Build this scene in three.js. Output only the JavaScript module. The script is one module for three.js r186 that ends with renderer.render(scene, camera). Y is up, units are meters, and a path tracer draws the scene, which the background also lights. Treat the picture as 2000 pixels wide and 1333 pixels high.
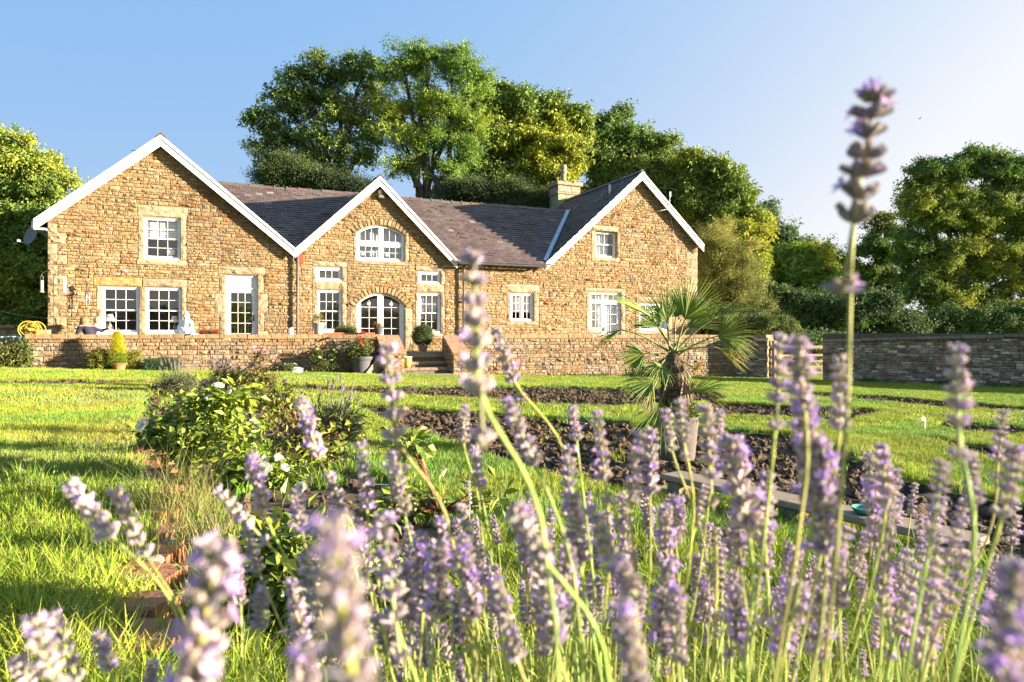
import * as THREE from 'three';
import { mergeGeometries } from 'three/addons/utils/BufferGeometryUtils.js';
import { MarchingCubes } from 'three/addons/objects/MarchingCubes.js';

// ---------------------------------------------------------------- camera, sky, sun, exposure
const E = 0.88, FOC = 1350, HORIZON = 657;                 // eye height (m); focal length and horizon in photo pixels
const scene = new THREE.Scene();
const camera = new THREE.PerspectiveCamera(2 * Math.atan(666.5 / FOC) * 180 / Math.PI, 1.5, 0.02, 1500);
camera.position.set(0, E, 0);
camera.setViewOffset(2000, 1333, 0, 666.5 - HORIZON, 2000, 1333);
camera.focus = 4.5; camera.userData.fStop = 8.5;
const renderer = new THREE.WebGLRenderer({ antialias: true });
renderer.toneMapping = THREE.LinearToneMapping;
renderer.toneMappingExposure = 6.4;
renderer.shadowMap.enabled = true;
const SUN = new THREE.Vector3(1, Math.tan(10 * Math.PI / 180), 0.09).normalize();
const sun = new THREE.DirectionalLight(new THREE.Color(1, 0.85, 0.64), 4.1);
sun.position.copy(SUN).multiplyScalar(80); sun.target.position.set(0, 0, -18);
sun.position.add(sun.target.position);
sun.castShadow = true; sun.shadow.mapSize.set(4096, 4096);
Object.assign(sun.shadow.camera, { left: -45, right: 45, top: 30, bottom: -20, near: 1, far: 200 });
scene.add(sun, sun.target);
{ // clear evening sky: deep blue overhead, paler towards the horizon and towards the low sun
  const W = 512, H = 256, d = new Float32Array(W * H * 4);
  for (let j = 0; j < H; j++) for (let i = 0; i < W; i++) {
    const el = ((j + 0.5) / H - 0.5) * Math.PI, az = ((i + 0.5) / W - 0.5) * 2 * Math.PI;
    const x = Math.cos(az) * Math.cos(el), y = Math.sin(el), z = Math.sin(az) * Math.cos(el);
    const c = x * SUN.x + y * SUN.y + z * SUN.z, up = Math.max(0, y);
    const hz = Math.exp(-up * 3.4), side = 0.5 + 0.5 * c, glow = Math.pow(side, 3.7);
    const pale = Math.min(1, hz * 0.6 + glow * 3.4 * Math.exp(-up * 1.7));
    const o = (j * W + i) * 4, k = 1.06 / 6.4;
    const mix = (a, b) => a + (b - a) * pale;
    const s = 0.96 + 0.1 * glow;
    d[o] = mix(0.16, 0.88) * k * s; d[o + 1] = mix(0.445, 0.91) * k * s; d[o + 2] = mix(0.86, 0.95) * k * s; d[o + 3] = 1;
    const low = Math.exp(-up * 9) * glow;
    d[o] += 0.10 * k * low; d[o + 1] += 0.055 * k * low; d[o + 2] += 0.0 * low;
  }
  const t = new THREE.DataTexture(d, W, H, THREE.RGBAFormat, THREE.FloatType);
  t.mapping = THREE.EquirectangularReflectionMapping; t.magFilter = THREE.LinearFilter; t.needsUpdate = true;
  scene.background = t; scene.environment = t;
}

// ---------------------------------------------------------------- helpers
const { PI, sin, cos, abs, min, max, floor, hypot, sqrt, atan2, pow } = Math;
const V = (x, y, z) => new THREE.Vector3(x, y, z);
const rng = (s) => () => { s = (s + 0x6d2b79f5) | 0; let t = Math.imul(s ^ (s >>> 15), 1 | s); t = (t + Math.imul(t ^ (t >>> 7), 61 | t)) ^ t; return ((t ^ (t >>> 14)) >>> 0) / 4294967296; };
let R = rng(7);
const rr = (a, b) => a + (b - a) * R();
const pick = (a) => a[floor(R() * a.length) % a.length];
const mixN = (a, b, t) => a + (b - a) * t;
const mix3 = (a, b, t) => [mixN(a[0], b[0], t), mixN(a[1], b[1], t), mixN(a[2], b[2], t)];
const smooth = (a, b, x) => { const t = min(1, max(0, (x - a) / (b - a))); return t * t * (3 - 2 * t); };
const hash = (x, y, z, s = 0) => { let h = Math.imul(x, 374761393) ^ Math.imul(y, 668265263) ^ Math.imul(z, 1274126177) ^ Math.imul(s + 11, 974634533); h = Math.imul(h ^ (h >>> 13), 1274126177); h ^= h >>> 16; return (h >>> 0) / 4294967296; };
function noise(x, y, z, s = 0) {
  const X = floor(x), Y = floor(y), Z = floor(z); let a = x - X, b = y - Y, c = z - Z; a = a * a * (3 - 2 * a); b = b * b * (3 - 2 * b); c = c * c * (3 - 2 * c);
  const h = (i, j, k) => hash(X + i, Y + j, Z + k, s), l = mixN;
  return l(l(l(h(0, 0, 0), h(1, 0, 0), a), l(h(0, 1, 0), h(1, 1, 0), a), b), l(l(h(0, 0, 1), h(1, 0, 1), a), l(h(0, 1, 1), h(1, 1, 1), a), b), c);
}
const fbm = (x, y, z, o = 4, s = 0) => { let v = 0, a = 0.5, n = 0; for (let i = 0; i < o; i++) { v += a * noise(x, y, z, s + i); n += a; a *= 0.5; x *= 2.03; y *= 2.03; z *= 2.03; } return v / n; };
// tileable noise for textures
function pnoise(x, y, p, s) {
  const X = floor(x), Y = floor(y); let a = x - X, b = y - Y; a = a * a * (3 - 2 * a); b = b * b * (3 - 2 * b);
  const m = (v) => ((v % p) + p) % p, h = (i, j) => hash(m(X + i), m(Y + j), 5, s);
  return mixN(mixN(h(0, 0), h(1, 0), a), mixN(h(0, 1), h(1, 1), a), b);
}
const pfbm = (u, v, p, o, s) => { let r = 0, a = 0.5, n = 0; for (let i = 0; i < o; i++) { r += a * pnoise(u * p, v * p, p, s + i * 17); n += a; a *= 0.55; p *= 2; } return r / n; };
function texture(size, fn, srgb, rx = 1, ry = rx) {
  const d = new Uint8Array(size * size * 4);
  for (let j = 0; j < size; j++) for (let i = 0; i < size; i++) {
    const c = fn((i + 0.5) / size, (j + 0.5) / size), o = (j * size + i) * 4, g = typeof c === 'number';
    for (let k = 0; k < 3; k++) d[o + k] = max(0, min(255, 255 * (g ? c : c[k]))); d[o + 3] = 255;
  }
  const t = new THREE.DataTexture(d, size, size); t.wrapS = t.wrapT = THREE.RepeatWrapping; t.magFilter = THREE.LinearFilter; t.minFilter = THREE.LinearMipmapLinearFilter;
  t.repeat.set(rx, ry); if (srgb) t.colorSpace = THREE.SRGBColorSpace; t.needsUpdate = true; return t;
}
// pixel of the photograph + distance -> point; ground height; pixel -> ground
const hGround = (x, d) => 0.88 + 0.03 * x + 0.021 * d - 0.0006 * max(x, 0) ** 2;
const gy = (x, d) => E - (d > 60 || abs(x) > 45 ? hGround(max(-45, min(45, x)), min(60, max(-40, d))) : hGround(x, max(d, -40)));
const at = (px, py, d) => V((px - 1000) / FOC * d, E + (HORIZON - py) / FOC * d, -d);
function onGround(px, py) { let d = 5; for (let i = 0; i < 40; i++) { const x = (px - 1000) / FOC * d; d = mixN(d, hGround(x, d) * FOC / max(1, py - HORIZON), 0.7); } const x = (px - 1000) / FOC * d; return { x, d, y: gy(x, d), v: V(x, gy(x, d), -d) }; }

// names and tags
const used = new Map();
function numbered(n) { const k = used.get(n) || 0; used.set(n, k + 1); return k ? n + '_' + String(k).padStart(3, '0') : n; }
function shade(o) { o.traverse((m) => { if (m.isMesh) { m.castShadow = true; m.receiveShadow = true; } }); return o; }
function tag(o, label, category, group, kind) { Object.assign(o.userData, { label, category }); if (group) o.userData.group = group; if (kind) o.userData.kind = kind; return o; }
function thing(name, label, category, p = [0, 0, 0], turn = 0, group) { const o = new THREE.Group(); o.name = numbered(name); o.position.set(...(p.isVector3 ? p.toArray() : p)); o.rotation.y = turn; scene.add(o); return tag(o, label, category, group); }
function part(name, geo, material, parent, label) { const m = new THREE.Mesh(Array.isArray(geo) ? merge(geo) : geo, material); m.name = name; if (label) m.userData.label = label; parent.add(m); m.castShadow = m.receiveShadow = true; return m; }
function solo(name, label, category, geo, material, p, turn = 0, group) { const m = part(numbered(name), geo, material, scene); if (p) m.position.set(...(p.isVector3 ? p.toArray() : p)); m.rotation.y = turn; return tag(m, label, category, group); }
function structure(name, geo, material, kind = 'structure', label) { const m = part(numbered(name), geo, material, scene); m.userData.kind = kind; if (label) m.userData.label = label; return m; }
function instanced(name, geo, material, mats, cols, parent) {
  const m = new THREE.InstancedMesh(geo, material, mats.length); m.name = name; mats.forEach((x, i) => m.setMatrixAt(i, x));
  if (cols) cols.forEach((c, i) => m.setColorAt(i, new THREE.Color().setRGB(...c)));
  m.userData.kind = 'stuff'; m.castShadow = m.receiveShadow = true; parent.add(m); return m;
}
// geometry
function prep(g, col) {
  g = g.index ? g.toNonIndexed() : g; const n = g.attributes.position.count;
  if (!g.attributes.normal) g.computeVertexNormals();
  if (!g.attributes.uv) g.setAttribute('uv', new THREE.BufferAttribute(new Float32Array(n * 2), 2));
  for (const k of Object.keys(g.attributes)) if (!['position', 'normal', 'uv', 'color'].includes(k)) g.deleteAttribute(k);
  if (col || !g.attributes.color) { const c = new Float32Array(n * 3), q = col || [1, 1, 1]; for (let i = 0; i < n; i++) c.set(q, i * 3); g.setAttribute('color', new THREE.BufferAttribute(c, 3)); }
  return g;
}
const merge = (list) => mergeGeometries(list.map((g) => prep(g)));
class Tris { // a soup of triangles with vertex colours and uv in metres
  constructor() { this.p = []; this.c = []; this.u = []; }
  tri(a, b, c, col, ua = [0, 0], ub = [0, 0], uc = [0, 0]) { this.p.push(...a, ...b, ...c); this.c.push(...col, ...col, ...col); this.u.push(...ua, ...ub, ...uc); }
  quad(a, b, c, d, col, ua, ub, uc, ud) { this.tri(a, b, c, col, ua, ub, uc); this.tri(a, c, d, col, ua, uc, ud); }
  get n() { return this.p.length / 9; }
  geo(smoothed) {
    const g = new THREE.BufferGeometry(); g.setAttribute('position', new THREE.Float32BufferAttribute(this.p, 3)); g.setAttribute('color', new THREE.Float32BufferAttribute(this.c, 3)); g.setAttribute('uv', new THREE.Float32BufferAttribute(this.u, 2));
    g.computeVertexNormals(); return g;
  }
}
// box from corners, with uv in metres and optional bevel-free taper
function box(x0, y0, z0, x1, y1, z1, col) {
  const g = new THREE.BoxGeometry(x1 - x0, y1 - y0, z1 - z0).translate((x0 + x1) / 2, (y0 + y1) / 2, (z0 + z1) / 2);
  const p = g.attributes.position, n = g.attributes.normal, u = g.attributes.uv;
  for (let i = 0; i < p.count; i++) { const X = abs(n.getX(i)) > 0.5, Y = abs(n.getY(i)) > 0.5; u.setXY(i, X ? p.getZ(i) : p.getX(i), Y ? p.getZ(i) : p.getY(i)); }
  return prep(g, col);
}
// chamfered box
function cbox(w, h, d, r, col) {
  const s = new THREE.Shape(); const a = w / 2 - r, b = h / 2 - r; s.moveTo(-a, -b); s.lineTo(a, -b); s.lineTo(a, b); s.lineTo(-a, b); s.closePath();
  return prep(new THREE.ExtrudeGeometry(s, { depth: max(0.0005, d - 2 * r), bevelEnabled: true, bevelThickness: r, bevelSize: r, bevelSegments: 1 }).translate(0, 0, -d / 2 + r), col);
}
function tube(points, radii, seg = 6, col, closedEnds = true) {
  const g = new Tris(), n = points.length, rings = [];
  let ref = V(0.31, 0.12, 0.94);
  for (let i = 0; i < n; i++) {
    const t = points[min(n - 1, i + 1)].clone().sub(points[max(0, i - 1)]).normalize();
    if (abs(t.dot(ref)) > 0.95) ref = V(0.9, 0.3, 0.2);
    const a = ref.clone().cross(t).normalize(), b = t.clone().cross(a); ref = b.clone().cross(t).negate().lerp(ref, 0.5).normalize();
    const r = Array.isArray(radii) ? radii[i] : radii, ring = [];
    for (let k = 0; k < seg; k++) { const q = k / seg * 2 * PI; ring.push(points[i].clone().addScaledVector(a, cos(q) * r).addScaledVector(b, sin(q) * r).toArray()); }
    rings.push(ring);
  }
  const c = (i) => (typeof col === 'function' ? col(i / (n - 1)) : col || [1, 1, 1]);
  let len = 0;
  for (let i = 0; i + 1 < n; i++) {
    const l2 = len + points[i].distanceTo(points[i + 1]);
    for (let k = 0; k < seg; k++) { const m = (k + 1) % seg, u0 = k / seg, u1 = (k + 1) / seg; g.quad(rings[i][k], rings[i][m], rings[i + 1][m], rings[i + 1][k], c(i), [u0, len], [u1, len], [u1, l2], [u0, l2]); }
    len = l2;
  }
  if (closedEnds) for (const [i, f] of [[0, 1], [n - 1, 0]]) for (let k = 1; k + 1 < seg; k++) f ? g.tri(rings[i][0], rings[i][k + 1], rings[i][k], c(i)) : g.tri(rings[i][0], rings[i][k], rings[i][k + 1], c(i));
  const geo = g.geo();
  { // smooth normals around the tube
    const p = geo.attributes.position, N = geo.attributes.normal, map = new Map();
    for (let i = 0; i < p.count; i++) { const k = p.getX(i).toFixed(5) + p.getY(i).toFixed(5) + p.getZ(i).toFixed(5); const v = map.get(k) || [0, 0, 0]; v[0] += N.getX(i); v[1] += N.getY(i); v[2] += N.getZ(i); map.set(k, v); }
    for (let i = 0; i < p.count; i++) { const v = map.get(p.getX(i).toFixed(5) + p.getY(i).toFixed(5) + p.getZ(i).toFixed(5)), l = hypot(...v) || 1; N.setXYZ(i, v[0] / l, v[1] / l, v[2] / l); }
  }
  return geo;
}
const lathe = (pts, seg, col) => prep(new THREE.LatheGeometry(pts.map(([x, y]) => new THREE.Vector2(x, y)), seg), col);
const bez = (a, b, c, n) => { const o = []; for (let i = 0; i <= n; i++) { const t = i / n, s = 1 - t; o.push(V(s * s * a.x + 2 * s * t * b.x + t * t * c.x, s * s * a.y + 2 * s * t * b.y + t * t * c.y, s * s * a.z + 2 * s * t * b.z + t * t * c.z)); } return o; };
const M4 = (p, q, s) => new THREE.Matrix4().compose(p, q, typeof s === 'number' ? V(s, s, s) : s);
const quat = (x, y, z) => new THREE.Quaternion().setFromEuler(new THREE.Euler(x, y, z, 'YXZ'));
const inPoly = (x, y, P) => { let c = false; for (let i = 0, j = P.length - 1; i < P.length; j = i++) if ((P[i][1] > y) !== (P[j][1] > y) && x < (P[j][0] - P[i][0]) * (y - P[i][1]) / (P[j][1] - P[i][1]) + P[i][0]) c = !c; return c; };
function jitter(g, amp, freq, s = 0) { // displace along normals by noise
  const p = g.attributes.position, n = g.attributes.normal;
  for (let i = 0; i < p.count; i++) { const x = p.getX(i), y = p.getY(i), z = p.getZ(i), k = (fbm(x * freq + 9, y * freq + 5, z * freq + 3, 3, s) - 0.5) * 2 * amp; p.setXYZ(i, x + n.getX(i) * k, y + n.getY(i) * k, z + n.getZ(i) * k); }
  g.computeVertexNormals(); return g;
}

// ---------------------------------------------------------------- materials
const T = {
  mottlePitShade: texture(512, (u, v) => { const a = pfbm(u, v, 5, 5, 3), b = pfbm(u, v, 24, 3, 9); const k = 0.66 + 0.5 * a - 0.14 * smooth(0.55, 0.75, b) - 0.16 * smooth(0.54, 0.68, pfbm(u, v, 11, 3, 39)); return [k, k * (0.97 + 0.05 * b), k * (0.93 + 0.1 * a)]; }, false),  // mottled tone, plus shade of the bump pits painted in as darker colour
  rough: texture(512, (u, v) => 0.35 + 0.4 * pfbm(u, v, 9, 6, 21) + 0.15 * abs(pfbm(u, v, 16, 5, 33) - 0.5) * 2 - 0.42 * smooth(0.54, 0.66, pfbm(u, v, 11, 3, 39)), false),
  fine: texture(256, (u, v) => pfbm(u, v, 30, 4, 51), false),
  bark: texture(256, (u, v) => 0.5 * abs(pfbm(u, v * 0.25, 16, 4, 71) * 2 - 1) + 0.5 * pfbm(u, v, 24, 3, 77), false),
  wood: texture(256, (u, v) => { const g = pfbm(u * 0.15, v, 40, 4, 91); const k = 0.7 + 0.4 * g; return [k, k * 0.98, k * 0.95]; }, false),
  lawn: texture(512, (u, v) => { const a = pfbm(u, v, 12, 5, 101), b = pfbm(u, v, 60, 2, 105); return [0.10 + 0.09 * a, 0.17 + 0.1 * b * a, 0.02 + 0.02 * a]; }, false, 0.5),
};
const withRepeat = (t, x, y = x) => { const c = t.clone(); c.repeat.set(x, y); c.needsUpdate = true; return c; };
const std = (o) => new THREE.MeshStandardMaterial({ roughness: 0.9, vertexColors: true, side: THREE.DoubleSide, ...o });
const lin = (r, g, b) => new THREE.Color().setRGB(r, g, b);
const M = {
  stone: std({ map: T.mottlePitShade, bumpMap: T.rough, bumpScale: 0.042, roughness: 0.95 }),
  dressed: std({ map: T.mottlePitShade, bumpMap: T.rough, bumpScale: 0.02, roughness: 0.95 }),
  mortar: std({ map: T.mottlePitShade, bumpMap: T.fine, bumpScale: 0.004 }),
  slate: std({ map: T.mottlePitShade, bumpMap: T.fine, bumpScale: 0.002, roughness: 0.62 }),
  white: std({ color: lin(0.76, 0.76, 0.745), roughness: 0.5, map: texture(256, (u, v) => 0.8 + 0.16 * pfbm(u, v, 4, 5, 131) + 0.06 * pfbm(u, v * 0.2, 40, 3, 133), false) }),
  plain: std({ roughness: 0.6 }),
  matt: std({ roughness: 0.95, bumpMap: T.fine, bumpScale: 0.002 }),
  metal: std({ roughness: 0.4, metalness: 0.7 }),
  lead: std({ color: lin(0.36, 0.43, 0.5), roughness: 0.5 }),
  bark: std({ bumpMap: withRepeat(T.bark, 2, 0.8), bumpScale: 0.03, roughness: 0.95 }),
  wood: std({ map: T.wood, bumpMap: T.wood, bumpScale: 0.003 }),
  leaf: new THREE.MeshPhysicalMaterial({ vertexColors: true, side: THREE.DoubleSide, roughness: 0.75, transmission: 0.32, thickness: 0, ior: 1.35 }),
  gloss: new THREE.MeshPhysicalMaterial({ vertexColors: true, side: THREE.DoubleSide, roughness: 0.5, transmission: 0.25, thickness: 0, ior: 1.4 }),
  grass: new THREE.MeshPhysicalMaterial({ vertexColors: true, side: THREE.DoubleSide, roughness: 0.8, transmission: 0.38, thickness: 0, ior: 1.35 }),
  petal: new THREE.MeshPhysicalMaterial({ vertexColors: true, side: THREE.DoubleSide, roughness: 0.9, transmission: 0.35, thickness: 0, ior: 1.3 }),
  glass: new THREE.MeshPhysicalMaterial({ color: 0xffffff, roughness: 0.02, transmission: 1, thickness: 0, ior: 2.0, side: THREE.DoubleSide }),
  cloth: new THREE.MeshPhysicalMaterial({ color: lin(0.85, 0.85, 0.83), vertexColors: true, roughness: 1, transmission: 0.3, thickness: 0, side: THREE.DoubleSide }),
  ceramic: std({ roughness: 0.35 }),
  soil: std({ map: T.mottlePitShade, bumpMap: T.rough, bumpScale: 0.03, roughness: 1 }),
  lawn: std({ map: T.lawn, bumpMap: T.fine, bumpScale: 0.02, roughness: 1 }),
};
// ---------------------------------------------------------------- the ground: lawn, dug beds, border soil, fields
const gpoly = (list) => list.map(([x, y]) => { const g = onGround(x, y); return [g.x, g.d]; });
const BEDS = [
  [[540, 753], [700, 758], [880, 757], [1040, 756], [1240, 760], [1400, 768], [1420, 783], [1300, 792], [1180, 797], [1060, 792], [940, 782], [760, 773], [580, 764]],
  [[1380, 786], [1480, 790], [1580, 798], [1690, 800], [1735, 804], [1680, 817], [1640, 826], [1520, 818], [1390, 812]],
  [[690, 793], [900, 806], [1100, 819], [1250, 829], [1400, 840], [1560, 852], [1625, 872], [1680, 905], [1760, 935], [1830, 952], [1900, 972], [2080, 1010], [2080, 1150], [1880, 1082], [1600, 1008], [1310, 948], [1230, 960], [1100, 930], [990, 903], [940, 884], [860, 862], [770, 832]],
  [[1470, 762], [1600, 768], [1720, 775], [1850, 786], [2060, 801], [2060, 809], [1850, 799], [1700, 785], [1560, 774]],
  [[1818, 838], [1850, 826], [2060, 840], [2060, 856], [1900, 847]],
  [[1800, 853], [1850, 866], [2060, 888], [2060, 916], [1960, 908], [1890, 886]],
].map(gpoly);
const EDGING = gpoly([[-40, 747], [120, 744], [300, 746], [300, 751], [150, 754], [-40, 755]]);
const BORDER = gpoly([[296, 745], [520, 742], [560, 790], [640, 860], [720, 930], [880, 1010], [930, 1120], [880, 1400], [190, 1400], [285, 1180], [330, 1010], [292, 900], [270, 830]]);
const bedAt = (x, d) => { for (const b of BEDS) if (inPoly(x, d, b)) return 1; if (inPoly(x, d, EDGING)) return 2; if (inPoly(x, d, BORDER)) return 3; return 0; };
const wob = (x, d) => [x + 0.05 * (noise(x * 3, d * 3, 1) - 0.5), d + 0.05 * (noise(x * 3, d * 3, 7) - 0.5)];
const borderY = (x, d) => gy(x, d) - 0.035 + 0.03 * fbm(x * 3, d * 3, 3, 3);
const soilY = (x, d) => gy(x, d) - 0.12 + 0.12 * fbm(x * 2.2, d * 2.2, 3, 3) + 0.1 * (fbm(x * 5, d * 5, 4, 3) - 0.5) + 0.035 * pow(noise(x * 16, d * 16, 6), 2);
{
  const X0 = -17, D0 = 0.4, NX = 360, ND = 330, S = 0.1, lawn = new Tris(), soil = new Tris();
  const yl = (x, d) => gy(x, d) + 0.02 * (fbm(x * 0.7, d * 0.7, 2, 3) - 0.5) - 0.01;
  for (let j = 0; j < ND; j++) for (let i = 0; i < NX; i++) {
    const x = X0 + i * S, d = D0 + j * S, b = bedAt(...wob(x + S / 2, d + S / 2));
    const f = b === 0 ? yl : b === 1 ? soilY : borderY;
    const q = [[x, d], [x + S, d], [x + S, d + S], [x, d + S]].map(([a, c]) => [a, f(a, c), -c]), uv = [[x, d], [x + S, d], [x + S, d + S], [x, d + S]].map(([a, c]) => [a * 0.7, c * 0.7]);
    const k = 0.75 + 0.6 * fbm(x * 0.9, d * 0.9, 11, 3), t = noise(x * 0.5, d * 0.5, 8);
    if (b === 1) { const n = 3, h = S / n; for (let v = 0; v < n; v++) for (let u = 0; u < n; u++) { const e = [[0, 0], [1, 0], [1, 1], [0, 1]].map(([a, c]) => [x + (u + a) * h, d + (v + c) * h]), kk = k * (0.8 + 0.4 * noise(e[0][0] * 14, e[0][1] * 14, 2)); soil.quad(...e.map(([a, c]) => [a, soilY(a, c), -c]), [0.096 * kk, 0.062 * kk, 0.034 * kk], ...e.map(([a, c]) => [a * 0.7, c * 0.7])); } }
    else (b ? soil : lawn).quad(...q, b ? [0.1 * k, 0.062 * k, 0.036 * k] : [0.95 + 0.5 * (t - 0.5), 0.95, 0.8], ...uv);
    if (b === 1) for (const [dx, dd, p, r] of [[S, 0, 1, 2], [-S, 0, 3, 0], [0, S, 2, 3], [0, -S, 0, 1]]) if (!bedAt(...wob(x + S / 2 + dx, d + S / 2 + dd))) { // the cut edge of the lawn
      const a = q[p], c = q[r], la = [a[0], yl(a[0], -a[2]), a[2]], lc = [c[0], yl(c[0], -c[2]), c[2]];
      soil.quad(a, c, lc, la, [0.09, 0.06, 0.035], uv[p], uv[r], uv[r], uv[p]);
    }
  }
  structure('lawn', lawn.geo(), M.lawn); structure('soil_bed', soil.geo(), M.soil);
  const far = new Tris();
  for (let j = -14; j < 50; j++) for (let i = -40; i < 40; i++) {
    const s = 10, x = i * s, d = j * s; if (x >= -18 && x + s <= 20 && d >= 0 && d + s <= 33) continue;
    const q = [[x, d], [x + s, d], [x + s, d + s], [x, d + s]].map(([a, c]) => [a, gy(a, c) - 0.06, -c]), uv = [[x, d], [x + s, d], [x + s, d + s], [x, d + s]];
    far.quad(...q, [0.9, 0.95, 0.8], ...uv);
  }
  structure('field', far.geo(), M.lawn);
}
// grass: tufts and patches of single blades
function grassPatch(side, n, h0, h1, w, straw, seed, lean = 0.5) {
  R = rng(seed); const g = new Tris();
  for (let i = 0; i < n; i++) {
    const x = rr(-side / 2, side / 2), z = rr(-side / 2, side / 2), h = rr(h0, h1) * (0.7 + 0.6 * noise(x * 9, z * 9, seed)), a = rr(0, 2 * PI), l = rr(0.1, lean) * h, b = rr(0, 2 * PI), ww = w * rr(0.6, 1.2);
    const dx = cos(a) * ww / 2, dz = sin(a) * ww / 2, lx = cos(b) * l, lz = sin(b) * l, q = R(), k = rr(0.75, 1.3);
    const c = q < straw ? [0.36 * k, 0.29 * k, 0.1 * k] : q < 0.45 ? [0.17 * k, 0.295 * k, 0.018 * k] : [0.28 * k, 0.345 * k, 0.018 * k];
    const p0 = [x - dx, -0.012, z - dz], p1 = [x + dx, -0.012, z + dz], m0 = [x - dx * 0.85 + lx * 0.35, h * 0.6, z - dz * 0.85 + lz * 0.35], m1 = [x + dx * 0.85 + lx * 0.35, h * 0.6, z + dz * 0.85 + lz * 0.35], t = [x + lx, h, z + lz];
    g.tri(p0, p1, m1, c); g.tri(p0, m1, m0, c); g.tri(m0, m1, t, c);
  }
  return g.geo();
}
{
  const kinds = {
    near: [grassPatch(0.28, 620, 0.025, 0.062, 0.0042, 0.13, 11), grassPatch(0.28, 620, 0.02, 0.056, 0.0042, 0.16, 12)],
    far: [grassPatch(0.5, 520, 0.03, 0.06, 0.01, 0.1, 13), grassPatch(0.5, 520, 0.03, 0.065, 0.01, 0.12, 14)],
    tuft: [grassPatch(0.1, 60, 0.03, 0.07, 0.006, 0.08, 15)],
    long: [grassPatch(0.25, 170, 0.06, 0.19, 0.0065, 0.05, 16, 0.9), grassPatch(0.25, 170, 0.05, 0.14, 0.0065, 0.1, 17, 0.9)],
  };
  const put = { near: [[], []], far: [[], []], tuft: [[]], long: [[], []] }, tint = { near: [[], []], far: [[], []], tuft: [[]], long: [[], []] };
  R = rng(99);
  const PA = onGround(1312, 955), PB = onGround(1960, 1112); const plankNear = (x, d) => { const l = hypot(PB.x - PA.x, PB.d - PA.d), t = ((x - PA.x) * (PB.x - PA.x) + (d - PA.d) * (PB.d - PA.d)) / l / l, q = ((x - PA.x) * (PB.d - PA.d) - (d - PA.d) * (PB.x - PA.x)) / l; return t > -0.05 && t < 1.1 && abs(q) < 0.22; };
  const free = (x, d, s) => { if (plankNear(x, d)) return false; for (const [a, b] of [[0, 0], [s, s], [s, -s], [-s, s], [-s, -s]]) if (bedAt(...wob(x + a, d + b))) return false; return true; };
  const add = (k, x, d, sc, lush) => {
    const i = floor(R() * put[k].length), t = fbm(x * 0.55, d * 0.55, 3, 3), u = fbm(x * 2.3, d * 2.3, 9, 2), y = 0.72 + 0.6 * u;
    put[k][i].push(M4(V(x, gy(x, d) - 0.005, -d), quat(0, floor(rr(0, 4)) * PI / 2 + rr(-0.2, 0.2), 0), V(sc, sc * (lush || rr(0.8, 1.2)), sc)));
    const straw = smooth(0.47, 0.7, t) * (x < -1 ? 0.6 : 0.12), clover = smooth(0.52, 0.66, fbm(x * 1.1, d * 1.1, 17, 3)); tint[k][i].push([y * (1 + straw * 0.5 - clover * 0.3), y * (1 + straw * 0.1 - clover * 0.05), y * (1 + straw * 1.6 + clover * 0.4)]);
  };
  const walk = (d0, d1, s, k, c = s / 2) => {
    for (let d = d0; d < d1; d += s) for (let x = -0.8 * d - 1; x < 0.8 * d + 1; x += s) {
      if (x < -16.8 || x > 18.8) continue;
      if (free(x, d, c * 0.9)) add(k, x, d, 1.04);
      else for (let a = 0; a < s; a += 0.085) for (let b = 0; b < s; b += 0.085) { const X = x - c + a + rr(0, 0.08), D = d - c + b + rr(0, 0.08); if (free(X, D, 0.035)) add('tuft', X, D, rr(0.8, 1.2)); }
    }
  };
  walk(1.3, 9, 0.28, 'near'); walk(9, 32.5, 0.5, 'far');
  // uncut grass: along the left lawn's near corner and the border, and under the lavender
  for (let i = 0; i < 5200; i++) {
    const d = 1.35 + 5.5 * R() * R(), x = rr(-0.85 * d, 0.85 * d), b = bedAt(x, d), px = 1000 + x / d * FOC, edge = min(...BORDER.map(([a, c]) => hypot(a - x, c - d)));
    if (b === 1 || b === 2) continue;
    if (b === 3 && R() < 0.75) continue; if (px > 190 && px < 400 && d < 3.5 && x < -0.9 + 0.0 * d && px > 215) continue;
    const right = px > 800, p = right ? (d < 3.6 ? 0.3 : 0.05) : d < 2.6 ? 0.75 : edge < 0.3 ? 0.6 : 0.1;
    if (R() < p * (0.4 + 0.9 * noise(x * 2.2, d * 2.2, 31))) add('long', x, d, rr(0.6, 1), right ? rr(0.35, 0.8) : rr(0.5, 1));
  }
  for (const [k, label] of [['near', 'short mown lawn grass with straw patches near the border'], ['far', 'bright mown lawn grass below the house and walls'], ['tuft', 'ragged grass along the cut lawn edges'], ['long', 'long uncut grass around the lavender and bricks']])
    put[k].forEach((m, i) => { if (m.length) tag(instanced(numbered('lawn_grass'), kinds[k][i], M.grass, m, tint[k][i], scene), label, 'grass', null, 'stuff'); });
}
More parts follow.
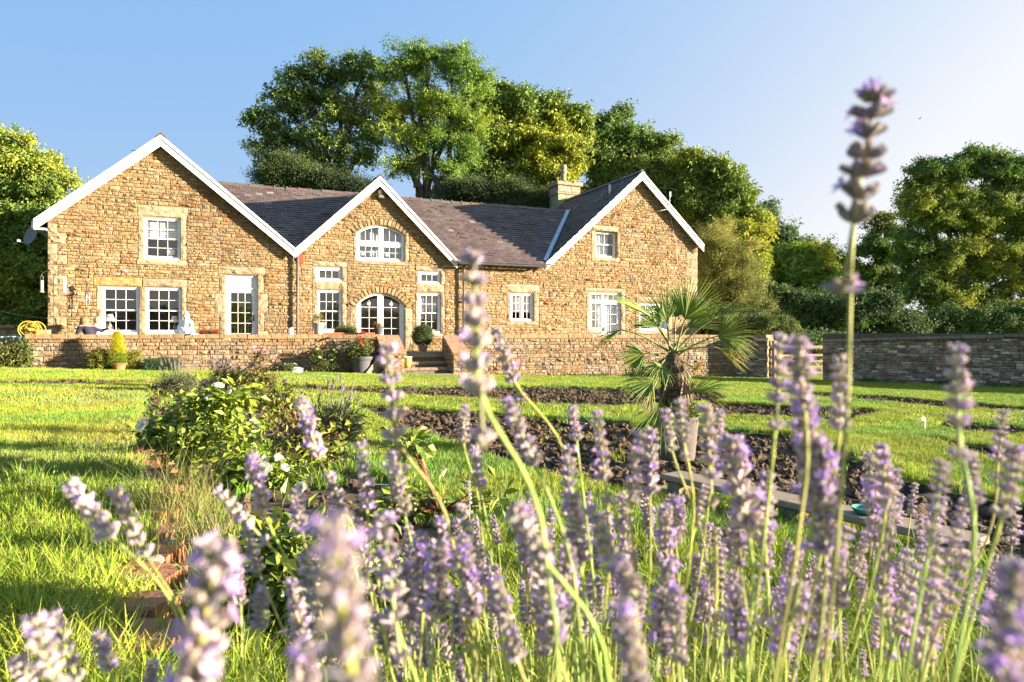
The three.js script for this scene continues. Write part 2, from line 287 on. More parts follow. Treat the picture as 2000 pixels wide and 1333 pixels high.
{ // clods of dug earth, weeds
  R = rng(41);
  const clod = (s) => { const g = jitter(new THREE.IcosahedronGeometry(1, 1), 0.95, 1.7, s); return prep(g, [1, 1, 1]); };
  const geos = [clod(1), clod(2), clod(3)], mats = [[], [], []], cols = [[], [], []];
  const boxOf = (P) => [min(...P.map((p) => p[0])), max(...P.map((p) => p[0])), min(...P.map((p) => p[1])), max(...P.map((p) => p[1]))];
  const weeds = [], wc = [];
  for (const [P, dens] of [...BEDS.map((b) => [b, 340]), [EDGING, 220], [BORDER, 150]]) {
    const [a, b, c, d] = boxOf(P), n = (b - a) * (d - c) * dens;
    for (let i = 0; i < n; i++) {
      const x = rr(a, b), dd = rr(c, d); if (!inPoly(x, dd, P)) continue;
      const s = 0.006 + 0.04 * pow(R(), 5), k = rr(0.6, 1.35), j = floor(R() * 3);
      mats[j].push(M4(V(x, (P === BORDER || P === EDGING ? borderY : soilY)(x, dd) + s * 0.25, -dd), quat(rr(0, 6), rr(0, 6), rr(0, 6)), V(s * rr(0.8, 1.4), s * rr(0.6, 1), s)));
      cols[j].push([0.11 * k, 0.072 * k, 0.04 * k]);
      if (R() < (P === BORDER ? 0.05 : 0.0022)) { weeds.push(M4(V(x, (P === BORDER ? borderY : soilY)(x, dd), -dd), quat(0, rr(0, 6), 0), rr(0.7, 1.6))); wc.push([rr(0.7, 1.1), rr(0.8, 1.2), 1]); }
    }
  }
  geos.forEach((g, i) => tag(instanced(numbered('soil_clods'), g, M.soil, mats[i], cols[i], scene), 'crumbly brown clods of dug earth in the beds', 'soil', null, 'stuff'));
  tag(instanced('seedling_weeds', grassPatch(0.12, 26, 0.03, 0.1, 0.007, 0.02, 44, 0.9), M.grass, weeds, wc, scene), 'small green weeds sprouting from the dug soil', 'weeds', null, 'stuff');
}
// ---------------------------------------------------------------- stonework
const ST = { // base colours of the sandstone
  gold: [[0.325, 0.218, 0.106], [0.335, 0.23, 0.12], [0.308, 0.203, 0.096], [0.34, 0.24, 0.13], [0.32, 0.21, 0.1]],
  brown: [[0.30, 0.16, 0.07], [0.27, 0.14, 0.065], [0.34, 0.18, 0.07]],
  pale: [[0.34, 0.262, 0.17], [0.315, 0.24, 0.15], [0.355, 0.272, 0.175]],
  grey: [[0.3, 0.25, 0.2], [0.25, 0.21, 0.17], [0.34, 0.29, 0.23], [0.22, 0.185, 0.15]],
};
// one rough-faced stone: a bilinear patch over four corners (a, b, along the wall's two axes), proud of the joints
function stone(q, depth, back, col, nx, ny, map) {
  const g = new Tris(), P = [], seed = R() * 100, tx = rr(-0.014, 0.014), ty = rr(-0.012, 0.012), U = R() * 5, W = R() * 5;
  const L = max(0.05, abs(q[1][0] - q[0][0])), H = max(0.03, abs(q[3][1] - q[0][1])), line = (n, e) => [0, e, ...Array.from({ length: n - 1 }, (_, i) => mixN(e, 1 - e, (i + 1) / n)), 1 - e, 1];
  const S = line(nx, min(0.12, 0.018 / L)), Tt = line(ny, min(0.2, 0.016 / H)), NX = S.length - 1, NY = Tt.length - 1;
  for (let j = 0; j <= NY; j++) for (let i = 0; i <= NX; i++) {
    const s = S[i], t = Tt[j], edge = i === 0 || j === 0 || i === NX || j === NY, rim = i === 1 || j === 1 || i === NX - 1 || j === NY - 1;
    let a = mixN(mixN(q[0][0], q[1][0], s), mixN(q[3][0], q[2][0], s), t), b = mixN(mixN(q[0][1], q[1][1], s), mixN(q[3][1], q[2][1], s), t), n = back;
    if (edge) { a += rr(-0.004, 0.004); b += rr(-0.004, 0.004); }
    else { if (!rim) { a += rr(-0.28, 0.28) * L / nx; b += rr(-0.25, 0.25) * H / ny; } n = depth * (rim ? rr(0.0, 0.5) : -0.05 + 2.0 * pow(noise(a * 12 + seed, b * 16, seed), 1.3)) + tx * (s - 0.5) * 2 + ty * (t - 0.5) * 2; }
    P.push([a, b, n]);
  }
  const w = NX + 1, at_ = (i, j) => map(...P[j * w + i]), uv = (i, j) => { const p = P[j * w + i]; return [p[0] * 1.1 + U, p[1] * 1.1 + W]; };
  for (let j = 0; j < NY; j++) for (let i = 0; i < NX; i++) {
    const a = [i, j], b = [i + 1, j], c = [i + 1, j + 1], d = [i, j + 1], f = (i + j) % 2;
    const t3 = (x, y, z) => g.tri(at_(...x), at_(...y), at_(...z), col, uv(...x), uv(...y), uv(...z));
    if (f) { t3(a, b, c); t3(a, c, d); } else { t3(a, b, d); t3(b, c, d); }
  }
  return g;
}
// lays courses of stones over [a0, a1] x [b0, b1]; cuts: rects kept free; top/bottom(a): the wall's outline. Returns [{tris, size}]
function layStones({ a0, a1, b0, b1, cuts = [], top = () => 1e9, bottom = () => -1e9, courses = [0.11, 0.2], lengths = [0.2, 0.62], depth = 0.035, back = -0.005, colour, map, joint = 0.005, seed, detail = 0.09 }) {
  R = rng(seed); const out = [];
  const one = (x0, x1, y0, y1, c0 = y1, c1 = y1) => {
    const B0 = max(y0, bottom(x0)), B1 = max(y0, bottom(x1)), q = [[x0 + joint, B0 + joint], [x1 - joint, B1 + joint], [x1 - joint, max(B1 + joint + 0.004, min(c1, top(x1)) - joint)], [x0 + joint, max(B0 + joint + 0.004, min(c0, top(x0)) - joint)]];
    if (max(q[3][1] - q[0][1], q[2][1] - q[1][1]) < 0.035 || x1 - x0 < 0.04) return;
    const nx = max(1, min(4, Math.round((x1 - x0) / detail))), ny = max(1, min(2, Math.round((y1 - y0) / (detail * 0.8))));
    out.push({ g: stone(q, depth * rr(0.25, 1.7), back, colour((x0 + x1) / 2, (y0 + y1) / 2), nx, ny, map), size: (x1 - x0) * (y1 - y0), a: (x0 + x1) / 2, b: (y0 + y1) / 2 });
  };
  const run = (x0, x1, y0, y1) => {
    if (y1 - y0 < 0.04) return;
    let x = x0; const k = min(1.3, max(0.55, (y1 - y0) / 0.15));
    while (x < x1 - 1e-6) {
      let l = rr(...lengths) * k; if (x1 - x - l < lengths[0] * 0.7) l = x1 - x;
      if (l > 0.75) l = 0.5 * (x1 - x);
      const w = 0.02 * (noise(x * 2, y0 * 5, 3) - 0.5);
      if (y1 - y0 > 0.15 && R() < 0.22) { const m = mixN(y0, y1, rr(0.38, 0.62)); one(x, x + l, y0, m); one(x, x + l, m, y1); }
      else one(x, x + l, y0 , y1);
      x += l;
    }
  };
  for (let y = b0; y < b1;) {
    const h = rr(...courses), Y = min(b1, y + h), edges = new Set([a0, a1]);
    const hit = cuts.filter((c) => c[1] < Y - 0.002 && c[3] > y + 0.002);
    hit.forEach((c) => { edges.add(max(a0, min(a1, c[0]))); edges.add(max(a0, min(a1, c[2]))); });
    const e = [...edges].sort((p, q) => p - q); let open = null;
    const spans = [];
    for (let i = 0; i + 1 < e.length; i++) {
      if (e[i + 1] - e[i] < 1e-4) continue;
      const m = (e[i] + e[i + 1]) / 2; let lo = y, hi = Y;
      for (const c of hit) if (c[0] < m && c[2] > m) { if (c[1] <= lo + 0.002 && c[3] >= hi - 0.002) { lo = hi; break; } if (c[1] <= lo + 0.03) lo = max(lo, c[3]); else hi = min(hi, c[1]); }
      const last = spans[spans.length - 1];
      if (hi - lo > 0.03) { if (last && last[1] === e[i] && last[2] === lo && last[3] === hi) last[1] = e[i + 1]; else spans.push([e[i], e[i + 1], lo, hi]); }
    }
    spans.forEach((s) => run(...s));
    y = Y;
  }
  return out;
}
// the largest-looking stones become parts of their own, the rest one mass
function hangStones(list, parent, material, keep, rank, name = 'stone', rest = 'stonework') {
  list.sort((a, b) => rank(b) - rank(a));
  list.slice(0, keep).forEach((s) => part(name, s.g.geo(), material, parent));
  const left = list.slice(keep); if (!left.length) return;
  const t = new Tris(); left.forEach(({ g }) => { for (const k of ['p', 'c', 'u']) for (const v of g[k]) t[k].push(v); });
  part(rest, t.geo(), material, parent).userData.kind = 'stuff';
}
const sandstone = (a, b) => {
  const brown = fbm(a * 0.9, b * 2.2, 5, 3), q = R(), k = rr(0.92, 1.08) * (0.88 + 0.18 * noise(a * 0.4, b * 0.4, 9));
  const base = q < 0.03 + 0.25 * smooth(0.56, 0.72, brown) ? pick(ST.brown) : q > 0.93 ? pick(ST.pale) : pick(ST.gold);
  // damp towards the ground, dark runs below the eaves and sills
  const run = smooth(0.55, 0.75, fbm(a * 1.6, b * 0.22, 31, 3)) * 0.22, damp = smooth(0.9, 0.3, b) * 0.18 * noise(a * 1.3, 2, 5), w = run + damp;
  return base.map((v, i) => v * k * (1 - w * [1, 0.9, 0.75][i]));
};
// ---------------------------------------------------------------- the house, in its own axes: u along the front, y up from 0.5 m below eye level, n out of the front
const TH = Math.atan2(0.3987, 0.9171), CU = cos(TH), SU = sin(TH), D0 = 27.06, HB = 0.5;
const fu = (px, n = 0) => { const t = (px - 1000) / FOC; return (t * (D0 - CU * n) - SU * n) / (CU - SU * t); };
const fd = (u, n = 0) => D0 + SU * u - CU * n;
const fy = (px, py, n = 0) => (HORIZON - py) / FOC * fd(fu(px, n), n) + HB;
const F = (px, py, n = 0) => [fu(px, n), fy(px, py, n)];
const houseAt = (u, y, n) => V(CU * u + SU * n, E - HB + y, -D0 - SU * u + CU * n);   // to the world
const house = thing('stone_house', 'long golden sandstone house with three white-trimmed gables and slate roofs', 'house', [0, E - HB, -D0], TH);
const FLOOR = -0.04;
const GL = { e0: -15.66, h0: 3.49 + HB, a: -12.28, h: 6.40 + HB, e1: -8.17, h1: 3.0 + HB }, GM = { e0: -8.17, h0: 3.0 + HB, a: -5.26, h: 5.74 + HB, e1: -2.35, h1: 2.86 + HB }, GR = { e0: 1.35, h0: 2.92 + HB, a: 5.9, h: 6.96 + HB, e1: 9.12, h1: 4.04 + HB };
const UL = fu(92), UR = fu(1363), EAVE = 2.92 + HB, RIDGE = 5.88 + HB, PITCH = 0.705;
function roofTop(u) { // top of the front wall under the roofs
  for (const g of [GL, GM, GR]) if (u >= g.e0 - 0.01 && u <= g.e1 + 0.01) return (u < g.a ? mixN(g.h0, g.h, (u - g.e0) / (g.a - g.e0)) : mixN(g.h, g.h1, (u - g.a) / (g.e1 - g.a))) - 0.1;
  return EAVE - 0.04;
}
const cuts = [], openings = [];
const wallMesh = { inner: null };
const rect = (x0, x1, y0, y1, n = 0) => { const a = fu(x0, n), b = fu(x1, n), m = (x0 + x1) / 2; return [a, fy(m, y1, n), b, fy(m, y0, n)]; }; // [u0, y0, u1, y1] from pixels
// ---- the walls' core with its openings
const arcOf = (r, rise) => { const [u0, y0, u1, y1] = r, w = (u1 - u0) / 2, Rr = (w * w + rise * rise) / (2 * rise), cy = y1 - Rr, cx = (u0 + u1) / 2; return { Rr, cx, cy, top: (u) => cy + sqrt(max(0, Rr * Rr - (u - cx) ** 2)), half: Math.asin(w / Rr) }; };
const O = {
  w1: rect(281, 352, 425, 508), w2: rect(198, 271, 560, 653), w3: rect(284, 354, 562, 653), d1: rect(440, 503, 538, 684), w4: rect(617, 668, 522, 550), w5: rect(620, 668, 567, 650),
  w6: rect(697, 791, 440, 510), d2: rect(697, 791, 573, 684), w7: rect(818, 861, 531, 555), w8: rect(818, 861, 573, 651), w9: rect(998, 1043, 573, 627), w10: rect(1164, 1206, 452, 503), d3: rect(1153, 1213, 572, 678), w11: rect(1249, 1306, 593, 646),
};
for (const k of ['d1', 'd2', 'd3']) O[k][1] = FLOOR;
const RISE = { w6: 0.32, d2: 0.44 };
const wallGroup = new THREE.Group(); wallGroup.name = 'front_wall'; house.add(wallGroup);
{
  const s = new THREE.Shape(), out = [[UL, -0.9], [UL, roofTop(UL)], [GL.a, roofTop(GL.a)], [GL.e1, roofTop(GL.e1)], [GM.a, roofTop(GM.a)], [GM.e1, EAVE - 0.04], [GR.e0, EAVE - 0.04], [GR.a, roofTop(GR.a)], [UR, roofTop(UR)], [UR, -0.9]];
  out.forEach(([x, y], i) => (i ? s.lineTo(x, y) : s.moveTo(x, y)));
  for (const k in O) {
    const [u0, y0, u1, y1] = O[k], h = new THREE.Path(); h.moveTo(u0, y0); h.lineTo(u1, y0);
    if (RISE[k]) { const a = arcOf(O[k], RISE[k]); for (let i = 0; i <= 14; i++) { const u = mixN(u1, u0, i / 14); h.lineTo(u, a.top(u)); } } else { h.lineTo(u1, y1); h.lineTo(u0, y1); }
    s.holes.push(h);
  }
  const core = new THREE.ExtrudeGeometry(s, { depth: 0.42, bevelEnabled: false }).translate(0, 0, -0.448);
  part('wall_core', prep(core, [0.33, 0.23, 0.12]), M.mortar, wallGroup);
  const side = [box(UL, -0.9, -8.4, UL + 0.4, GL.h0 - 0.1, -0.45, ST.gold[0]), box(UR - 0.4, -1.6, -8.4, UR, GR.h1 - 0.12, -0.45, ST.gold[1]), box(UL, -0.9, -8.8, UR, EAVE, -8.4, ST.gold[2])];
  part('outer_wall', side, M.stone, house);
  // floors and inner walls, so that rooms are dark and closed
  const inn = [0.5, 0.48, 0.44];
  part('room', [box(UL + 0.4, FLOOR - 0.3, -8.4, UR - 0.4, FLOOR - 0.05, -0.45, [0.16, 0.1, 0.06]), box(UL + 0.4, 2.62, -8.4, UR - 0.4, 2.8, -0.47, inn), box(UL + 0.4, FLOOR, -4.4, UR - 0.4, 2.6, -4.2, inn), ...[-10.7, -8.1, -2.3, 1.9].map((u) => box(u, FLOOR, -4.2, u + 0.15, 2.6, -0.47, inn)),
    box(UL + 0.4, 2.8, -2.4, UR - 0.4, 3.9, -2.3, [0.3, 0.29, 0.27]), box(-13.6, 3.9, -2.4, -10.9, 5.4, -2.3, [0.3, 0.29, 0.27]), box(-6.5, 3.9, -2.4, -4.0, 4.9, -2.3, [0.3, 0.29, 0.27]), box(4.2, 3.9, -2.4, 7.6, 5.6, -2.3, [0.3, 0.29, 0.27]), ...[-8.2, -2.5, 1.4].map((u) => box(u, 2.8, -3.3, u + 0.12, 3.35, -0.47, inn))], M.matt, house);
}
// ---- dressed stone round the openings, quoins, sills
R = rng(501);
const pale = () => { const k = rr(0.9, 1.12), c = pick(ST.pale); return c.map((v) => v * k); };
const wmap = (a, b, n) => [a, b, n];
function dressed(name, x0, x1, y0, y1, { proud = 0.036, colour, cut = true, parent = house } = {}) { // in photo pixels
  const [a0, b0, a1, b1] = rect(x0, x1, y0, y1);
  const g = stone([[a0, b0], [a1, b0], [a1, b1], [a0, b1]].map((p) => [p[0] + 0, p[1]]), proud, -0.03, colour || pale(), max(2, min(8, Math.round((a1 - a0) / 0.09))), max(2, min(6, Math.round((b1 - b0) / 0.07))), wmap);
  part(name, g.geo(), M.dressed, parent); if (cut) cuts.push([a0, b0, a1, b1]);
}
const lint = (...a) => dressed('lintel', ...a), sill = (...a) => dressed('sill', ...a), jamb = (x0, x1, y0, y1, n, flip) => { // alternating long and short blocks
  for (let i = 0; i < n; i++) { const t0 = mixN(y0, y1, i / n), t1 = mixN(y0, y1, (i + 1) / n); dressed('jamb_stone', flip < 0 && i % 2 ? x0 - 9 : x0, flip > 0 && i % 2 ? x1 + 9 : x1, t0, t1, { proud: 0.018 }); }
};
lint(268, 366, 403, 424); sill(266, 367, 508, 519); jamb(269, 281, 424, 508, 3, 0); jamb(352, 364, 424, 508, 3, 0);
lint(181, 277, 541, 559, { colour: [0.4, 0.24, 0.09] }); lint(278, 366, 545, 561); jamb(188, 198, 559, 653, 2, 0); jamb(271, 284, 561, 653, 2, 0); jamb(354, 364, 561, 653, 3, 0);
lint(425, 518, 521, 537); jamb(428, 440, 537, 684, 4, -1); jamb(503, 515, 537, 684, 4, 1);
lint(610, 678, 511, 521); dressed('lintel', 609, 678, 550, 566, {}); jamb(609, 617, 521, 550, 1, 0); jamb(668, 677, 521, 550, 1, 0); jamb(610, 620, 566, 651, 3, -0); jamb(668, 677, 566, 651, 3, 0); sill(614, 674, 651, 657);
sill(690, 798, 510, 518); jamb(690, 697, 462, 510, 2, 0); jamb(791, 799, 462, 510, 2, 0); jamb(683, 697, 604, 684, 3, 0); jamb(791, 806, 604, 684, 3, 0);
lint(811, 869, 520, 530); dressed('lintel', 812, 868, 556, 572, {}); jamb(811, 818, 530, 556, 1, 0); jamb(861, 869, 530, 556, 1, 0); jamb(811, 818, 572, 652, 3, 0); jamb(861, 869, 572, 652, 3, 0); sill(813, 867, 652, 658);
lint(990, 1054, 556, 572); jamb(990, 998, 572, 628, 2, 0); jamb(1043, 1053, 572, 628, 2, 0); sill(989, 1053, 628, 636);
lint(1158, 1209, 441, 452); jamb(1155, 1164, 452, 503, 2, -0); jamb(1206, 1211, 452, 503, 2, 0); sill(1155, 1211, 503, 512);
lint(1141, 1223, 563, 571); jamb(1145, 1153, 571, 645, 2, 0); jamb(1213, 1222, 571, 660, 3, 0); sill(1145, 1177, 645, 653);
lint(1243, 1312, 581, 592); jamb(1241, 1249, 592, 646, 2, 0); jamb(1306, 1314, 592, 646, 2, 0); sill(1241, 1314, 646, 654);
for (let i = 0; i < 11; i++) { const y0 = mixN(436, 660, i / 11), y1 = mixN(436, 660, (i + 1) / 11); dressed('quoin', 92, i % 2 ? 130 : 112, y0, y1, { colour: mix3(pale(), sandstone(i, 5), 0.5) }); }
for (let i = 0; i < 10; i++) { const y0 = mixN(492, 652, i / 10), y1 = mixN(492, 652, (i + 1) / 10); dressed('quoin', i % 2 ? 1348 : 1340, 1363, y0, y1, { proud: 0.015 }); }
for (const k in O) if (!RISE[k]) cuts.push(O[k]);
for (const k in RISE) { // arches of narrow voussoirs
  const a = arcOf(O[k], RISE[k]), N = k === 'd2' ? 17 : 15, ring = 0.23;
  for (let i = 0; i < N; i++) {
    const t0 = mixN(-a.half * 1.1, a.half * 1.1, i / N), t1 = mixN(-a.half * 1.1, a.half * 1.1, (i + 1) / N), j = 0.012 / a.Rr;
    const g = stone([[t0 + j, a.Rr + 0.01], [t1 - j, a.Rr + 0.01], [t1 - j, a.Rr + ring], [t0 + j, a.Rr + ring]], 0.036, -0.012, sandstone(i, 3), 1, 2, (t, r, n) => [a.cx + sin(t) * r, a.cy + cos(t) * r, n]);
    part('arch_stone', g.geo(), M.dressed, house);
  }
  const [u0, y0, u1] = O[k], m = 16, w = 0.3; for (let i = 0; i < m; i++) { const p = mixN(u0 - w, u1 + w, i / m), q = mixN(u0 - w, u1 + w, (i + 1) / m), c = (p + q) / 2, o = a.Rr + ring; const tp = a.cy + sqrt(max(0, o * o - (c - a.cx) ** 2)); const spr = a.cy + a.Rr * cos(a.half); if (c > u0 && c < u1) cuts.push([p, y0, q, tp]); else if (tp > spr - 0.05) cuts.push([p, spr - 0.02, q, min(tp, spr + 0.3)]); }
}
{ // the rubble front, in courses
  const rank = (s) => s.size / (fd(s.a) ** 2) * 400 * (s.b > 0.45 ? 1 : 0.1);
  const all = layStones({ a0: UL, a1: UR, b0: -0.3, b1: GR.h, cuts, top: (u) => roofTop(u) + 0.02, colour: (a, b) => sandstone(a, b).map((v) => v * (a > -2 ? 1.08 : 1)), courses: [0.065, 0.14], lengths: [0.16, 0.6], depth: 0.036, map: wmap, seed: 77 });
  hangStones(all, wallGroup, M.stone, 290, rank);
}
// ---- windows
const BAR = 0.015;
function glazing(parent, frames, bars, [u0, y0, u1, y1], n, cols, rows, stile, { top, bottom = stile, deep = 0.045 } = {}) {
  // a glazed leaf: stiles and rails, bars, and one pane for each light
  const tp = (u) => (top ? top(u) - stile : y1 - stile), a0 = u0 + stile, a1 = u1 - stile, b0 = y0 + bottom;
  if (!top) frames.push(box(u0, y1 - stile, n - deep, u1, y1, n, [1, 1, 1]));
  const sideTop = (u) => (top ? top(u) : y1 - stile);
  frames.push(box(u0, y0, n - deep, a0, sideTop(u0 + stile / 2), n - 0.0005, [1, 1, 1]), box(a1, y0, n - deep, u1, sideTop(u1 - stile / 2), n - 0.0005, [1, 1, 1]), box(a0, y0, n - deep, a1, b0, n - 0.001, [1, 1, 1]));
  const ys = Array.isArray(rows) ? rows : Array.from({ length: rows - 1 }, (_, i) => mixN(b0, top ? y1 - stile : y1 - stile, (i + 1) / rows));
  const xs = Array.from({ length: cols - 1 }, (_, i) => mixN(a0, a1, (i + 1) / cols));
  ys.forEach((y) => bars.push(box(a0, y - BAR / 2, n - 0.027, a1, y + BAR / 2, n - 0.013, [1, 1, 1])));
  xs.forEach((x) => bars.push(box(x - BAR / 2, b0, n - 0.0265, x + BAR / 2, tp(x), n - 0.0135, [1, 1, 1])));
  const X = [a0, ...xs, a1], Y = [b0, ...ys, null];
  for (let j = 0; j + 1 < Y.length; j++) for (let i = 0; i + 1 < X.length; i++) {
    const g = new Tris(), k = Y[j + 1] === null && top ? 6 : 1, tx = rr(-0.0035, 0.0035), ty = rr(-0.0035, 0.0035), z = n - 0.022, m = (X[i] + X[i + 1]) / 2;
    for (let q = 0; q < k; q++) { const p = mixN(X[i], X[i + 1], q / k), r = mixN(X[i], X[i + 1], (q + 1) / k), t = (u) => (Y[j + 1] === null ? tp(u) : Y[j + 1]), Z = (u, y) => z + (u - m) * tx + (y - Y[j]) * ty; g.quad([p, Y[j], Z(p, Y[j])], [r, Y[j], Z(r, Y[j])], [r, t(r), Z(r, t(r))], [p, t(p), Z(p, t(p))], [1, 1, 1]); }
    part('pane', g.geo(), M.glass, parent);
  }
}
function win(name, key, n, build, label) {
  const w = new THREE.Group(); w.name = name; house.add(w); if (label) w.userData.label = label;
  const frames = [], bars = [], r = O[key].slice(); build(w, frames, bars, r, n);
  part('frame', frames, M.white, w); if (bars.length) part('glazing_bars', bars, M.white, w); return w;
}
const boxFrame = (frames, [u0, y0, u1, y1], n, t, b = 0.05) => frames.push(box(u0, y0, n - 0.1, u0 + t, y1 - t, n, [1, 1, 1]), box(u1 - t, y0, n - 0.1, u1, y1 - t, n, [1, 1, 1]), box(u0, y1 - t, n - 0.1, u1, y1, n + 0.001, [1, 1, 1]), box(u0 - 0.0, y0, n - 0.1, u1, y0 + b, n + 0.03, [1, 1, 1]));
const sash = (cols, top, bot, t = 0.045, split = 0.5) => (w, f, b, r, n) => {
  boxFrame(f, r, n, t, 0.06); const q = [r[0] + t, r[1] + 0.06, r[2] - t, r[3] - t], m = mixN(q[1], q[3], split);
  glazing(w, f, b, [q[0], m - 0.02, q[2], q[3]], n - 0.02, cols, top, 0.042); glazing(w, f, b, [q[0], q[1], q[2], m + 0.02], n - 0.066, cols, bot, 0.042, { bottom: 0.07 });
};
const curtain = (w, r, n, col = [1, 1, 1], folds = 9) => { const g = new Tris(), N = folds * 6; for (let i = 0; i < N; i++) { const a = mixN(r[0], r[2], i / N), b = mixN(r[0], r[2], (i + 1) / N), z = (u) => n + 0.02 * sin((u - r[0]) / (r[2] - r[0]) * folds * 2 * PI); g.quad([a, r[1], z(a)], [b, r[1], z(b)], [b, r[3], z(b)], [a, r[3], z(a)], col); } return part('curtain', g.geo(), M.cloth, w); };
win('sash_window', 'w1', -0.07, sash(3, 2, 2), 'upper sash window in the left gable');
{ const g = []; const r = O.w1; for (let i = 0; i < 9; i++) g.push(box(r[0] + 0.1, mixN(r[1], r[3], 0.5) + i * 0.072, -0.26, r[2] - 0.1, mixN(r[1], r[3], 0.5) + i * 0.072 + 0.055, -0.245, [0.8, 0.82, 0.85])); part('blind', g, M.white, house); }
win('sash_window', 'w2', -0.07, sash(3, 2, 2)); win('sash_window', 'w3', -0.07, sash(3, 2, 2));
win('glazed_door', 'd1', -0.09, (w, f, b, r, n) => {
  boxFrame(f, r, n, 0.05, 0.04); const top = fy(471, 565); const q = [r[0] + 0.05, r[1] + 0.04, r[2] - 0.05, top];
  for (let i = 0; i < 9; i++) { const a = mixN(q[0], q[2], i / 9), c = mixN(q[0], q[2], (i + 1) / 9); f.push(box(a + 0.003, top + 0.05, n - 0.04, c - 0.006, r[3] - 0.05, n - 0.03, [1, 1, 1])); }
  f.push(box(q[0], top, n - 0.06, q[2], top + 0.05, n - 0.002, [1, 1, 1]));
  const ym = fy(471, 570), st = 0.09, lower = fy(471, 652);
  glazing(w, f, b, [q[0] + 0.01, q[1], q[2] - 0.01, top - 0.01], n - 0.02, 3, [0, 1, 2, 3].map((i) => mixN(lower, ym, i / 4)).slice(0, 4), 0.11, { bottom: 0.25 });
  part('door_handle', [box(q[2] - 0.09, lower + 0.42, n - 0.02, q[2] - 0.05, lower + 0.62, n + 0.0, [0.03, 0.03, 0.03]), box(q[2] - 0.19, lower + 0.53, n + 0.0, q[2] - 0.05, lower + 0.555, n + 0.03, [0.03, 0.03, 0.03])], M.plain, w);
});
const arched = (r, rise, f, n, t) => { // arched outer frame
  const a = arcOf(r, rise), s = new THREE.Shape(), h = new THREE.Path(), N = 18; s.moveTo(r[0], r[1]); s.lineTo(r[2], r[1]); for (let i = 0; i <= N; i++) { const u = mixN(r[2], r[0], i / N); s.lineTo(u, a.top(u)); }
  h.moveTo(r[0] + t, r[1] + t); h.lineTo(r[2] - t, r[1] + t); for (let i = 0; i <= N; i++) { const u = mixN(r[2] - t, r[0] + t, i / N); h.lineTo(u, a.top(u) - t); } s.holes.push(h);
  f.push(prep(new THREE.ExtrudeGeometry(s, { depth: 0.1, bevelEnabled: false }).translate(0, 0, n - 0.1), [1, 1, 1])); return a;
};
win('arched_window', 'w6', -0.1, (w, f, b, r, n) => {
  const t = 0.07, a = arched(r, RISE.w6, f, n, t), m = (r[0] + r[2]) / 2, ty = fy(744, 476), T0 = (u) => a.top(u) - t;
  f.push(box(m - 0.07, r[1] + t, n - 0.1, m + 0.07, a.top(m) - t, n + 0.004, [1, 1, 1]), box(r[0] + t, ty - 0.06, n - 0.08, m - 0.07, ty + 0.06, n + 0.001, [1, 1, 1]), box(m + 0.07, ty - 0.06, n - 0.08, r[2] - t, ty + 0.06, n + 0.001, [1, 1, 1]));
  for (const [x0, x1] of [[r[0] + t, m - 0.07], [m + 0.07, r[2] - t]]) { glazing(w, f, b, [x0, ty + 0.06, x1, r[3] - t], n - 0.02, 3, 1, 0.035, { top: T0 }); glazing(w, f, b, [x0, r[1] + t, x1, ty - 0.06], n - 0.02, 3, 2, 0.045); 
    part('window_sticker', box(x0 + 0.13, r[1] + 0.2, n - 0.036, x0 + 0.22, r[1] + 0.33, n - 0.034, [0.85, 0.85, 0.85]), M.plain, w); }
});
win('arched_double_door', 'd2', -0.12, (w, f, b, r, n) => {
  const t = 0.065, a = arched([r[0], r[1] - 0.06, r[2], r[3]], RISE.d2, f, n, t), m = (r[0] + r[2]) / 2, T0 = (u) => a.top(u) - t;
  for (const [x0, x1] of [[r[0] + t, m - 0.004], [m + 0.004, r[2] - t]]) { glazing(w, f, b, [x0, r[1], x1, r[3] - t], n - 0.02, 2, [0.42, 0.8, 1.19, 1.57].map((v) => r[1] + 0.02 + v), 0.105, { top: T0, bottom: 0.2 }); part('door_notice', box(mixN(x0, x1, 0.5) - 0.06, r[3] - 0.42, n - 0.036, mixN(x0, x1, 0.5) + 0.05, r[3] - 0.34, n - 0.034, [0.85, 0.85, 0.85]), M.plain, w); }
  part('door_handle', box(m - 0.06, r[1] + 0.75, n - 0.01, m - 0.03, r[1] + 0.98, n + 0.03, [0.04, 0.035, 0.03]), M.plain, w);
});
{ const q = O.w6; curtain(house, [q[0], q[1], q[2], q[3]], -0.42, [0.5, 0.56, 0.64], 14); const r8 = O.w8; curtain(house, [r8[0], mixN(r8[1], r8[3], 0.35), r8[2], r8[3]], -0.35, [0.55, 0.58, 0.62], 7); }
win('small_window', 'w4', -0.06, (w, f, b, r, n) => { boxFrame(f, r, n, 0.07, 0.07); glazing(w, f, b, [r[0] + 0.07, r[1] + 0.07, r[2] - 0.07, r[3] - 0.07], n - 0.02, 3, 1, 0.05); }, 'small three-light window left of the arched door');
win('small_window', 'w7', -0.06, (w, f, b, r, n) => { boxFrame(f, r, n, 0.06, 0.06); glazing(w, f, b, [r[0] + 0.06, r[1] + 0.06, r[2] - 0.06, r[3] - 0.06], n - 0.02, 3, 1, 0.05); }, 'small three-light window right of the arched door');
win('sash_window', 'w5', -0.07, sash(3, 2, 2)); win('sash_window', 'w8', -0.07, sash(3, 2, 2));
win('casement_window', 'w9', -0.08, (w, f, b, r, n) => { boxFrame(f, r, n, 0.05, 0.05); const m = (r[0] + r[2]) / 2; f.push(box(m - 0.035, r[1] + 0.05, n - 0.1, m + 0.035, r[3] - 0.05, n + 0.002, [1, 1, 1])); for (const [a, c] of [[r[0] + 0.05, m - 0.035], [m + 0.035, r[2] - 0.05]]) glazing(w, f, b, [a, r[1] + 0.05, c, r[3] - 0.05], n - 0.02, 2, 3, 0.045); curtain(w, [r[0], r[1] + 0.35, r[2], r[3]], n - 0.22, [0.95, 0.95, 0.95]); });
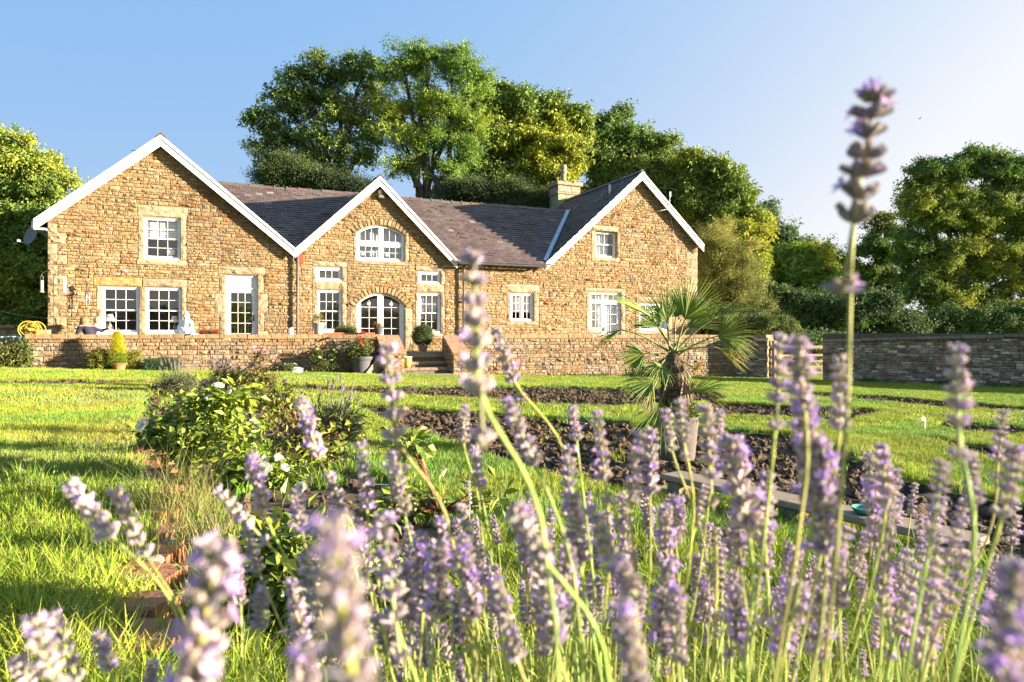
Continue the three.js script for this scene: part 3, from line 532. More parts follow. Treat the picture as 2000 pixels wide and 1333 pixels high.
win('sash_window', 'w10', -0.16, (w, f, b, r, n) => { const q = [r[0], r[1], r[2], r[3]]; sash(2, 1, 1, 0.045)(w, f, b, q, n); curtain(w, [r[0], r[1], mixN(r[0], r[2], 0.75), r[3]], n - 0.2, [0.85, 0.88, 0.92], 5); }, 'recessed sash window high in the right gable');
win('door_with_side_light', 'd3', -0.07, (w, f, b, r, n) => {
  const m = fu(1178), st = fy(1183, 589); boxFrame(f, r, n, 0.05, 0.03); f.push(box(r[0] + 0.05, r[1] + 0.05, n - 0.09, m, fy(1165, 643), n - 0.006, [1, 1, 1]), box(m - 0.03, fy(1165, 643), n - 0.1, m + 0.03, r[3] - 0.05, n + 0.003, [1, 1, 1]), box(r[0] + 0.05, st - 0.03, n - 0.08, r[2] - 0.05, st + 0.03, n - 0.001, [1, 1, 1]));
  glazing(w, f, b, [r[0] + 0.05, fy(1165, 643), m - 0.03, st - 0.03], n - 0.02, 2, 3, 0.05); glazing(w, f, b, [r[0] + 0.05, st + 0.03, m - 0.03, r[3] - 0.05], n - 0.02, 2, 1, 0.03); glazing(w, f, b, [m + 0.03, st + 0.03, r[2] - 0.05, r[3] - 0.05], n - 0.02, 3, 1, 0.03);
  glazing(w, f, b, [m + 0.03, r[1] + 0.03, r[2] - 0.05, st - 0.03], n - 0.015, 2, 4, 0.09, { bottom: 0.2 }); curtain(w, [r[0], r[1] + 0.3, r[2], r[3]], n - 0.2, [0.95, 0.95, 0.95], 12);
  part('door_handle', box(m + 0.06, FLOOR + 0.75, n - 0.01, m + 0.09, FLOOR + 0.92, n + 0.04, [0.1, 0.1, 0.1]), M.plain, w);
});
win('casement_window', 'w11', -0.08, (w, f, b, r, n) => { boxFrame(f, r, n, 0.05, 0.05); const m = (r[0] + r[2]) / 2; f.push(box(m - 0.03, r[1] + 0.05, n - 0.1, m + 0.03, r[3] - 0.05, n + 0.002, [1, 1, 1])); for (const [a, c] of [[r[0] + 0.05, m - 0.03], [m + 0.03, r[2] - 0.05]]) glazing(w, f, b, [a, r[1] + 0.05, c, r[3] - 0.05], n - 0.02, 2, 3, 0.05); curtain(w, [r[0], r[1], r[2], r[3]], n - 0.2, [0.95, 0.95, 0.95]); });
{ // the hall behind the left door: olive wall and a white stair balustrade
  const [u0, y0, u1] = O.d1, s = []; s.push(box(u0 - 0.1, FLOOR + 0.6, -1.75, u0 - 0.06, FLOOR + 0.62, -1.7, [1, 1, 1]));
  for (let i = 0; i < 6; i++) { const u = u0 + 0.1 + i * 0.22; s.push(box(u, FLOOR, -1.6, u + 0.035, FLOOR + 0.75 + i * 0.1, -1.565, [1, 1, 1])); }
  s.push(tube([V(u0, FLOOR + 0.72, -1.58), V(u0 + 1.5, FLOOR + 1.42, -1.58)], 0.035, 6, [1, 1, 1])); part('stair_balustrade', s, M.white, house);
  part('hall_wall', box(u0 - 0.6, FLOOR, -1.75, u1 + 0.6, 2.6, -1.68, [0.34, 0.4, 0.05]), M.matt, house);
}
// ---- roofs
const slateCol = (a, b) => { const k = rr(0.8, 1.22), l = smooth(0.6, 0.75, fbm(a * 0.8, b * 0.8, 3, 3)), q = R(); const c = mix3([0.098, 0.066, 0.066], [0.128, 0.09, 0.084], q); return (R() < 0.02 ? [0.26, 0.22, 0.19] : mix3(c, [0.15, 0.125, 0.105], l * 0.5)).map((v) => v * k); };
function slabPoly(pts, nrm, thick, off, col) { // pts: 3-D polygon in order
  const g = new Tris(), up = pts.map((p) => p.map((v, i) => v + nrm[i] * off)), dn = up.map((p) => p.map((v, i) => v - nrm[i] * thick));
  const ax = V(...pts[1]).sub(V(...pts[0])).normalize(), ay = V(...nrm).cross(ax); const flat = pts.map((p) => new THREE.Vector2(V(...p).dot(ax), V(...p).dot(ay)));
  for (const [i, j, k] of THREE.ShapeUtils.triangulateShape(flat, [])) { g.tri(up[i], up[j], up[k], col); g.tri(dn[i], dn[k], dn[j], col); }
  for (let i = 0; i < pts.length; i++) { const j = (i + 1) % pts.length; g.quad(up[i], dn[i], dn[j], up[j], col); }
  return g.geo();
}
const roofParts = [];
function slates(poly, map, nrm, rowH, w, seed) { // poly in (along, up the slope)
  R = rng(seed); const A = poly.map((p) => p[0]), B = poly.map((p) => p[1]), a0 = min(...A), a1 = max(...A), b1 = max(...B); let row = 0;
  const ok = (a, b) => inPoly(a, b, poly);
  for (let b = min(...B); b < b1; b += rowH, row++) for (let a = a0 - (row % 2) * w / 2; a < a1; a += w) {
    const ca = a + w / 2, cb = b + rowH * 0.55; if (!ok(ca, cb) && !(ok(a + 0.03, cb) || ok(a + w - 0.03, cb))) continue;
    const g = new Tris(), lift = 0.018 + rr(0, 0.014) + (R() < 0.03 ? 0.02 : 0), x0 = a + 0.004, x1 = a + w - 0.004, y0 = b + rr(-0.008, 0.008), y1 = b + rowH * 1.12, sk = rr(-0.006, 0.006), c = slateCol(a, b);
    const Pt = (x, y, h) => { const q = map(x, y); return [q[0] + nrm[0] * h, q[1] + nrm[1] * h, q[2] + nrm[2] * h]; }, U = R() * 9, uv = (x, y) => [x + U, y + U];
    g.quad(Pt(x0, y0 + sk, lift), Pt(x1, y0 - sk, lift), Pt(x1, y1, 0.004), Pt(x0, y1, 0.004), c, uv(x0, y0), uv(x1, y0), uv(x1, y1), uv(x0, y1));
    g.quad(Pt(x0, y0 + sk, lift - 0.02), Pt(x1, y0 - sk, lift - 0.02), Pt(x1, y0 - sk, lift), Pt(x0, y0 + sk, lift), c.map((v) => v * 0.9), uv(x0, y0), uv(x1, y0), uv(x1, y0 + 0.02), uv(x0, y0 + 0.02));
    const p = map(ca, cb); roofParts.push({ g, p, size: w * rowH / fd(p[0], p[2]) ** 2 * (p[1] > 3.3 ? 1 : 0.5) * (ok(ca, cb) ? 1 : 0.3) });
  }
}
{
  const dark = [0.07, 0.06, 0.06], roof = new THREE.Group(); roof.name = 'roof'; house.add(roof);
  const e = 0.27, cp = 1 / hypot(1, PITCH), sp = PITCH * cp, nm = [0, cp, sp];
  const mainMap = (a, b) => [a, EAVE + PITCH * (0.2 - 0.4) + b * sp, 0.4 - b * cp];
  const toB = (h) => (h - (EAVE + PITCH * -0.2)) / sp;
  // valleys: where the gables' slopes meet the main roof
  const mainPoly = [[GL.e1, toB(GL.h1 + 0.02)], [GM.e0 - 0.0, toB(GM.h0 + 0.02)], [GM.a, toB(GM.h)], [GM.e1, toB(GM.h1)], [GM.e1 + 0.02, 0], [GR.e0 - 0.04, 0], [GR.e0, toB(GR.h0)], [4.68, toB(RIDGE)], [-11.68, toB(RIDGE)]];
  slates(mainPoly, mainMap, nm, 0.19, 0.27, 301);
  const core = [];
  core.push(slabPoly(mainPoly.map(([a, b]) => mainMap(a, b)), nm, 0.1, -0.012, dark));
  core.push(slabPoly([[-13, RIDGE, -4], [7, RIDGE, -4], [7, EAVE - 0.1, -8.9], [-13, EAVE - 0.1, -8.9]], [0, 0.82, -0.57], 0.1, 0, dark));
  for (const g of [GL, GM, GR]) for (const s of [-1, 1]) {
    const eu = s < 0 ? g.e0 : g.e1, eh = s < 0 ? g.h0 : g.h1, dx = g.a - eu, dy = g.h - eh, L = hypot(dx, dy), nr = [-dy / L * Math.sign(dx), abs(dx) / L, 0], nv = (h) => 0.2 - (h - EAVE) / PITCH;
    const back = g === GM ? nv(g.h) : -8.9, eb = g === GM || (g === GR && s < 0) || (g === GL && s > 0) ? min(0.15, nv(eh)) : -8.9;
    const pts = g === GM ? [[eu, eh, e], [g.a, g.h, e], [g.a, g.h, back], [eu, eh, eb]] : eb > -1 ? [[eu, eh, e], [g.a, g.h, e], [g.a, g.h, back], [g === GR ? 4.68 : -11.68, RIDGE, back], [g === GR ? 4.68 : -11.68, RIDGE, -4], [eu, eh, eb]] : [[eu, eh, e], [g.a, g.h, e], [g.a, g.h, back], [eu, eh, eb]];
    core.push(slabPoly(pts, nr, 0.05, -0.012, dark));
    if ((g === GR || g === GM) && s < 0) slates((g === GM ? [[e, 0], [e, L], [back, L], [eb, 0]] : [[e, 0], [e, L], [back, L], [back, L * (4.68 - eu) / dx], [-4, L * (4.68 - eu) / dx], [eb, 0]]), (a, b) => [eu + b / L * dx, eh + b / L * dy, a], nr, 0.19, 0.27, g === GR ? 302 : 303);
    if (g === GR && s < 0) { // the lead valley
      const q = [[GR.e0 + 0.02, GR.h0 + 0.03, 0.24], [4.68, RIDGE + 0.03, -4]], w = 0.1; const A = V(...q[0]), Bv = V(...q[1]), up = V(nr[0] + nm[0], nr[1] + nm[1], nr[2] + nm[2]).normalize(), sd = Bv.clone().sub(A).cross(up).normalize().multiplyScalar(w);
      const lead = new Tris(); const l = (p, k, h) => p.clone().addScaledVector(sd, k).addScaledVector(up, h).toArray(); const n5 = 6; for (let i = 0; i < n5; i++) { const p = A.clone().lerp(Bv, i / n5 + 0.002), r = A.clone().lerp(Bv, (i + 1) / n5), h = 0.045 + (i % 2) * 0.004; lead.quad(l(p, -1, h + 0.05), l(p, 0, h), l(r, 0, h), l(r, -1, h + 0.05), [1, 1, 1]); lead.quad(l(p, 0, h), l(p, 1, h + 0.05), l(r, 1, h + 0.05), l(r, 0, h), [1.1, 1.1, 1.1]); }
      part('lead_valley', lead.geo(), M.lead, roof);
    }
  }
  part('roof_slope', core, M.slate, roof);
  roofParts.sort((a, b) => b.size - a.size); roofParts.slice(0, 290).forEach((s) => part('slate', s.g.geo(), M.slate, roof));
  const t = new Tris(); roofParts.slice(290).forEach(({ g }) => { for (const k of ['p', 'c', 'u']) for (const v of g[k]) t[k].push(v); }); part('slates', t.geo(), M.slate, roof).userData.kind = 'stuff';
  // ridge tiles
  R = rng(310);
  const rt = (L, col) => { const s = new THREE.Shape(); s.moveTo(-0.15, -0.11); s.lineTo(0, 0.02); s.lineTo(0.15, -0.11); s.lineTo(0.165, -0.09); s.lineTo(0.03, 0.045); s.lineTo(-0.03, 0.045); s.lineTo(-0.165, -0.09); s.closePath(); return prep(new THREE.ExtrudeGeometry(s, { depth: L, bevelEnabled: false }), col); };
  for (let u = -12.2; u < 4.9; u += 0.46) { const m = part('ridge_tile', rt(0.44, [0.12, 0.09, 0.078].map((v) => v * rr(0.75, 1.25))), M.slate, roof); m.rotation.y = PI / 2; m.position.set(u, RIDGE + rr(0, 0.03) + 0.02 * sin(u * 0.9), -4); const c = part('ridge_tile', rt(0.06, [0.12, 0.1, 0.085]), M.slate, roof); c.rotation.y = PI / 2; c.scale.set(1.2, 1.5, 1); c.position.set(u - 0.02, RIDGE + 0.012, -4); }
  for (const g of [GR, GM]) for (let n = 0.27; n > (g === GR ? -6.2 : -3.5); n -= 0.46) { const m = part('ridge_tile', rt(0.44, [0.11, 0.1, 0.1].map((v) => v * rr(0.75, 1.25))), M.slate, roof); m.position.set(g.a, g.h + 0.02 + rr(0, 0.015), n - 0.44); }
  const m = part('ridge_tile', rt(0.9, [0.16, 0.13, 0.09]), M.slate, roof); m.position.set(GL.a, GL.h + 0.03, -0.62);
  // white bargeboards with a moulding, soffits
  const board = (g, s, drop, thick, z, lift) => {
    const eu = s < 0 ? g.e0 : g.e1, eh = s < 0 ? g.h0 : g.h1, sh = new THREE.Shape(), t = lift; const k = (g.h - eh) / (g.a - eu);
    sh.moveTo(eu, eh + t); sh.lineTo(g.a, g.h + t); sh.lineTo(g.a, g.h - drop); sh.lineTo(eu + (g === GL && s < 0 ? 0.02 : 0), eh - drop + 0.04); sh.lineTo(eu, eh - drop + 0.08); sh.closePath(); return prep(new THREE.ExtrudeGeometry(sh, { depth: thick, bevelEnabled: false }).translate(0, 0, z), [1, 1, 1]);
  };
  for (const g of [GL, GM, GR]) for (const s of [-1, 1]) {
    const b = part('bargeboard', [board(g, s, 0.36, 0.03, 0.23 - (s > 0 ? 0.0006 : 0), -0.012), board(g, s, 0.12, 0.03, 0.2605 - (s > 0 ? 0.0006 : 0), 0.0)], M.white, house);
    const eu = s < 0 ? g.e0 : g.e1, eh = s < 0 ? g.h0 : g.h1, dx = g.a - eu, dy = g.h - eh, L = hypot(dx, dy);
    const nr = [-dy / L * Math.sign(dx), abs(dx) / L, 0];
    part('soffit', slabPoly([[eu, eh, 0.21], [g.a, g.h, 0.21], [g.a, g.h, -0.05], [eu, eh, -0.05]], nr, 0.02, -0.13, [0.8, 0.78, 0.72]), M.white, house);
  }
  part('eaves_box', [box(GL.e0 - 0.03, GL.h0 - 0.3, -8.4, UL - 0.002, GL.h0 - 0.24, 0.2, [0.8, 0.78, 0.72]), box(GL.e0 - 0.06, GL.h0 - 0.27, -8.4, GL.e0 - 0.03, GL.h0 - 0.05, 0.21, [1, 1, 1])], M.white, house);
}
// ---- rainwater goods
{
  const g = [], n = 0.46, y = EAVE - 0.17, prof = []; for (let i = 0; i <= 8; i++) { const a = PI + i / 8 * PI; prof.push([cos(a) * 0.065, sin(a) * 0.065]); } for (let i = 8; i >= 0; i--) { const a = PI + i / 8 * PI; prof.push([cos(a) * 0.055, sin(a) * 0.055]); }
  const s = new THREE.Shape(prof.map(([a, b]) => new THREE.Vector2(a, b))); const ge = prep(new THREE.ExtrudeGeometry(s, { depth: GR.e0 - GM.e1 - 0.05, bevelEnabled: false }).rotateY(PI / 2).translate(GM.e1 + 0.02, y, n), [0.055, 0.06, 0.065]); part('gutter', ge, M.plain, house);
  const pipe = (px, y0, y1, col, hop) => { const u = fu(px, 0.1), b = fy(px, y1, 0.1) - 0.4, t = fy(px, y0, 0.1), l = [tube([V(u, b, 0.13), V(u, t, 0.13)], 0.045, 10, col)]; for (let k = 0; k < 3; k++) { const q = mixN(b + 0.7, t - 0.2, k / 2); l.push(lathe([[0.036, -0.03], [0.048, -0.03], [0.048, 0.03], [0.036, 0.03]], 10, col).translate(u, q, 0.13), box(u - 0.07, q - 0.012, 0.0, u + 0.07, q + 0.012, 0.1, col)); }
    if (hop) l.push(lathe([[0.037, 0], [0.06, 0.05], [0.12, 0.2], [0.12, 0.24], [0.1, 0.24]], 4, col).rotateY(PI / 4).translate(u, t - 0.1, 0.13)); part('downpipe', l, M.plain, house); };
  pipe(580.5, 487, 660, [0.13, 0.1, 0.085], true); pipe(905, 520, 665, [0.12, 0.1, 0.08], false);
}
// ---- chimney, roof vent, air bricks
{
  R = rng(321); const n0 = -6.5, u0 = fu(1090, n0), u1 = fu(1134, n0), y0 = RIDGE - 0.6, yt = fy(1110, 362, n0), ch = new THREE.Group(); ch.name = 'chimney'; house.add(ch); const n1 = n0 - 1.0;
  let y = y0; for (let k = 0; k < 7; k++) { const h = (yt - y0) / 7, f = k % 2; for (const [a, b] of f ? [[0, 0.38], [0.38, 1]] : [[0, 0.6], [0.6, 1]]) { const c = [0.4, 0.33, 0.22].map((v) => v * rr(0.75, 1.15)); part('stone_block', jitter(cbox((u1 - u0) * (b - a) - 0.012, h - 0.012, n0 - n1, 0.012, c), 0.012, 4, k).translate(mixN(u0, u1, (a + b) / 2), y + h / 2, (n0 + n1) / 2), M.dressed, ch); } y += h; }
  part('string_course', cbox(u1 - u0 + 0.12, 0.1, n0 - n1 + 0.12, 0.015, [0.3, 0.25, 0.18]).translate((u0 + u1) / 2, yt - 0.42, (n0 + n1) / 2), M.dressed, ch);
  part('chimney_cap', [cbox(u1 - u0 + 0.18, 0.2, n0 - n1 + 0.2, 0.03, [0.33, 0.29, 0.19]).translate((u0 + u1) / 2, yt + 0.08, (n0 + n1) / 2)], M.dressed, ch);
  const um = (u0 + u1) / 2 + 0.02, pot = fy(1106, 321, n0 - 0.4) - yt; part('chimney_pot', [lathe([[0.2, 0.1], [0.2, 0.2], [0.15, 0.26], [0.14, pot * 0.62], [0.2, pot * 0.62], [0.2, pot * 0.7], [0.12, pot * 0.72], [0.15, pot * 0.78], [0.19, pot * 0.88], [0.15, pot * 0.97], [0, pot]], 16, [0.36, 0.29, 0.2]).translate(um - 0.1, yt, (n0 + n1) / 2)], M.dressed, ch);
  const moss = []; for (let i = 0; i < 40; i++) moss.push(jitter(new THREE.IcosahedronGeometry(rr(0.04, 0.11), 1), 0.04, 6, i).scale(1, 0.6, 1).translate(rr(u0 - 0.05, u1 + 0.05), yt + 0.18, rr(n1, n0 + 0.08))); part('moss', merge(moss.map((g) => prep(g, [0.22, 0.2, 0.06]))), M.matt, ch).userData.kind = 'stuff';
  part('lead_flashing', [0, 1, 2].map((i) => box(u0 - 0.03 + i * 0.22, y0 + 0.28 + i * 0.2, n0 + 0.008 + i * 0.001, u0 + 0.24 + i * 0.22, y0 + 0.5 + i * 0.2, n0 + 0.02 + i * 0.001, [1.5, 1.5, 1.5])), M.lead, ch);
  const vu = 5.0, vy = GR.h0 + (vu - GR.e0) * (GR.h - GR.h0) / (GR.a - GR.e0), vn = -0.9; part('roof_vent', [tube([V(vu, vy - 0.05, vn), V(vu, vy + 0.36, vn)], 0.055, 12, [1, 1, 1]), lathe([[0.07, 0], [0.075, 0.03], [0, 0.05]], 12, [0.9, 0.9, 0.9]).translate(vu, vy + 0.35, vn)], M.white, house);
  for (const [px, py] of [[1077, 575], [1234, 547]]) { const [u, yy] = F(px, py); const l = [box(u - 0.075, yy - 0.1, -0.02, u + 0.075, yy + 0.1, 0.02, [0.2, 0.13, 0.1])]; for (let i = 0; i < 4; i++) l.push(box(u - 0.06, yy - 0.08 + i * 0.042, 0.02, u + 0.06, yy - 0.06 + i * 0.042, 0.027, [0.05, 0.04, 0.035])); part('air_brick', l, M.matt, house); }
}
// ---------------------------------------------------------------- terrace, steps, garden walls, gate
const groundUN = (u, n) => gy(CU * u + SU * n, fd(u, n)) - (E - HB);
const terraceTone = (a, b) => { const q = R(), k = rr(0.8, 1.15), w = fbm(a * 0.8, b * 1.5, 21, 3); const c = q < 0.16 ? pick(ST.brown) : q < 0.3 ? pick(ST.grey) : w > 0.58 ? pick(ST.pale) : pick(ST.gold); return mix3(c.map((v) => v * k), [0.2, 0.145, 0.105], 0.4); };
function coping(parent, a0, a1, y, h, n0, n1, len, tone, k) {
  for (let a = a0; a < a1 - 0.05;) { let l = rr(len * 0.75, len * 1.3); if (a1 - a - l < 0.3) l = a1 - a; const g = jitter(cbox(l - 0.012, h, n1 - n0, 0.014, tone()), 0.006, 7, floor(a * 9)); part('coping_stone', g.translate(a + l / 2, y(a + l / 2) - h / 2 + rr(-0.012, 0.008), (n0 + n1) / 2 + rr(-0.012, 0.012)).rotateZ(0), k || M.dressed, parent); a += l; }
}
const copeTone = () => { const k = rr(0.75, 1.2); return [0.3 * k, 0.19 * k, 0.1 * k]; };
{
  const floorShape = box(UL - 0.2, FLOOR - 0.12, -0.2, UR + 0.4, FLOOR, 2.15, [0.33, 0.27, 0.2]);
  const f = structure('terrace', floorShape, M.stone); f.position.set(0, E - HB, -D0); f.rotation.y = TH;
  const ends = [[fu(54, 2.5), -5.84], [-3.1, fu(1440, 2.5)]];
  const wall = thing('terrace_wall', 'low rubble retaining wall with brown flat coping along the front of the house terrace', 'wall', [0, E - HB, -D0], TH);
  const all = [];
  ends.forEach(([a0, a1], i) => {
    part('wall_core', box(a0, -2.2, 2.1, a1, HB - 0.09, 2.462, [0.2, 0.14, 0.09]), M.mortar, wall);
    all.push(...layStones({ a0, a1, b0: -1.6, b1: HB - 0.085, bottom: (u) => groundUN(u, 2.6) - 0.06, courses: [0.075, 0.17], lengths: [0.14, 0.46], depth: 0.04, colour: terraceTone, map: (a, b, n) => [a, b, 2.5 + n], seed: 81 + i, detail: 0.1 }));
    coping(wall, a0 - (i ? 0 : 0.08), a1, () => HB + 0.055, 0.135, 2.04, 2.56, 0.95, copeTone);
  });
  // the left end seen from the lawn
  all.push(...layStones({ a0: 2.1, a1: 2.5, b0: -0.6, b1: HB - 0.085, colour: terraceTone, depth: 0.02, map: (a, b, n) => [ends[0][0] - n - 0.03, b, a], seed: 85 }));
  hangStones(all, wall, M.stone, 290, (s) => s.size / fd(s.a, 2.5) ** 2);
  const brick = thing('terracotta_trough', 'long terracotta red trough behind the terrace coping beside the grey pot', 'planter', houseAt(fu(672, 1.8), HB - 0.12, 1.8), TH);
  part('trough', [cbox(2.3, 0.22, 0.3, 0.015, [0.36, 0.1, 0.04]).translate(0, 0.11, 0), cbox(2.36, 0.05, 0.34, 0.01, [0.4, 0.12, 0.05]).translate(0, 0.21, 0)], M.matt, brick); part('stand', cbox(2.1, 0.42, 0.26, 0.01, [0.3, 0.22, 0.14]).translate(0, -0.21, 0), M.matt, brick);
  // steps
  const st = thing('stone_steps', 'four worn stone steps between sloping side walls below the arched door', 'steps', [0, E - HB, -D0], TH);
  const s0 = -5.2, s1 = -3.58, lv = [-0.12, -0.34, -0.52, -0.717]; R = rng(88);
  lv.forEach((y, i) => { part('tread', jitter(cbox(s1 - s0 - 0.01, 0.1, 0.42, 0.018, [0.26, 0.21, 0.15].map((v) => v * rr(0.8, 1.1))), 0.012, 5, i).translate((s0 + s1) / 2, y - 0.05, 2.36 + i * 0.31), M.dressed, st); part('riser', box(s0, y - 0.5, 2.1 + i * 0.31, s1, y - 0.1, 2.52 + i * 0.31, [0.17, 0.13, 0.09]), M.stone, st); });
  for (const [a, b, L] of [[-5.84, -5.2, 1], [-3.58, -3.1, 0]]) {
    const sl = (n) => mixN(HB + 0.02, -0.03, smooth(0, 1, (n - 2.45) / 1.0) * 0.3 + 0.7 * (n - 2.45) / 1.0), sh = new THREE.Shape(); sh.moveTo(2.1, -1.3); sh.lineTo(3.4, -1.3); sh.lineTo(3.4, sl(3.45) - 0.08); sh.lineTo(2.45, HB - 0.08); sh.lineTo(2.1, HB - 0.08); sh.closePath();
    part('side_wall_core', prep(new THREE.ExtrudeGeometry(sh, { depth: b - a - 0.09, bevelEnabled: false }).rotateY(-PI / 2).translate(b - 0.045, 0, 0), [0.2, 0.15, 0.1]), M.mortar, st);
    const l = [...layStones({ a0: a, a1: b, b0: -1.0, b1: sl(3.45) - 0.06, colour: terraceTone, map: (p, q, n) => [p, q, 3.44 + n], seed: 91, depth: 0.035, lengths: [0.15, 0.4] }), ...layStones({ a0: 2.5, a1: 3.44, b0: -1.0, b1: HB, top: (n) => sl(n) - 0.08, colour: terraceTone, map: (p, q, n) => [L ? a - n : a - n, q, p], seed: 92, depth: 0.03, lengths: [0.15, 0.4] })];
    l.forEach((s) => part('stone', s.g.geo(), M.stone, st));
    const len = hypot(1.02, sl(2.45) - sl(3.47)), slab = part('coping_slab', jitter(cbox(b - a + 0.1, 0.1, len, 0.015, [0.34, 0.2, 0.12]), 0.006, 6), M.dressed, st); slab.position.set((a + b) / 2, (sl(2.45) + sl(3.47)) / 2 - 0.02, 2.96); slab.rotation.x = atan2(sl(2.45) - sl(3.47), 1.02);
  }
}
// the shaded garden wall on the right, its short return to the terrace, and the gate between
const GW = { x: 9.1, d: 28.35, ang: atan2(-0.612, 0.791) };
const gwAt = (a, n = 0) => ({ x: GW.x + 0.791 * a - 0.612 * n, d: GW.d - 0.612 * a - 0.791 * n });
const gwGround = (a, n = 0.1) => { const p = gwAt(a, n); return gy(p.x, p.d) - E; };
const greyTone = (a, b) => { const k = rr(0.7, 1.25), q = R(); return (q < 0.16 ? [0.5, 0.45, 0.37] : q < 0.2 ? ST.brown[1] : pick(ST.grey)).map((v, i) => v * k * [1.2, 1.1, 0.98][i]); };
function gardenWall(label, a0, a1, top, thick, seed, keep) {
  const w = thing('garden_wall', label, 'wall', [GW.x, E, -GW.d], GW.ang);
  part('wall_core', [box(a0, -2.4, -thick, a1, top((a0 + a1) / 2) - 0.2, -0.035, [0.12, 0.1, 0.08])], M.mortar, w);
  const l = layStones({ a0, a1, b0: -2.0, b1: 0.2, bottom: (a) => gwGround(a) - 0.06, top: (a) => top(a) - 0.1, courses: [0.045, 0.12], lengths: [0.14, 0.5], depth: 0.035, colour: greyTone, map: (a, b, n) => [a, b, n], seed, detail: 0.1 });
  hangStones(l, w, M.stone, keep, (s) => s.size / gwAt(s.a).d ** 2);
  R = rng(seed + 5); coping(w, a0, a1, top, 0.11, -thick - 0.05, 0.07, 0.6, () => { const k = rr(0.7, 1.3); return [0.25 * k, 0.21 * k, 0.15 * k]; });
  return w;
}
{
  const w1 = gardenWall('short shaded stretch of stone wall with a squared end, left of the field gate', 0, 1.35, () => 0.05, 0.75, 121, 80);
  layStones({ a0: -0.75, a1: 0.0, b0: -2.0, b1: 0.0, bottom: () => gwGround(1.4) - 0.05, courses: [0.18, 0.3], lengths: [0.3, 0.5], colour: (a, b) => sandstone(a, b), map: (a, b, n) => [1.36 + n, b, a], depth: 0.03, seed: 125 }).forEach((s) => part('stone', s.g.geo(), M.stone, w1));
  gardenWall('long grey dry stone garden wall in shade on the right of the lawn', 3.42, 30, (a) => mixN(-0.13, 0.16, (a - 3.4) / 9), 0.5, 131, 290);
  // five-barred gate
  const g0 = V(10.62, 0, -27.75), yb = gy(10.8, 27.8) + 0.06, gate = thing('field_gate', 'weathered wooden five-bar gate between the stone walls', 'gate', [g0.x, yb, g0.z], TH), c = () => [0.2, 0.14, 0.085].map((v) => v * rr(0.85, 1.1)), L = 2.75; R = rng(141);
  for (const [y, h] of [[0.1, 0.09], [0.34, 0.09], [0.58, 0.09], [0.82, 0.1], [1.14, 0.13]]) part('rail', cbox(L, h, 0.035, 0.006, c()).translate(L / 2, y + h / 2, 0), M.wood, gate);
  for (const x of [0.05, L - 0.05]) part('stile', cbox(0.1, 1.3, 0.075, 0.008, c()).translate(x, 0.66, -0.002), M.wood, gate);
  for (const [x0, y0, x1, y1] of [[0.1, 0.15, 1.35, 1.15], [L - 0.1, 0.15, 1.4, 1.15]]) { const b = part('brace', cbox(hypot(x1 - x0, y1 - y0), 0.08, 0.025, 0.005, c()), M.wood, gate); b.position.set((x0 + x1) / 2, (y0 + y1) / 2, -0.032); b.rotation.z = atan2(y1 - y0, x1 - x0); }
  const post = solo('gate_post', 'square timber gate post against the squared end of the wall', 'post', cbox(0.14, 1.55, 0.14, 0.012, [0.36, 0.26, 0.16]).translate(0, 0.7, 0), M.wood, [g0.x - 0.1, yb, g0.z + 0.04], TH);
  // low wall far left behind the house corner
  const lw = thing('boundary_wall', 'low stone wall behind the hose reel left of the house', 'wall', at(-60, 690, 23)); lw.position.y = gy(lw.position.x, 23); R = rng(151);
  part('wall_core', box(0, -0.3, -0.4, 4.2, 1.1, -0.03, [0.2, 0.15, 0.1]), M.mortar, lw);
  layStones({ a0: 0, a1: 4.2, b0: 0, b1: 1.1, colour: sandstone, map: (a, b, n) => [a, b, n], courses: [0.14, 0.24], lengths: [0.3, 0.6], depth: 0.03, seed: 152 }).forEach((s) => part('stone', s.g.geo(), M.stone, lw));
  coping(lw, 0, 4.2, () => 1.2, 0.1, -0.45, 0.05, 0.8, copeTone);
}
// ---------------------------------------------------------------- trees and shrubs
function sprig(seed, n, rad, len, wid, droop = 0.2) { // a spray of folded leaves
  R = rng(seed); const g = new Tris();
  for (let i = 0; i < n; i++) {
    const c = V(rr(-1, 1), rr(-0.8, 0.8), rr(-1, 1)).multiplyScalar(rad * rr(0.3, 1)), dir = c.clone().normalize().add(V(rr(-0.8, 0.8), rr(-0.9, 0.5) - droop, rr(-0.8, 0.8))).normalize(), up = V(rr(-0.6, 0.6), 1, rr(-0.6, 0.6)).normalize();
    const sd = dir.clone().cross(up).normalize(), nn = sd.clone().cross(dir), l = len * rr(0.7, 1.25), w = wid * rr(0.7, 1.2), k = rr(0.8, 1.2), y = rr(0.9, 1.12);
    const a = c.toArray(), t = c.clone().addScaledVector(dir, l).addScaledVector(nn, -0.15 * l).toArray(), m = c.clone().addScaledVector(dir, l * 0.45), p = m.clone().addScaledVector(sd, w / 2).addScaledVector(nn, w * 0.12).toArray(), q = m.clone().addScaledVector(sd, -w / 2).addScaledVector(nn, w * 0.12).toArray();
    g.tri(a, p, t, [k * y, k, k * 0.9]); g.tri(a, t, q, [k * y, k, k * 0.9]);
  }
  return g.geo();
}
const SPR = { broad: sprig(201, 18, 0.3, 0.15, 0.1), ash: sprig(202, 22, 0.3, 0.12, 0.055, 0.5), fine: sprig(203, 26, 0.26, 0.09, 0.035), big: sprig(204, 14, 0.34, 0.21, 0.13), tiny: sprig(205, 30, 0.12, 0.045, 0.024), needle: sprig(206, 34, 0.14, 0.06, 0.014, -0.3), rose: sprig(207, 12, 0.09, 0.055, 0.036) };
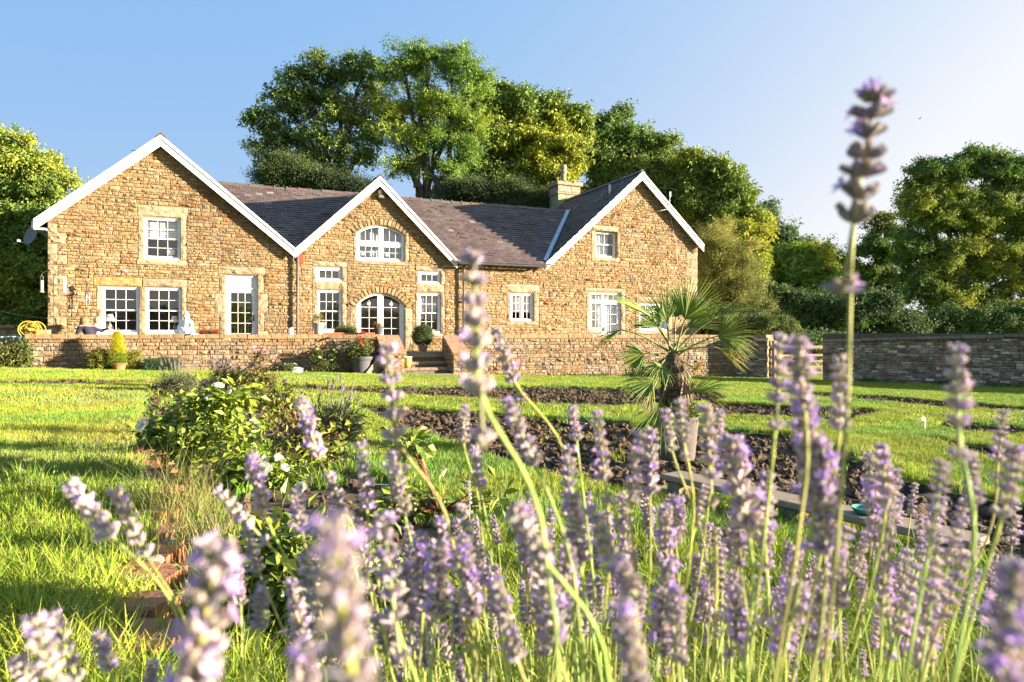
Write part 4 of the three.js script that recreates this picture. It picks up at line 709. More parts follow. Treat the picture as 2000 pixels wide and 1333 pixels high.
// blobs: [px, py, rx, ry(, nearer by m)] in photo pixels at distance d; they become clumps of sprays on limbs
function tree({ name = 'broadleaf_tree', label, category = 'tree', group, d, base, blobs, clumps = 140, per = 34, spread = 0.42, leaf = 'broad', lo, hi, hiShare = 0.5, trunkR = 0.22, bark = [0.09, 0.075, 0.055], fill = 0.45, seed = 1, size = 1, stems = 1, part1 = 'trunk' }) {
  R = rng(seed); const bx = (base[0] - 1000) / FOC * d, root = V(bx, gy(bx, d), -d), t = thing(name, label, category, root, 0, group);
  const B = blobs.map(([x, y, rx, ry, o = 0]) => ({ c: at(x, y, d - o).sub(root), rx: rx * d / FOC, ry: ry * d / FOC, rz: (rx + ry) / 2 * d / FOC })), W = B.map((b) => b.rx * b.ry), sum = W.reduce((a, b) => a + b, 0);
  const wood = [], cl = [], fork = at(base[0], base[1], d).sub(root);
  for (const b of B) { // limb to each blob
    const n = max(3, Math.round(clumps * b.rx * b.ry / sum)), s = floor(rr(0, stems)), st = fork.clone().multiplyScalar(rr(0.75, 1.0)).add(V((s - (stems - 1) / 2) * 0.5, 0, rr(-0.3, 0.3)));
    const L = b.c.distanceTo(st), mid = st.clone().lerp(b.c, 0.5).add(V(0, L * 0.12, 0)), path = bez(st, mid, b.c, 6).map((p, i) => p.add(V(rr(-0.1, 0.1), rr(-0.06, 0.06), rr(-0.1, 0.1)).multiplyScalar(i ? 1 : 0)));
    wood.push(tube(path, path.map((_, i) => trunkR * mixN(0.55, 0.12, i / 6)), 6, bark));
    for (let i = 0; i < n; i++) {
      let dir = V(rr(-1, 1), rr(-0.85, 1), rr(-1, 1)); if (dir.lengthSq() < 0.02) dir = V(0, 1, 0); dir.normalize(); const r = pow(R(), fill) * (0.82 + 0.36 * noise(dir.x * 2.3 + 5, dir.y * 2.3, dir.z * 2.3, seed)), p = b.c.clone().add(V(dir.x * b.rx * r, dir.y * b.ry * r, dir.z * b.rz * r));
      if (p.y < 0.2) continue; cl.push([p, dir]); if (i % 2 === 0) wood.push(tube(bez(b.c.clone().lerp(st, rr(0, 0.4)), b.c.clone().lerp(p, 0.5).add(V(0, rr(-0.2, 0.1), 0)), p, 3), [trunkR * 0.1, trunkR * 0.075, trunkR * 0.05, 0.008], 4, bark));
    }
  }
  if (fork.y > 0.4) for (let s = 0; s < stems; s++) { const o = (s - (stems - 1) / 2) * 0.5, p = bez(V(o * 0.6, -0.2, 0), V(o * 0.8 + rr(-0.2, 0.2), fork.y * 0.5, rr(-0.2, 0.2)), fork.clone().add(V(o, 0, 0)), 6); wood.push(tube(p, p.map((_, i) => trunkR * mixN(1.15, 0.6, i / 6) / sqrt(stems) * (i ? 1 : 1.3)), 9, bark)); }
  part(part1, wood, M.bark, t);
  const ms = [], cs = [];
  for (const [p, dir] of cl) {
    const tone = R(), tilt = dir.clone(); const n = Math.round(per * rr(0.6, 1.4)), sx = spread * rr(0.7, 1.3), sy = sx * rr(0.45, 0.8);
    const warm = smooth(0.25, 0.85, fbm((p.x + root.x) * 0.35, p.y * 0.35, seed, 3)) * hiShare * 2 * (0.7 + 0.6 * tone);
    for (let i = 0; i < n; i++) {
      const a = rr(0, 2 * PI), r = sqrt(-2 * Math.log(1 - R() * 0.97)) * 0.75, q = p.clone().add(V(cos(a) * r * sx, rr(-1, 1) * r * sy, sin(a) * r * sx)); q.addScaledVector(tilt, rr(0, 0.2)); if (q.y < 0.05) continue;
      ms.push(M4(q, quat(rr(-0.7, 0.7), rr(0, 6.28), rr(-0.7, 0.7)), size * rr(0.7, 1.25))); const k = rr(0.6, 1.35); cs.push(mix3(lo, hi, min(1, max(0, warm + rr(-0.18, 0.18)))).map((v) => v * k * 1.95));
    }
  }
  shade(instanced('crown', SPR[leaf], M.leaf, ms, cs, t)); return t;
}
const DK = [0.07, 0.125, 0.026], MD = [0.1, 0.17, 0.028], YL = [0.22, 0.235, 0.022], OL = [0.19, 0.2, 0.045];
tree({ label: 'tall dark-leaved tree with bare forking limbs rising behind the left gable', group: 'trees behind the house', d: 38, base: [668, 330], stems: 2, trunkR: 0.34, blobs: [[585, 145, 45, 42], [650, 140, 52, 38], [705, 150, 32, 45], [560, 205, 30, 40], [620, 215, 55, 50], [690, 225, 42, 50], [515, 255, 42, 38], [545, 300, 48, 35], [600, 290, 50, 40], [665, 300, 45, 40, 0.5], [720, 290, 25, 40], [520, 225, 25, 18]], clumps: 200, per: 15, lo: [0.06, 0.105, 0.024], hi: [0.17, 0.19, 0.03], hiShare: 0.4, leaf: 'broad', seed: 211, fill: 0.5, size: 0.9 });
tree({ label: 'tall bright yellow-green feathery tree rising behind the middle gable', group: 'trees behind the house', d: 37.5, base: [842, 365], stems: 4, trunkR: 0.36, blobs: [[785, 130, 45, 40], [835, 115, 42, 32], [885, 135, 45, 45], [926, 165, 24, 42], [765, 200, 35, 40], [825, 195, 50, 40], [885, 215, 45, 45], [925, 235, 20, 35], [785, 265, 48, 35], [850, 275, 45, 38], [900, 300, 30, 30], [800, 325, 40, 25], [870, 340, 40, 22]], clumps: 210, per: 21, spread: 0.4, lo: [0.085, 0.15, 0.02], hi: [0.22, 0.25, 0.022], hiShare: 0.7, leaf: 'ash', seed: 212, fill: 0.55 });
tree({ label: 'broad domed tree with yellowing top leaves behind the roof left of the chimney', group: 'trees behind the house', d: 42, base: [1010, 400], trunkR: 0.4, blobs: [[955, 205, 45, 38], [1010, 215, 50, 40], [1075, 215, 48, 36], [1115, 245, 35, 45], [940, 270, 45, 50], [1010, 285, 60, 55], [1085, 300, 60, 55], [920, 340, 42, 45], [985, 360, 60, 40], [1060, 370, 60, 40], [945, 185, 22, 20]], clumps: 230, per: 36, lo: DK, hi: YL, hiShare: 0.5, leaf: 'big', seed: 213 });
tree({ label: 'dark round-topped tree with one thin pale shoot behind the right gable roof', group: 'trees behind the house', d: 45, base: [1230, 420], trunkR: 0.35, blobs: [[1175, 255, 42, 38], [1203, 222, 10, 20], [1235, 285, 45, 38], [1290, 300, 38, 38], [1160, 320, 50, 50], [1225, 345, 60, 50], [1300, 360, 45, 55], [1180, 390, 50, 35], [1270, 410, 60, 40]], clumps: 210, per: 36, lo: DK, hi: [0.125, 0.135, 0.02], hiShare: 0.45, leaf: 'broad', seed: 214, size: 1.15 });
tree({ label: 'sunlit bright green tree standing right of the right gable', group: 'trees behind the house', d: 43, base: [1400, 600], trunkR: 0.35, blobs: [[1345, 335, 35, 35], [1395, 345, 42, 38], [1430, 385, 35, 40], [1365, 405, 45, 48], [1420, 440, 50, 50], [1465, 450, 26, 45], [1475, 515, 22, 50], [1400, 510, 50, 50], [1450, 560, 35, 45]], clumps: 200, per: 38, lo: [0.08, 0.13, 0.02], hi: [0.25, 0.25, 0.02], hiShare: 0.75, leaf: 'big', seed: 215 });
tree({ name: 'willow_shrub', label: 'olive fine-leaved tall shrub against the right end of the house', category: 'shrub', d: 37, base: [1425, 640], trunkR: 0.16, stems: 3, blobs: [[1400, 465, 32, 40], [1435, 500, 35, 38], [1395, 530, 38, 50], [1450, 560, 38, 48], [1405, 600, 42, 45], [1465, 615, 28, 35]], clumps: 150, per: 60, spread: 0.35, lo: [0.1, 0.115, 0.03], hi: [0.2, 0.2, 0.045], leaf: 'fine', seed: 216 });
tree({ label: 'far bluish tree glimpsed behind the bright tree on the right', d: 72, base: [1520, 560], trunkR: 0.3, blobs: [[1490, 430, 20, 28], [1515, 465, 35, 30], [1560, 495, 40, 25]], clumps: 90, per: 30, spread: 0.7, lo: [0.05, 0.085, 0.035], hi: [0.085, 0.12, 0.04], leaf: 'broad', seed: 217, size: 1.7 });
tree({ label: 'rounded green tree with a sunlit crown behind the field gate', group: 'trees beyond the garden wall', d: 50, base: [1560, 620], trunkR: 0.3, stems: 2, blobs: [[1525, 505, 32, 32], [1580, 500, 38, 32], [1545, 555, 42, 40], [1600, 560, 38, 40], [1520, 600, 30, 40]], clumps: 150, per: 34, lo: MD, hi: [0.22, 0.23, 0.025], hiShare: 0.6, leaf: 'broad', seed: 218, size: 1.1 });
tree({ label: 'lower green tree directly behind the tall lavender stem', group: 'trees beyond the garden wall', d: 52, base: [1645, 640], trunkR: 0.25, blobs: [[1635, 525, 35, 32], [1670, 555, 38, 35], [1640, 590, 45, 40], [1690, 600, 30, 35]], clumps: 120, per: 34, lo: MD, hi: [0.2, 0.21, 0.025], hiShare: 0.55, leaf: 'broad', seed: 219, size: 1.1 });
tree({ label: 'slender open tree with thin dark trunk left of the big beech', group: 'trees beyond the garden wall', d: 51, base: [1738, 600], trunkR: 0.3, blobs: [[1728, 440, 28, 26], [1700, 480, 24, 30], [1745, 495, 26, 34], [1715, 535, 30, 30], [1755, 560, 25, 35], [1720, 600, 35, 35]], clumps: 90, per: 26, lo: DK, hi: [0.11, 0.11, 0.02], hiShare: 0.4, leaf: 'broad', seed: 220 });
tree({ name: 'beech_tree', label: 'big spreading beech with a sunlit top at the right edge', group: 'trees beyond the garden wall', d: 46, base: [1890, 560], stems: 3, trunkR: 0.5, blobs: [[1815, 350, 38, 38], [1870, 325, 45, 30], [1930, 325, 45, 32], [1990, 345, 42, 45], [1790, 410, 36, 45], [1850, 410, 50, 50], [1920, 420, 50, 50], [1990, 440, 45, 55], [1790, 485, 42, 45], [1860, 500, 55, 45], [1940, 510, 55, 50], [2010, 540, 45, 60], [1800, 560, 45, 40], [1870, 590, 60, 35], [1960, 600, 55, 40]], clumps: 430, per: 34, lo: [0.06, 0.115, 0.022], hi: [0.19, 0.2, 0.022], hiShare: 0.45, leaf: 'broad', seed: 221, fill: 0.5 });
tree({ label: 'large tree at the left edge with yellow-green top and shaded base', d: 30, base: [30, 600], trunkR: 0.4, blobs: [[15, 285, 40, 38], [50, 335, 42, 42], [-10, 360, 50, 60], [105, 365, 30, 28], [70, 400, 45, 42], [20, 440, 55, 55], [90, 470, 50, 50], [-30, 500, 60, 70], [40, 540, 60, 55], [100, 570, 40, 60], [30, 610, 60, 40]], clumps: 250, per: 46, spread: 0.36, lo: [0.06, 0.115, 0.022], hi: [0.25, 0.25, 0.02], hiShare: 0.5, leaf: 'broad', seed: 222, size: 0.8 });
tree({ name: 'evergreen_shrub', label: 'dark evergreen mound showing over the left roof ridge', category: 'shrub', group: 'dark shrubs below the trees', d: 36.5, base: [600, 380], trunkR: 0.1, blobs: [[535, 350, 26, 22], [572, 338, 24, 30], [615, 356, 28, 18], [655, 366, 34, 13], [700, 370, 30, 12]], clumps: 90, per: 46, lo: [0.02, 0.037, 0.012], hi: [0.05, 0.075, 0.018], leaf: 'fine', seed: 223, spread: 0.5, size: 1.2 });
tree({ name: 'evergreen_shrub', label: 'dark ivy-clad bush showing above the ridge right of the middle gable', category: 'shrub', group: 'dark shrubs below the trees', d: 37, base: [900, 400], trunkR: 0.1, blobs: [[868, 392, 22, 12], [915, 380, 28, 22], [965, 396, 30, 14], [1000, 386, 24, 26], [1045, 398, 32, 18]], clumps: 80, per: 46, lo: [0.02, 0.037, 0.012], hi: [0.05, 0.075, 0.018], leaf: 'fine', seed: 224, spread: 0.5, size: 1.2 });
tree({ name: 'dark_bush', label: 'dark shaded bush behind the field gate', category: 'shrub', group: 'dark bushes behind the garden wall', d: 42, base: [1560, 655], trunkR: 0.1, blobs: [[1520, 610, 32, 45], [1570, 615, 42, 45], [1620, 622, 40, 40], [1525, 690, 30, 28, 6], [1580, 690, 32, 28, 6]], clumps: 100, per: 44, lo: [0.03, 0.056, 0.016], hi: [0.06, 0.1, 0.024], leaf: 'broad', seed: 225, spread: 0.5 });
tree({ name: 'dark_bush', label: 'dark bush behind the garden wall at the foot of the slender tree', category: 'shrub', group: 'dark bushes behind the garden wall', d: 41, base: [1690, 655], trunkR: 0.1, blobs: [[1660, 618, 38, 40], [1705, 615, 32, 40], [1760, 635, 35, 22]], clumps: 90, per: 44, lo: [0.03, 0.056, 0.016], hi: [0.06, 0.1, 0.024], leaf: 'broad', seed: 226, spread: 0.5 });
tree({ name: 'dark_bush', label: 'dark undergrowth bush below the big beech', category: 'shrub', group: 'dark bushes behind the garden wall', d: 44, base: [1880, 655], trunkR: 0.1, blobs: [[1810, 628, 45, 26], [1880, 630, 45, 24], [1950, 632, 45, 24], [2010, 630, 40, 28]], clumps: 90, per: 40, lo: [0.03, 0.056, 0.016], hi: [0.06, 0.1, 0.024], leaf: 'broad', seed: 227, spread: 0.5 });
tree({ name: 'dark_bush', label: 'dark bush filling the gap between the house corner and the hedge', category: 'shrub', group: 'dark bushes behind the garden wall', d: 34, base: [1400, 655], trunkR: 0.08, blobs: [[1372, 630, 26, 30], [1405, 635, 35, 28], [1445, 640, 30, 22]], clumps: 70, per: 44, lo: [0.022, 0.04, 0.014], hi: [0.05, 0.075, 0.02], leaf: 'broad', seed: 228, spread: 0.4 });
tree({ name: 'hedge', label: 'bright trimmed hedge with shooting tops above the wall left of the gate', category: 'hedge', d: 30.5, base: [1490, 660], trunkR: 0.06, blobs: [[1440, 640, 22, 16], [1470, 640, 24, 17], [1505, 640, 24, 17], [1530, 645, 16, 14]], clumps: 70, per: 40, spread: 0.22, lo: [0.06, 0.09, 0.02], hi: [0.16, 0.17, 0.03], leaf: 'tiny', size: 1.6, seed: 241 });
{ // shoots standing out of the hedge
  R = rng(242); const g = new Tris(), l = []; const t = scene.children.find((o) => o.name === 'hedge');
  for (let i = 0; i < 60; i++) { const p = at(rr(1425, 1540), rr(622, 640), 30.4 + rr(-0.4, 0.4)).sub(t.position), h = rr(0.15, 0.42) * (R() < 0.2 ? 1.4 : 1); l.push(tube([p, p.clone().add(V(rr(-0.03, 0.03), h, 0))], [0.008, 0.003], 4, [0.12, 0.14, 0.04])); for (let k = 0; k < 12; k++) { const q = p.clone().add(V(0, h * k / 12, 0)), a = rr(0, 6.28), s = 0.05 * (1 - k / 16); l.push(prep(new THREE.BufferGeometry().setFromPoints([q, q.clone().add(V(cos(a) * s, s * 0.9, sin(a) * s)), q.clone().add(V(cos(a + 0.5) * s * 0.7, s * 0.3, sin(a + 0.5) * s * 0.7))]), [0.15, 0.18, 0.035])); } }
  const m = part('shoots', merge(l), M.leaf, t); m.userData.kind = 'stuff';
}
{ // a distant wood across the fields behind the viewer, and far right: what the window panes mirror
  R = rng(251); const ms = [], cs = [];
  for (let i = 0; i < 5200; i++) { const a = rr(-0.15, 1.0), x = -40 + a * 130, z = 62 + 12 * sin(a * 9) + rr(-5, 5) - a * 30, h = (2.5 + 3 * fbm(x * 0.07, 3, 1, 3)) * rr(0.05, 1); ms.push(M4(V(x, gy(x, -z) + h, z), quat(rr(-1, 1), rr(0, 6), rr(-1, 1)), rr(2.5, 4))); const k = rr(0.7, 1.3); cs.push([0.045 * k, 0.07 * k, 0.018 * k]); }
  tag(instanced('far_wood', SPR.big, M.leaf, ms, cs, scene), 'dark line of woodland mirrored in the house windows', 'woodland', null, 'stuff');
}
// ---------------------------------------------------------------- people, pots and small things round the terrace
const hp = (px, py, n) => houseAt(fu(px, n), fy(px, py, n), n);
const ppm = (px, n) => FOC / fd(fu(px, n), n);           // photo pixels per metre there
function fleshed(caps, half, center, res, k, colour) { // one continuous skin over tapered capsules [a, b, ra, rb]
  const mc = new MarchingCubes(res, new THREE.MeshBasicMaterial(), false, false, 60000), S = mc.size, h = S / 2; mc.isolation = 0;
  for (let z = 0; z < S; z++) for (let y = 0; y < S; y++) for (let x = 0; x < S; x++) {
    const p = V((x - h) / h * half + center[0], (y - h) / h * half + center[1], (z - h) / h * half + center[2]); let acc = 0;
    for (const [a, b, ra, rb] of caps) { const abx = b[0] - a[0], aby = b[1] - a[1], abz = b[2] - a[2], q = abx * abx + aby * aby + abz * abz || 1e-9, t = min(1, max(0, ((p.x - a[0]) * abx + (p.y - a[1]) * aby + (p.z - a[2]) * abz) / q)); const dd = hypot(p.x - a[0] - abx * t, p.y - a[1] - aby * t, p.z - a[2] - abz * t) - mixN(ra, rb, t); acc += Math.exp(-dd / k); }
    mc.field[z * S * S + y * S + x] = k * Math.log(max(acc, 1e-30));
  }
  mc.update(); const n = mc.count, P = new Float32Array(n * 3), C = new Float32Array(n * 3);
  for (let i = 0; i < n; i++) { const p = [0, 1, 2].map((j) => mc.positionArray[i * 3 + j] * half + center[j]); P.set(p, i * 3); C.set(colour(...p), i * 3); }
  const g = new THREE.BufferGeometry(); g.setAttribute('position', new THREE.BufferAttribute(P, 3)); g.setAttribute('normal', new THREE.BufferAttribute(mc.normalArray.slice(0, n * 3), 3)); g.setAttribute('color', new THREE.BufferAttribute(C, 3)); g.setAttribute('uv', new THREE.BufferAttribute(new Float32Array(n * 2), 2)); return g;
}
function person(label, pos, turn, { top, skin = [0.55, 0.33, 0.22], hair, legs, hairLong, arm, lean = 0, look = 0 }) { // seated, facing +z; hips at 0.42 m
  const t = thing('person', label, 'person', pos, turn), L = lean, hd = [L * 1.3, 0.98, 0.08], caps = [];
  caps.push([[0, 0.44, 0], [L * 0.5, 0.66, 0.01], 0.155, 0.125], [[L * 0.5, 0.66, 0.01], [L, 0.82, 0.02], 0.125, 0.12], [[L - 0.14, 0.82, 0], [L + 0.14, 0.82, 0], 0.06, 0.06], [[L, 0.84, 0.02], [L * 1.15, 0.92, 0.05], 0.055, 0.05]);
  for (const s of [-1, 1]) { const sh = [L + s * 0.18, 0.81, 0.01], el = s === arm ? [L + s * 0.4, 0.72, 0.08] : [L + s * 0.24, 0.56, 0.08], ha = s === arm ? [L + s * 0.6, 0.8, 0.12] : [s * 0.13, 0.5, 0.3]; caps.push([sh, el, 0.058, 0.045], [el, ha, 0.044, 0.03], [ha, [ha[0], ha[1], ha[2] + 0.08], 0.032, 0.022]); for (let f = 0; f < 4; f++) caps.push([[ha[0] + (f - 1.5) * 0.018, ha[1], ha[2] + 0.07], [ha[0] + (f - 1.5) * 0.02, ha[1] - 0.02, ha[2] + 0.14], 0.009, 0.007]); caps.push([[ha[0] - s * 0.03, ha[1], ha[2] + 0.03], [ha[0] - s * 0.05, ha[1] + 0.01, ha[2] + 0.09], 0.01, 0.008]);
    caps.push([[s * 0.1, 0.42, 0.04], [s * 0.13, 0.44, 0.44], 0.085, 0.06], [[s * 0.13, 0.44, 0.44], [s * 0.13, 0.09, 0.48], 0.055, 0.042], [[s * 0.13, 0.05, 0.46], [s * 0.14, 0.03, 0.62], 0.045, 0.035]); }
  const ll = V(sin(look), 0, cos(look)), H = (x, y, z) => [hd[0] + x * cos(look) + z * sin(look), hd[1] + y, hd[2] - x * sin(look) + z * cos(look)];
  caps.push([H(0, 0.035, -0.015), H(0, -0.03, 0.03), 0.092, 0.068], [H(0, -0.005, 0.085), H(0, -0.025, 0.105), 0.012, 0.015], [H(0.085, 0, 0), H(0.09, -0.03, 0), 0.016, 0.012], [H(-0.085, 0, 0), H(-0.09, -0.03, 0), 0.016, 0.012], [H(-0.02, -0.062, 0.075), H(0.02, -0.062, 0.075), 0.011, 0.011]);
  const paint = (x, y, z) => { const q = V(x - hd[0], y - hd[1], z - hd[2]), front = q.dot(ll); if (y > 0.86) { if (abs(q.y) < 0.012 && front > 0.07 && abs(abs(q.x * cos(look) - q.z * sin(look)) - 0.032) < 0.014) return [0.04, 0.03, 0.03]; if (abs(q.y + 0.06) < 0.008 && front > 0.08) return [0.4, 0.14, 0.12]; return skin; } const hand = caps.some((c, i) => c[2] < 0.034 && c[2] > 0.006 && i > 4 && hypot(x - c[0][0], y - c[0][1], z - c[0][2]) < 0.05 && y < 0.84); return hand ? skin : y < 0.47 || (z > 0.2 && y < 0.52) ? (y < 0.09 ? [0.05, 0.04, 0.04] : legs) : top; };
  part('body', fleshed(caps, 0.72, [0.02, 0.55, 0.18], 92, 0.012, paint), M.matt, t);
  const hc = [[H(0, 0.055, -0.03), H(0, 0.03, -0.045), 0.098, 0.095], [H(0.05, 0.05, 0), H(-0.05, 0.05, 0), 0.075, 0.075]]; if (hairLong) hc.push([H(0.05, 0.0, -0.05), H(0.045, -0.16, -0.06), 0.06, 0.035], [H(-0.05, 0.0, -0.05), H(-0.045, -0.16, -0.06), 0.06, 0.035], [H(0, 0.0, -0.06), H(0, -0.17, -0.07), 0.07, 0.04]);
  part('hair', jitter(fleshed(hc, 0.24, [hd[0], hd[1] - 0.02, hd[2] - 0.04], 44, 0.008, () => hair), 0.006, 40), M.matt, t); return t;
}
{
  const P = (px, n) => { const u = fu(px, n); return houseAt(u, FLOOR, n); };
  const bn = thing('garden_bench', 'low wooden bench behind the terrace wall under the sitting couple', 'bench', P(180, 1.35), TH); R = rng(601);
  for (let i = 0; i < 4; i++) part('slat', cbox(1.6, 0.03, 0.09, 0.005, [0.3, 0.2, 0.12]).translate(0, 0.24, -0.18 + i * 0.11), M.wood, bn); for (const [x, z] of [[-0.7, -0.15], [0.7, -0.15], [-0.7, 0.13], [0.7, 0.13]]) part('leg', cbox(0.06, 0.22, 0.06, 0.005, [0.28, 0.19, 0.11]).translate(x, 0.11, z), M.wood, bn);
  const a = P(176, 1.3), b = P(185, 1.25); a.y -= 0.02; b.y -= 0.0;
  person('person with wavy brown hair in a navy top leaning on the terrace wall', a, TH + PI + 0.35, { top: [0.018, 0.018, 0.04], hair: [0.22, 0.12, 0.05], legs: [0.05, 0.06, 0.1], hairLong: true, arm: -1, lean: 0.1, look: -0.6 });
  person('person with pale blonde hair in a white top sitting close behind the navy-clad person', P(184, 0.75), TH + PI - 0.2, { top: [0.75, 0.73, 0.7], hair: [0.65, 0.5, 0.3], legs: [0.35, 0.32, 0.28], hairLong: false, arm: 1, lean: -0.05, look: 0.4 });
  // white seated statue on the coping
  const s = ppm(365, 2.3), st = thing('statue', 'white painted seated statue on the terrace coping right of the twin sash windows', 'statue', houseAt(fu(364, 2.3), HB + 0.055, 2.3), TH - 0.5);
  st.scale.setScalar(1.15); const wcol = () => [1, 1, 1]; part('figure', fleshed([[[0, 0.13, 0], [0, 0.3, -0.01], 0.115, 0.1], [[-0.1, 0.31, 0], [0.1, 0.31, 0], 0.05, 0.05], [[0, 0.36, 0], [0, 0.42, 0], 0.04, 0.04], [[0, 0.46, 0.005], [0, 0.5, 0], 0.07, 0.066], [[0, 0.55, -0.01], [0, 0.57, -0.01], 0.035, 0.025], [[-0.13, 0.3, 0], [-0.17, 0.17, 0.05], 0.042, 0.038], [[0.13, 0.3, 0], [0.17, 0.17, 0.05], 0.042, 0.038], [[-0.17, 0.17, 0.05], [-0.02, 0.12, 0.14], 0.036, 0.028], [[0.17, 0.17, 0.05], [0.02, 0.12, 0.14], 0.036, 0.028], [[-0.05, 0.07, 0.0], [-0.21, 0.06, 0.08], 0.075, 0.06], [[0.05, 0.07, 0.0], [0.21, 0.06, 0.08], 0.075, 0.06], [[-0.2, 0.06, 0.09], [0.08, 0.055, 0.15], 0.055, 0.04], [[0.2, 0.06, 0.09], [-0.08, 0.055, 0.15], 0.055, 0.04], [[0, 0.475, 0.07], [0, 0.46, 0.078], 0.012, 0.014]], 0.36, [0, 0.3, 0.02], 64, 0.014, wcol), M.white, st);
  part('plinth', cbox(0.5, 0.03, 0.36, 0.008, [0.95, 0.95, 0.95]).translate(0, 0.005, 0.03), M.white, st);
}
const potGeo = (r0, r1, h, col, lip = 0.02) => lathe([[0, 0.005], [r0 * 0.95, 0], [r0, 0.012], [mixN(r0, r1, 0.78), h * 0.78], [mixN(r0, r1, 0.8) + lip * 0.9, h * 0.79], [r1 + lip, h * 0.985], [r1 + lip * 0.7, h], [r1 - 0.008, h * 0.99], [r1 - 0.02, h * 0.88], [0, h * 0.88]], 28, col);
function bush(parent, blobs, n, sp, lo, hi, size = 1, mat = M.leaf, name = 'foliage') { // blobs in metres about the parent's base
  const ms = [], cs = []; for (let i = 0; i < n; i++) { const b = pick(blobs), d = V(rr(-1, 1), rr(-1, 1), rr(-1, 1)).normalize(), r = pow(R(), 0.35); ms.push(M4(V(b[0] + d.x * b[3] * r, max(0.02, b[1] + d.y * b[4] * r), b[2] + d.z * b[3] * r), quat(rr(-0.8, 0.8), rr(0, 6.28), rr(-0.8, 0.8)), size * rr(0.7, 1.3))); const k = rr(0.75, 1.25); cs.push(mix3(lo, hi, R()).map((v) => v * k)); }
  return instanced(name, SPR[sp], mat, ms, cs, parent);
}
function bloom(r, col, petals = 16, seed = 1) { // a double flower of cupped petals
  const rand = rng(seed), g = new Tris(), q = (a, b) => a + (b - a) * rand();
  for (let i = 0; i < petals; i++) { const lay = i / petals, a = i * 2.4, tilt = mixN(1.25, 0.35, lay), l = r * mixN(0.6, 1, lay), w = l * 0.62, f = V(cos(a) * cos(tilt), sin(tilt), sin(a) * cos(tilt)), s = V(-sin(a), 0, cos(a)), k = q(0.85, 1.08), c = col.map((v) => min(1, v * k)); const m = f.clone().multiplyScalar(l * 0.55).add(V(0, 0.12 * l, 0)), t = f.clone().multiplyScalar(l).add(V(0, -0.05 * l, 0)), b = f.clone().multiplyScalar(l * 0.08);
    const L = (p, e) => p.clone().addScaledVector(s, e * w).toArray(); g.quad(L(b, -0.2), L(b, 0.2), L(m, 0.75), L(m, -0.75), c); g.quad(L(m, -0.75), L(m, 0.75), L(t, 0.45), L(t, -0.45), c); }
  return g.geo();
}
const stemsTo = (from, tos, r, col) => tos.map((t) => tube(bez(from, from.clone().lerp(t, 0.5).add(V(0, 0.06, 0)), t, 4), [r, r * 0.85, r * 0.7, r * 0.55, r * 0.4], 5, col));
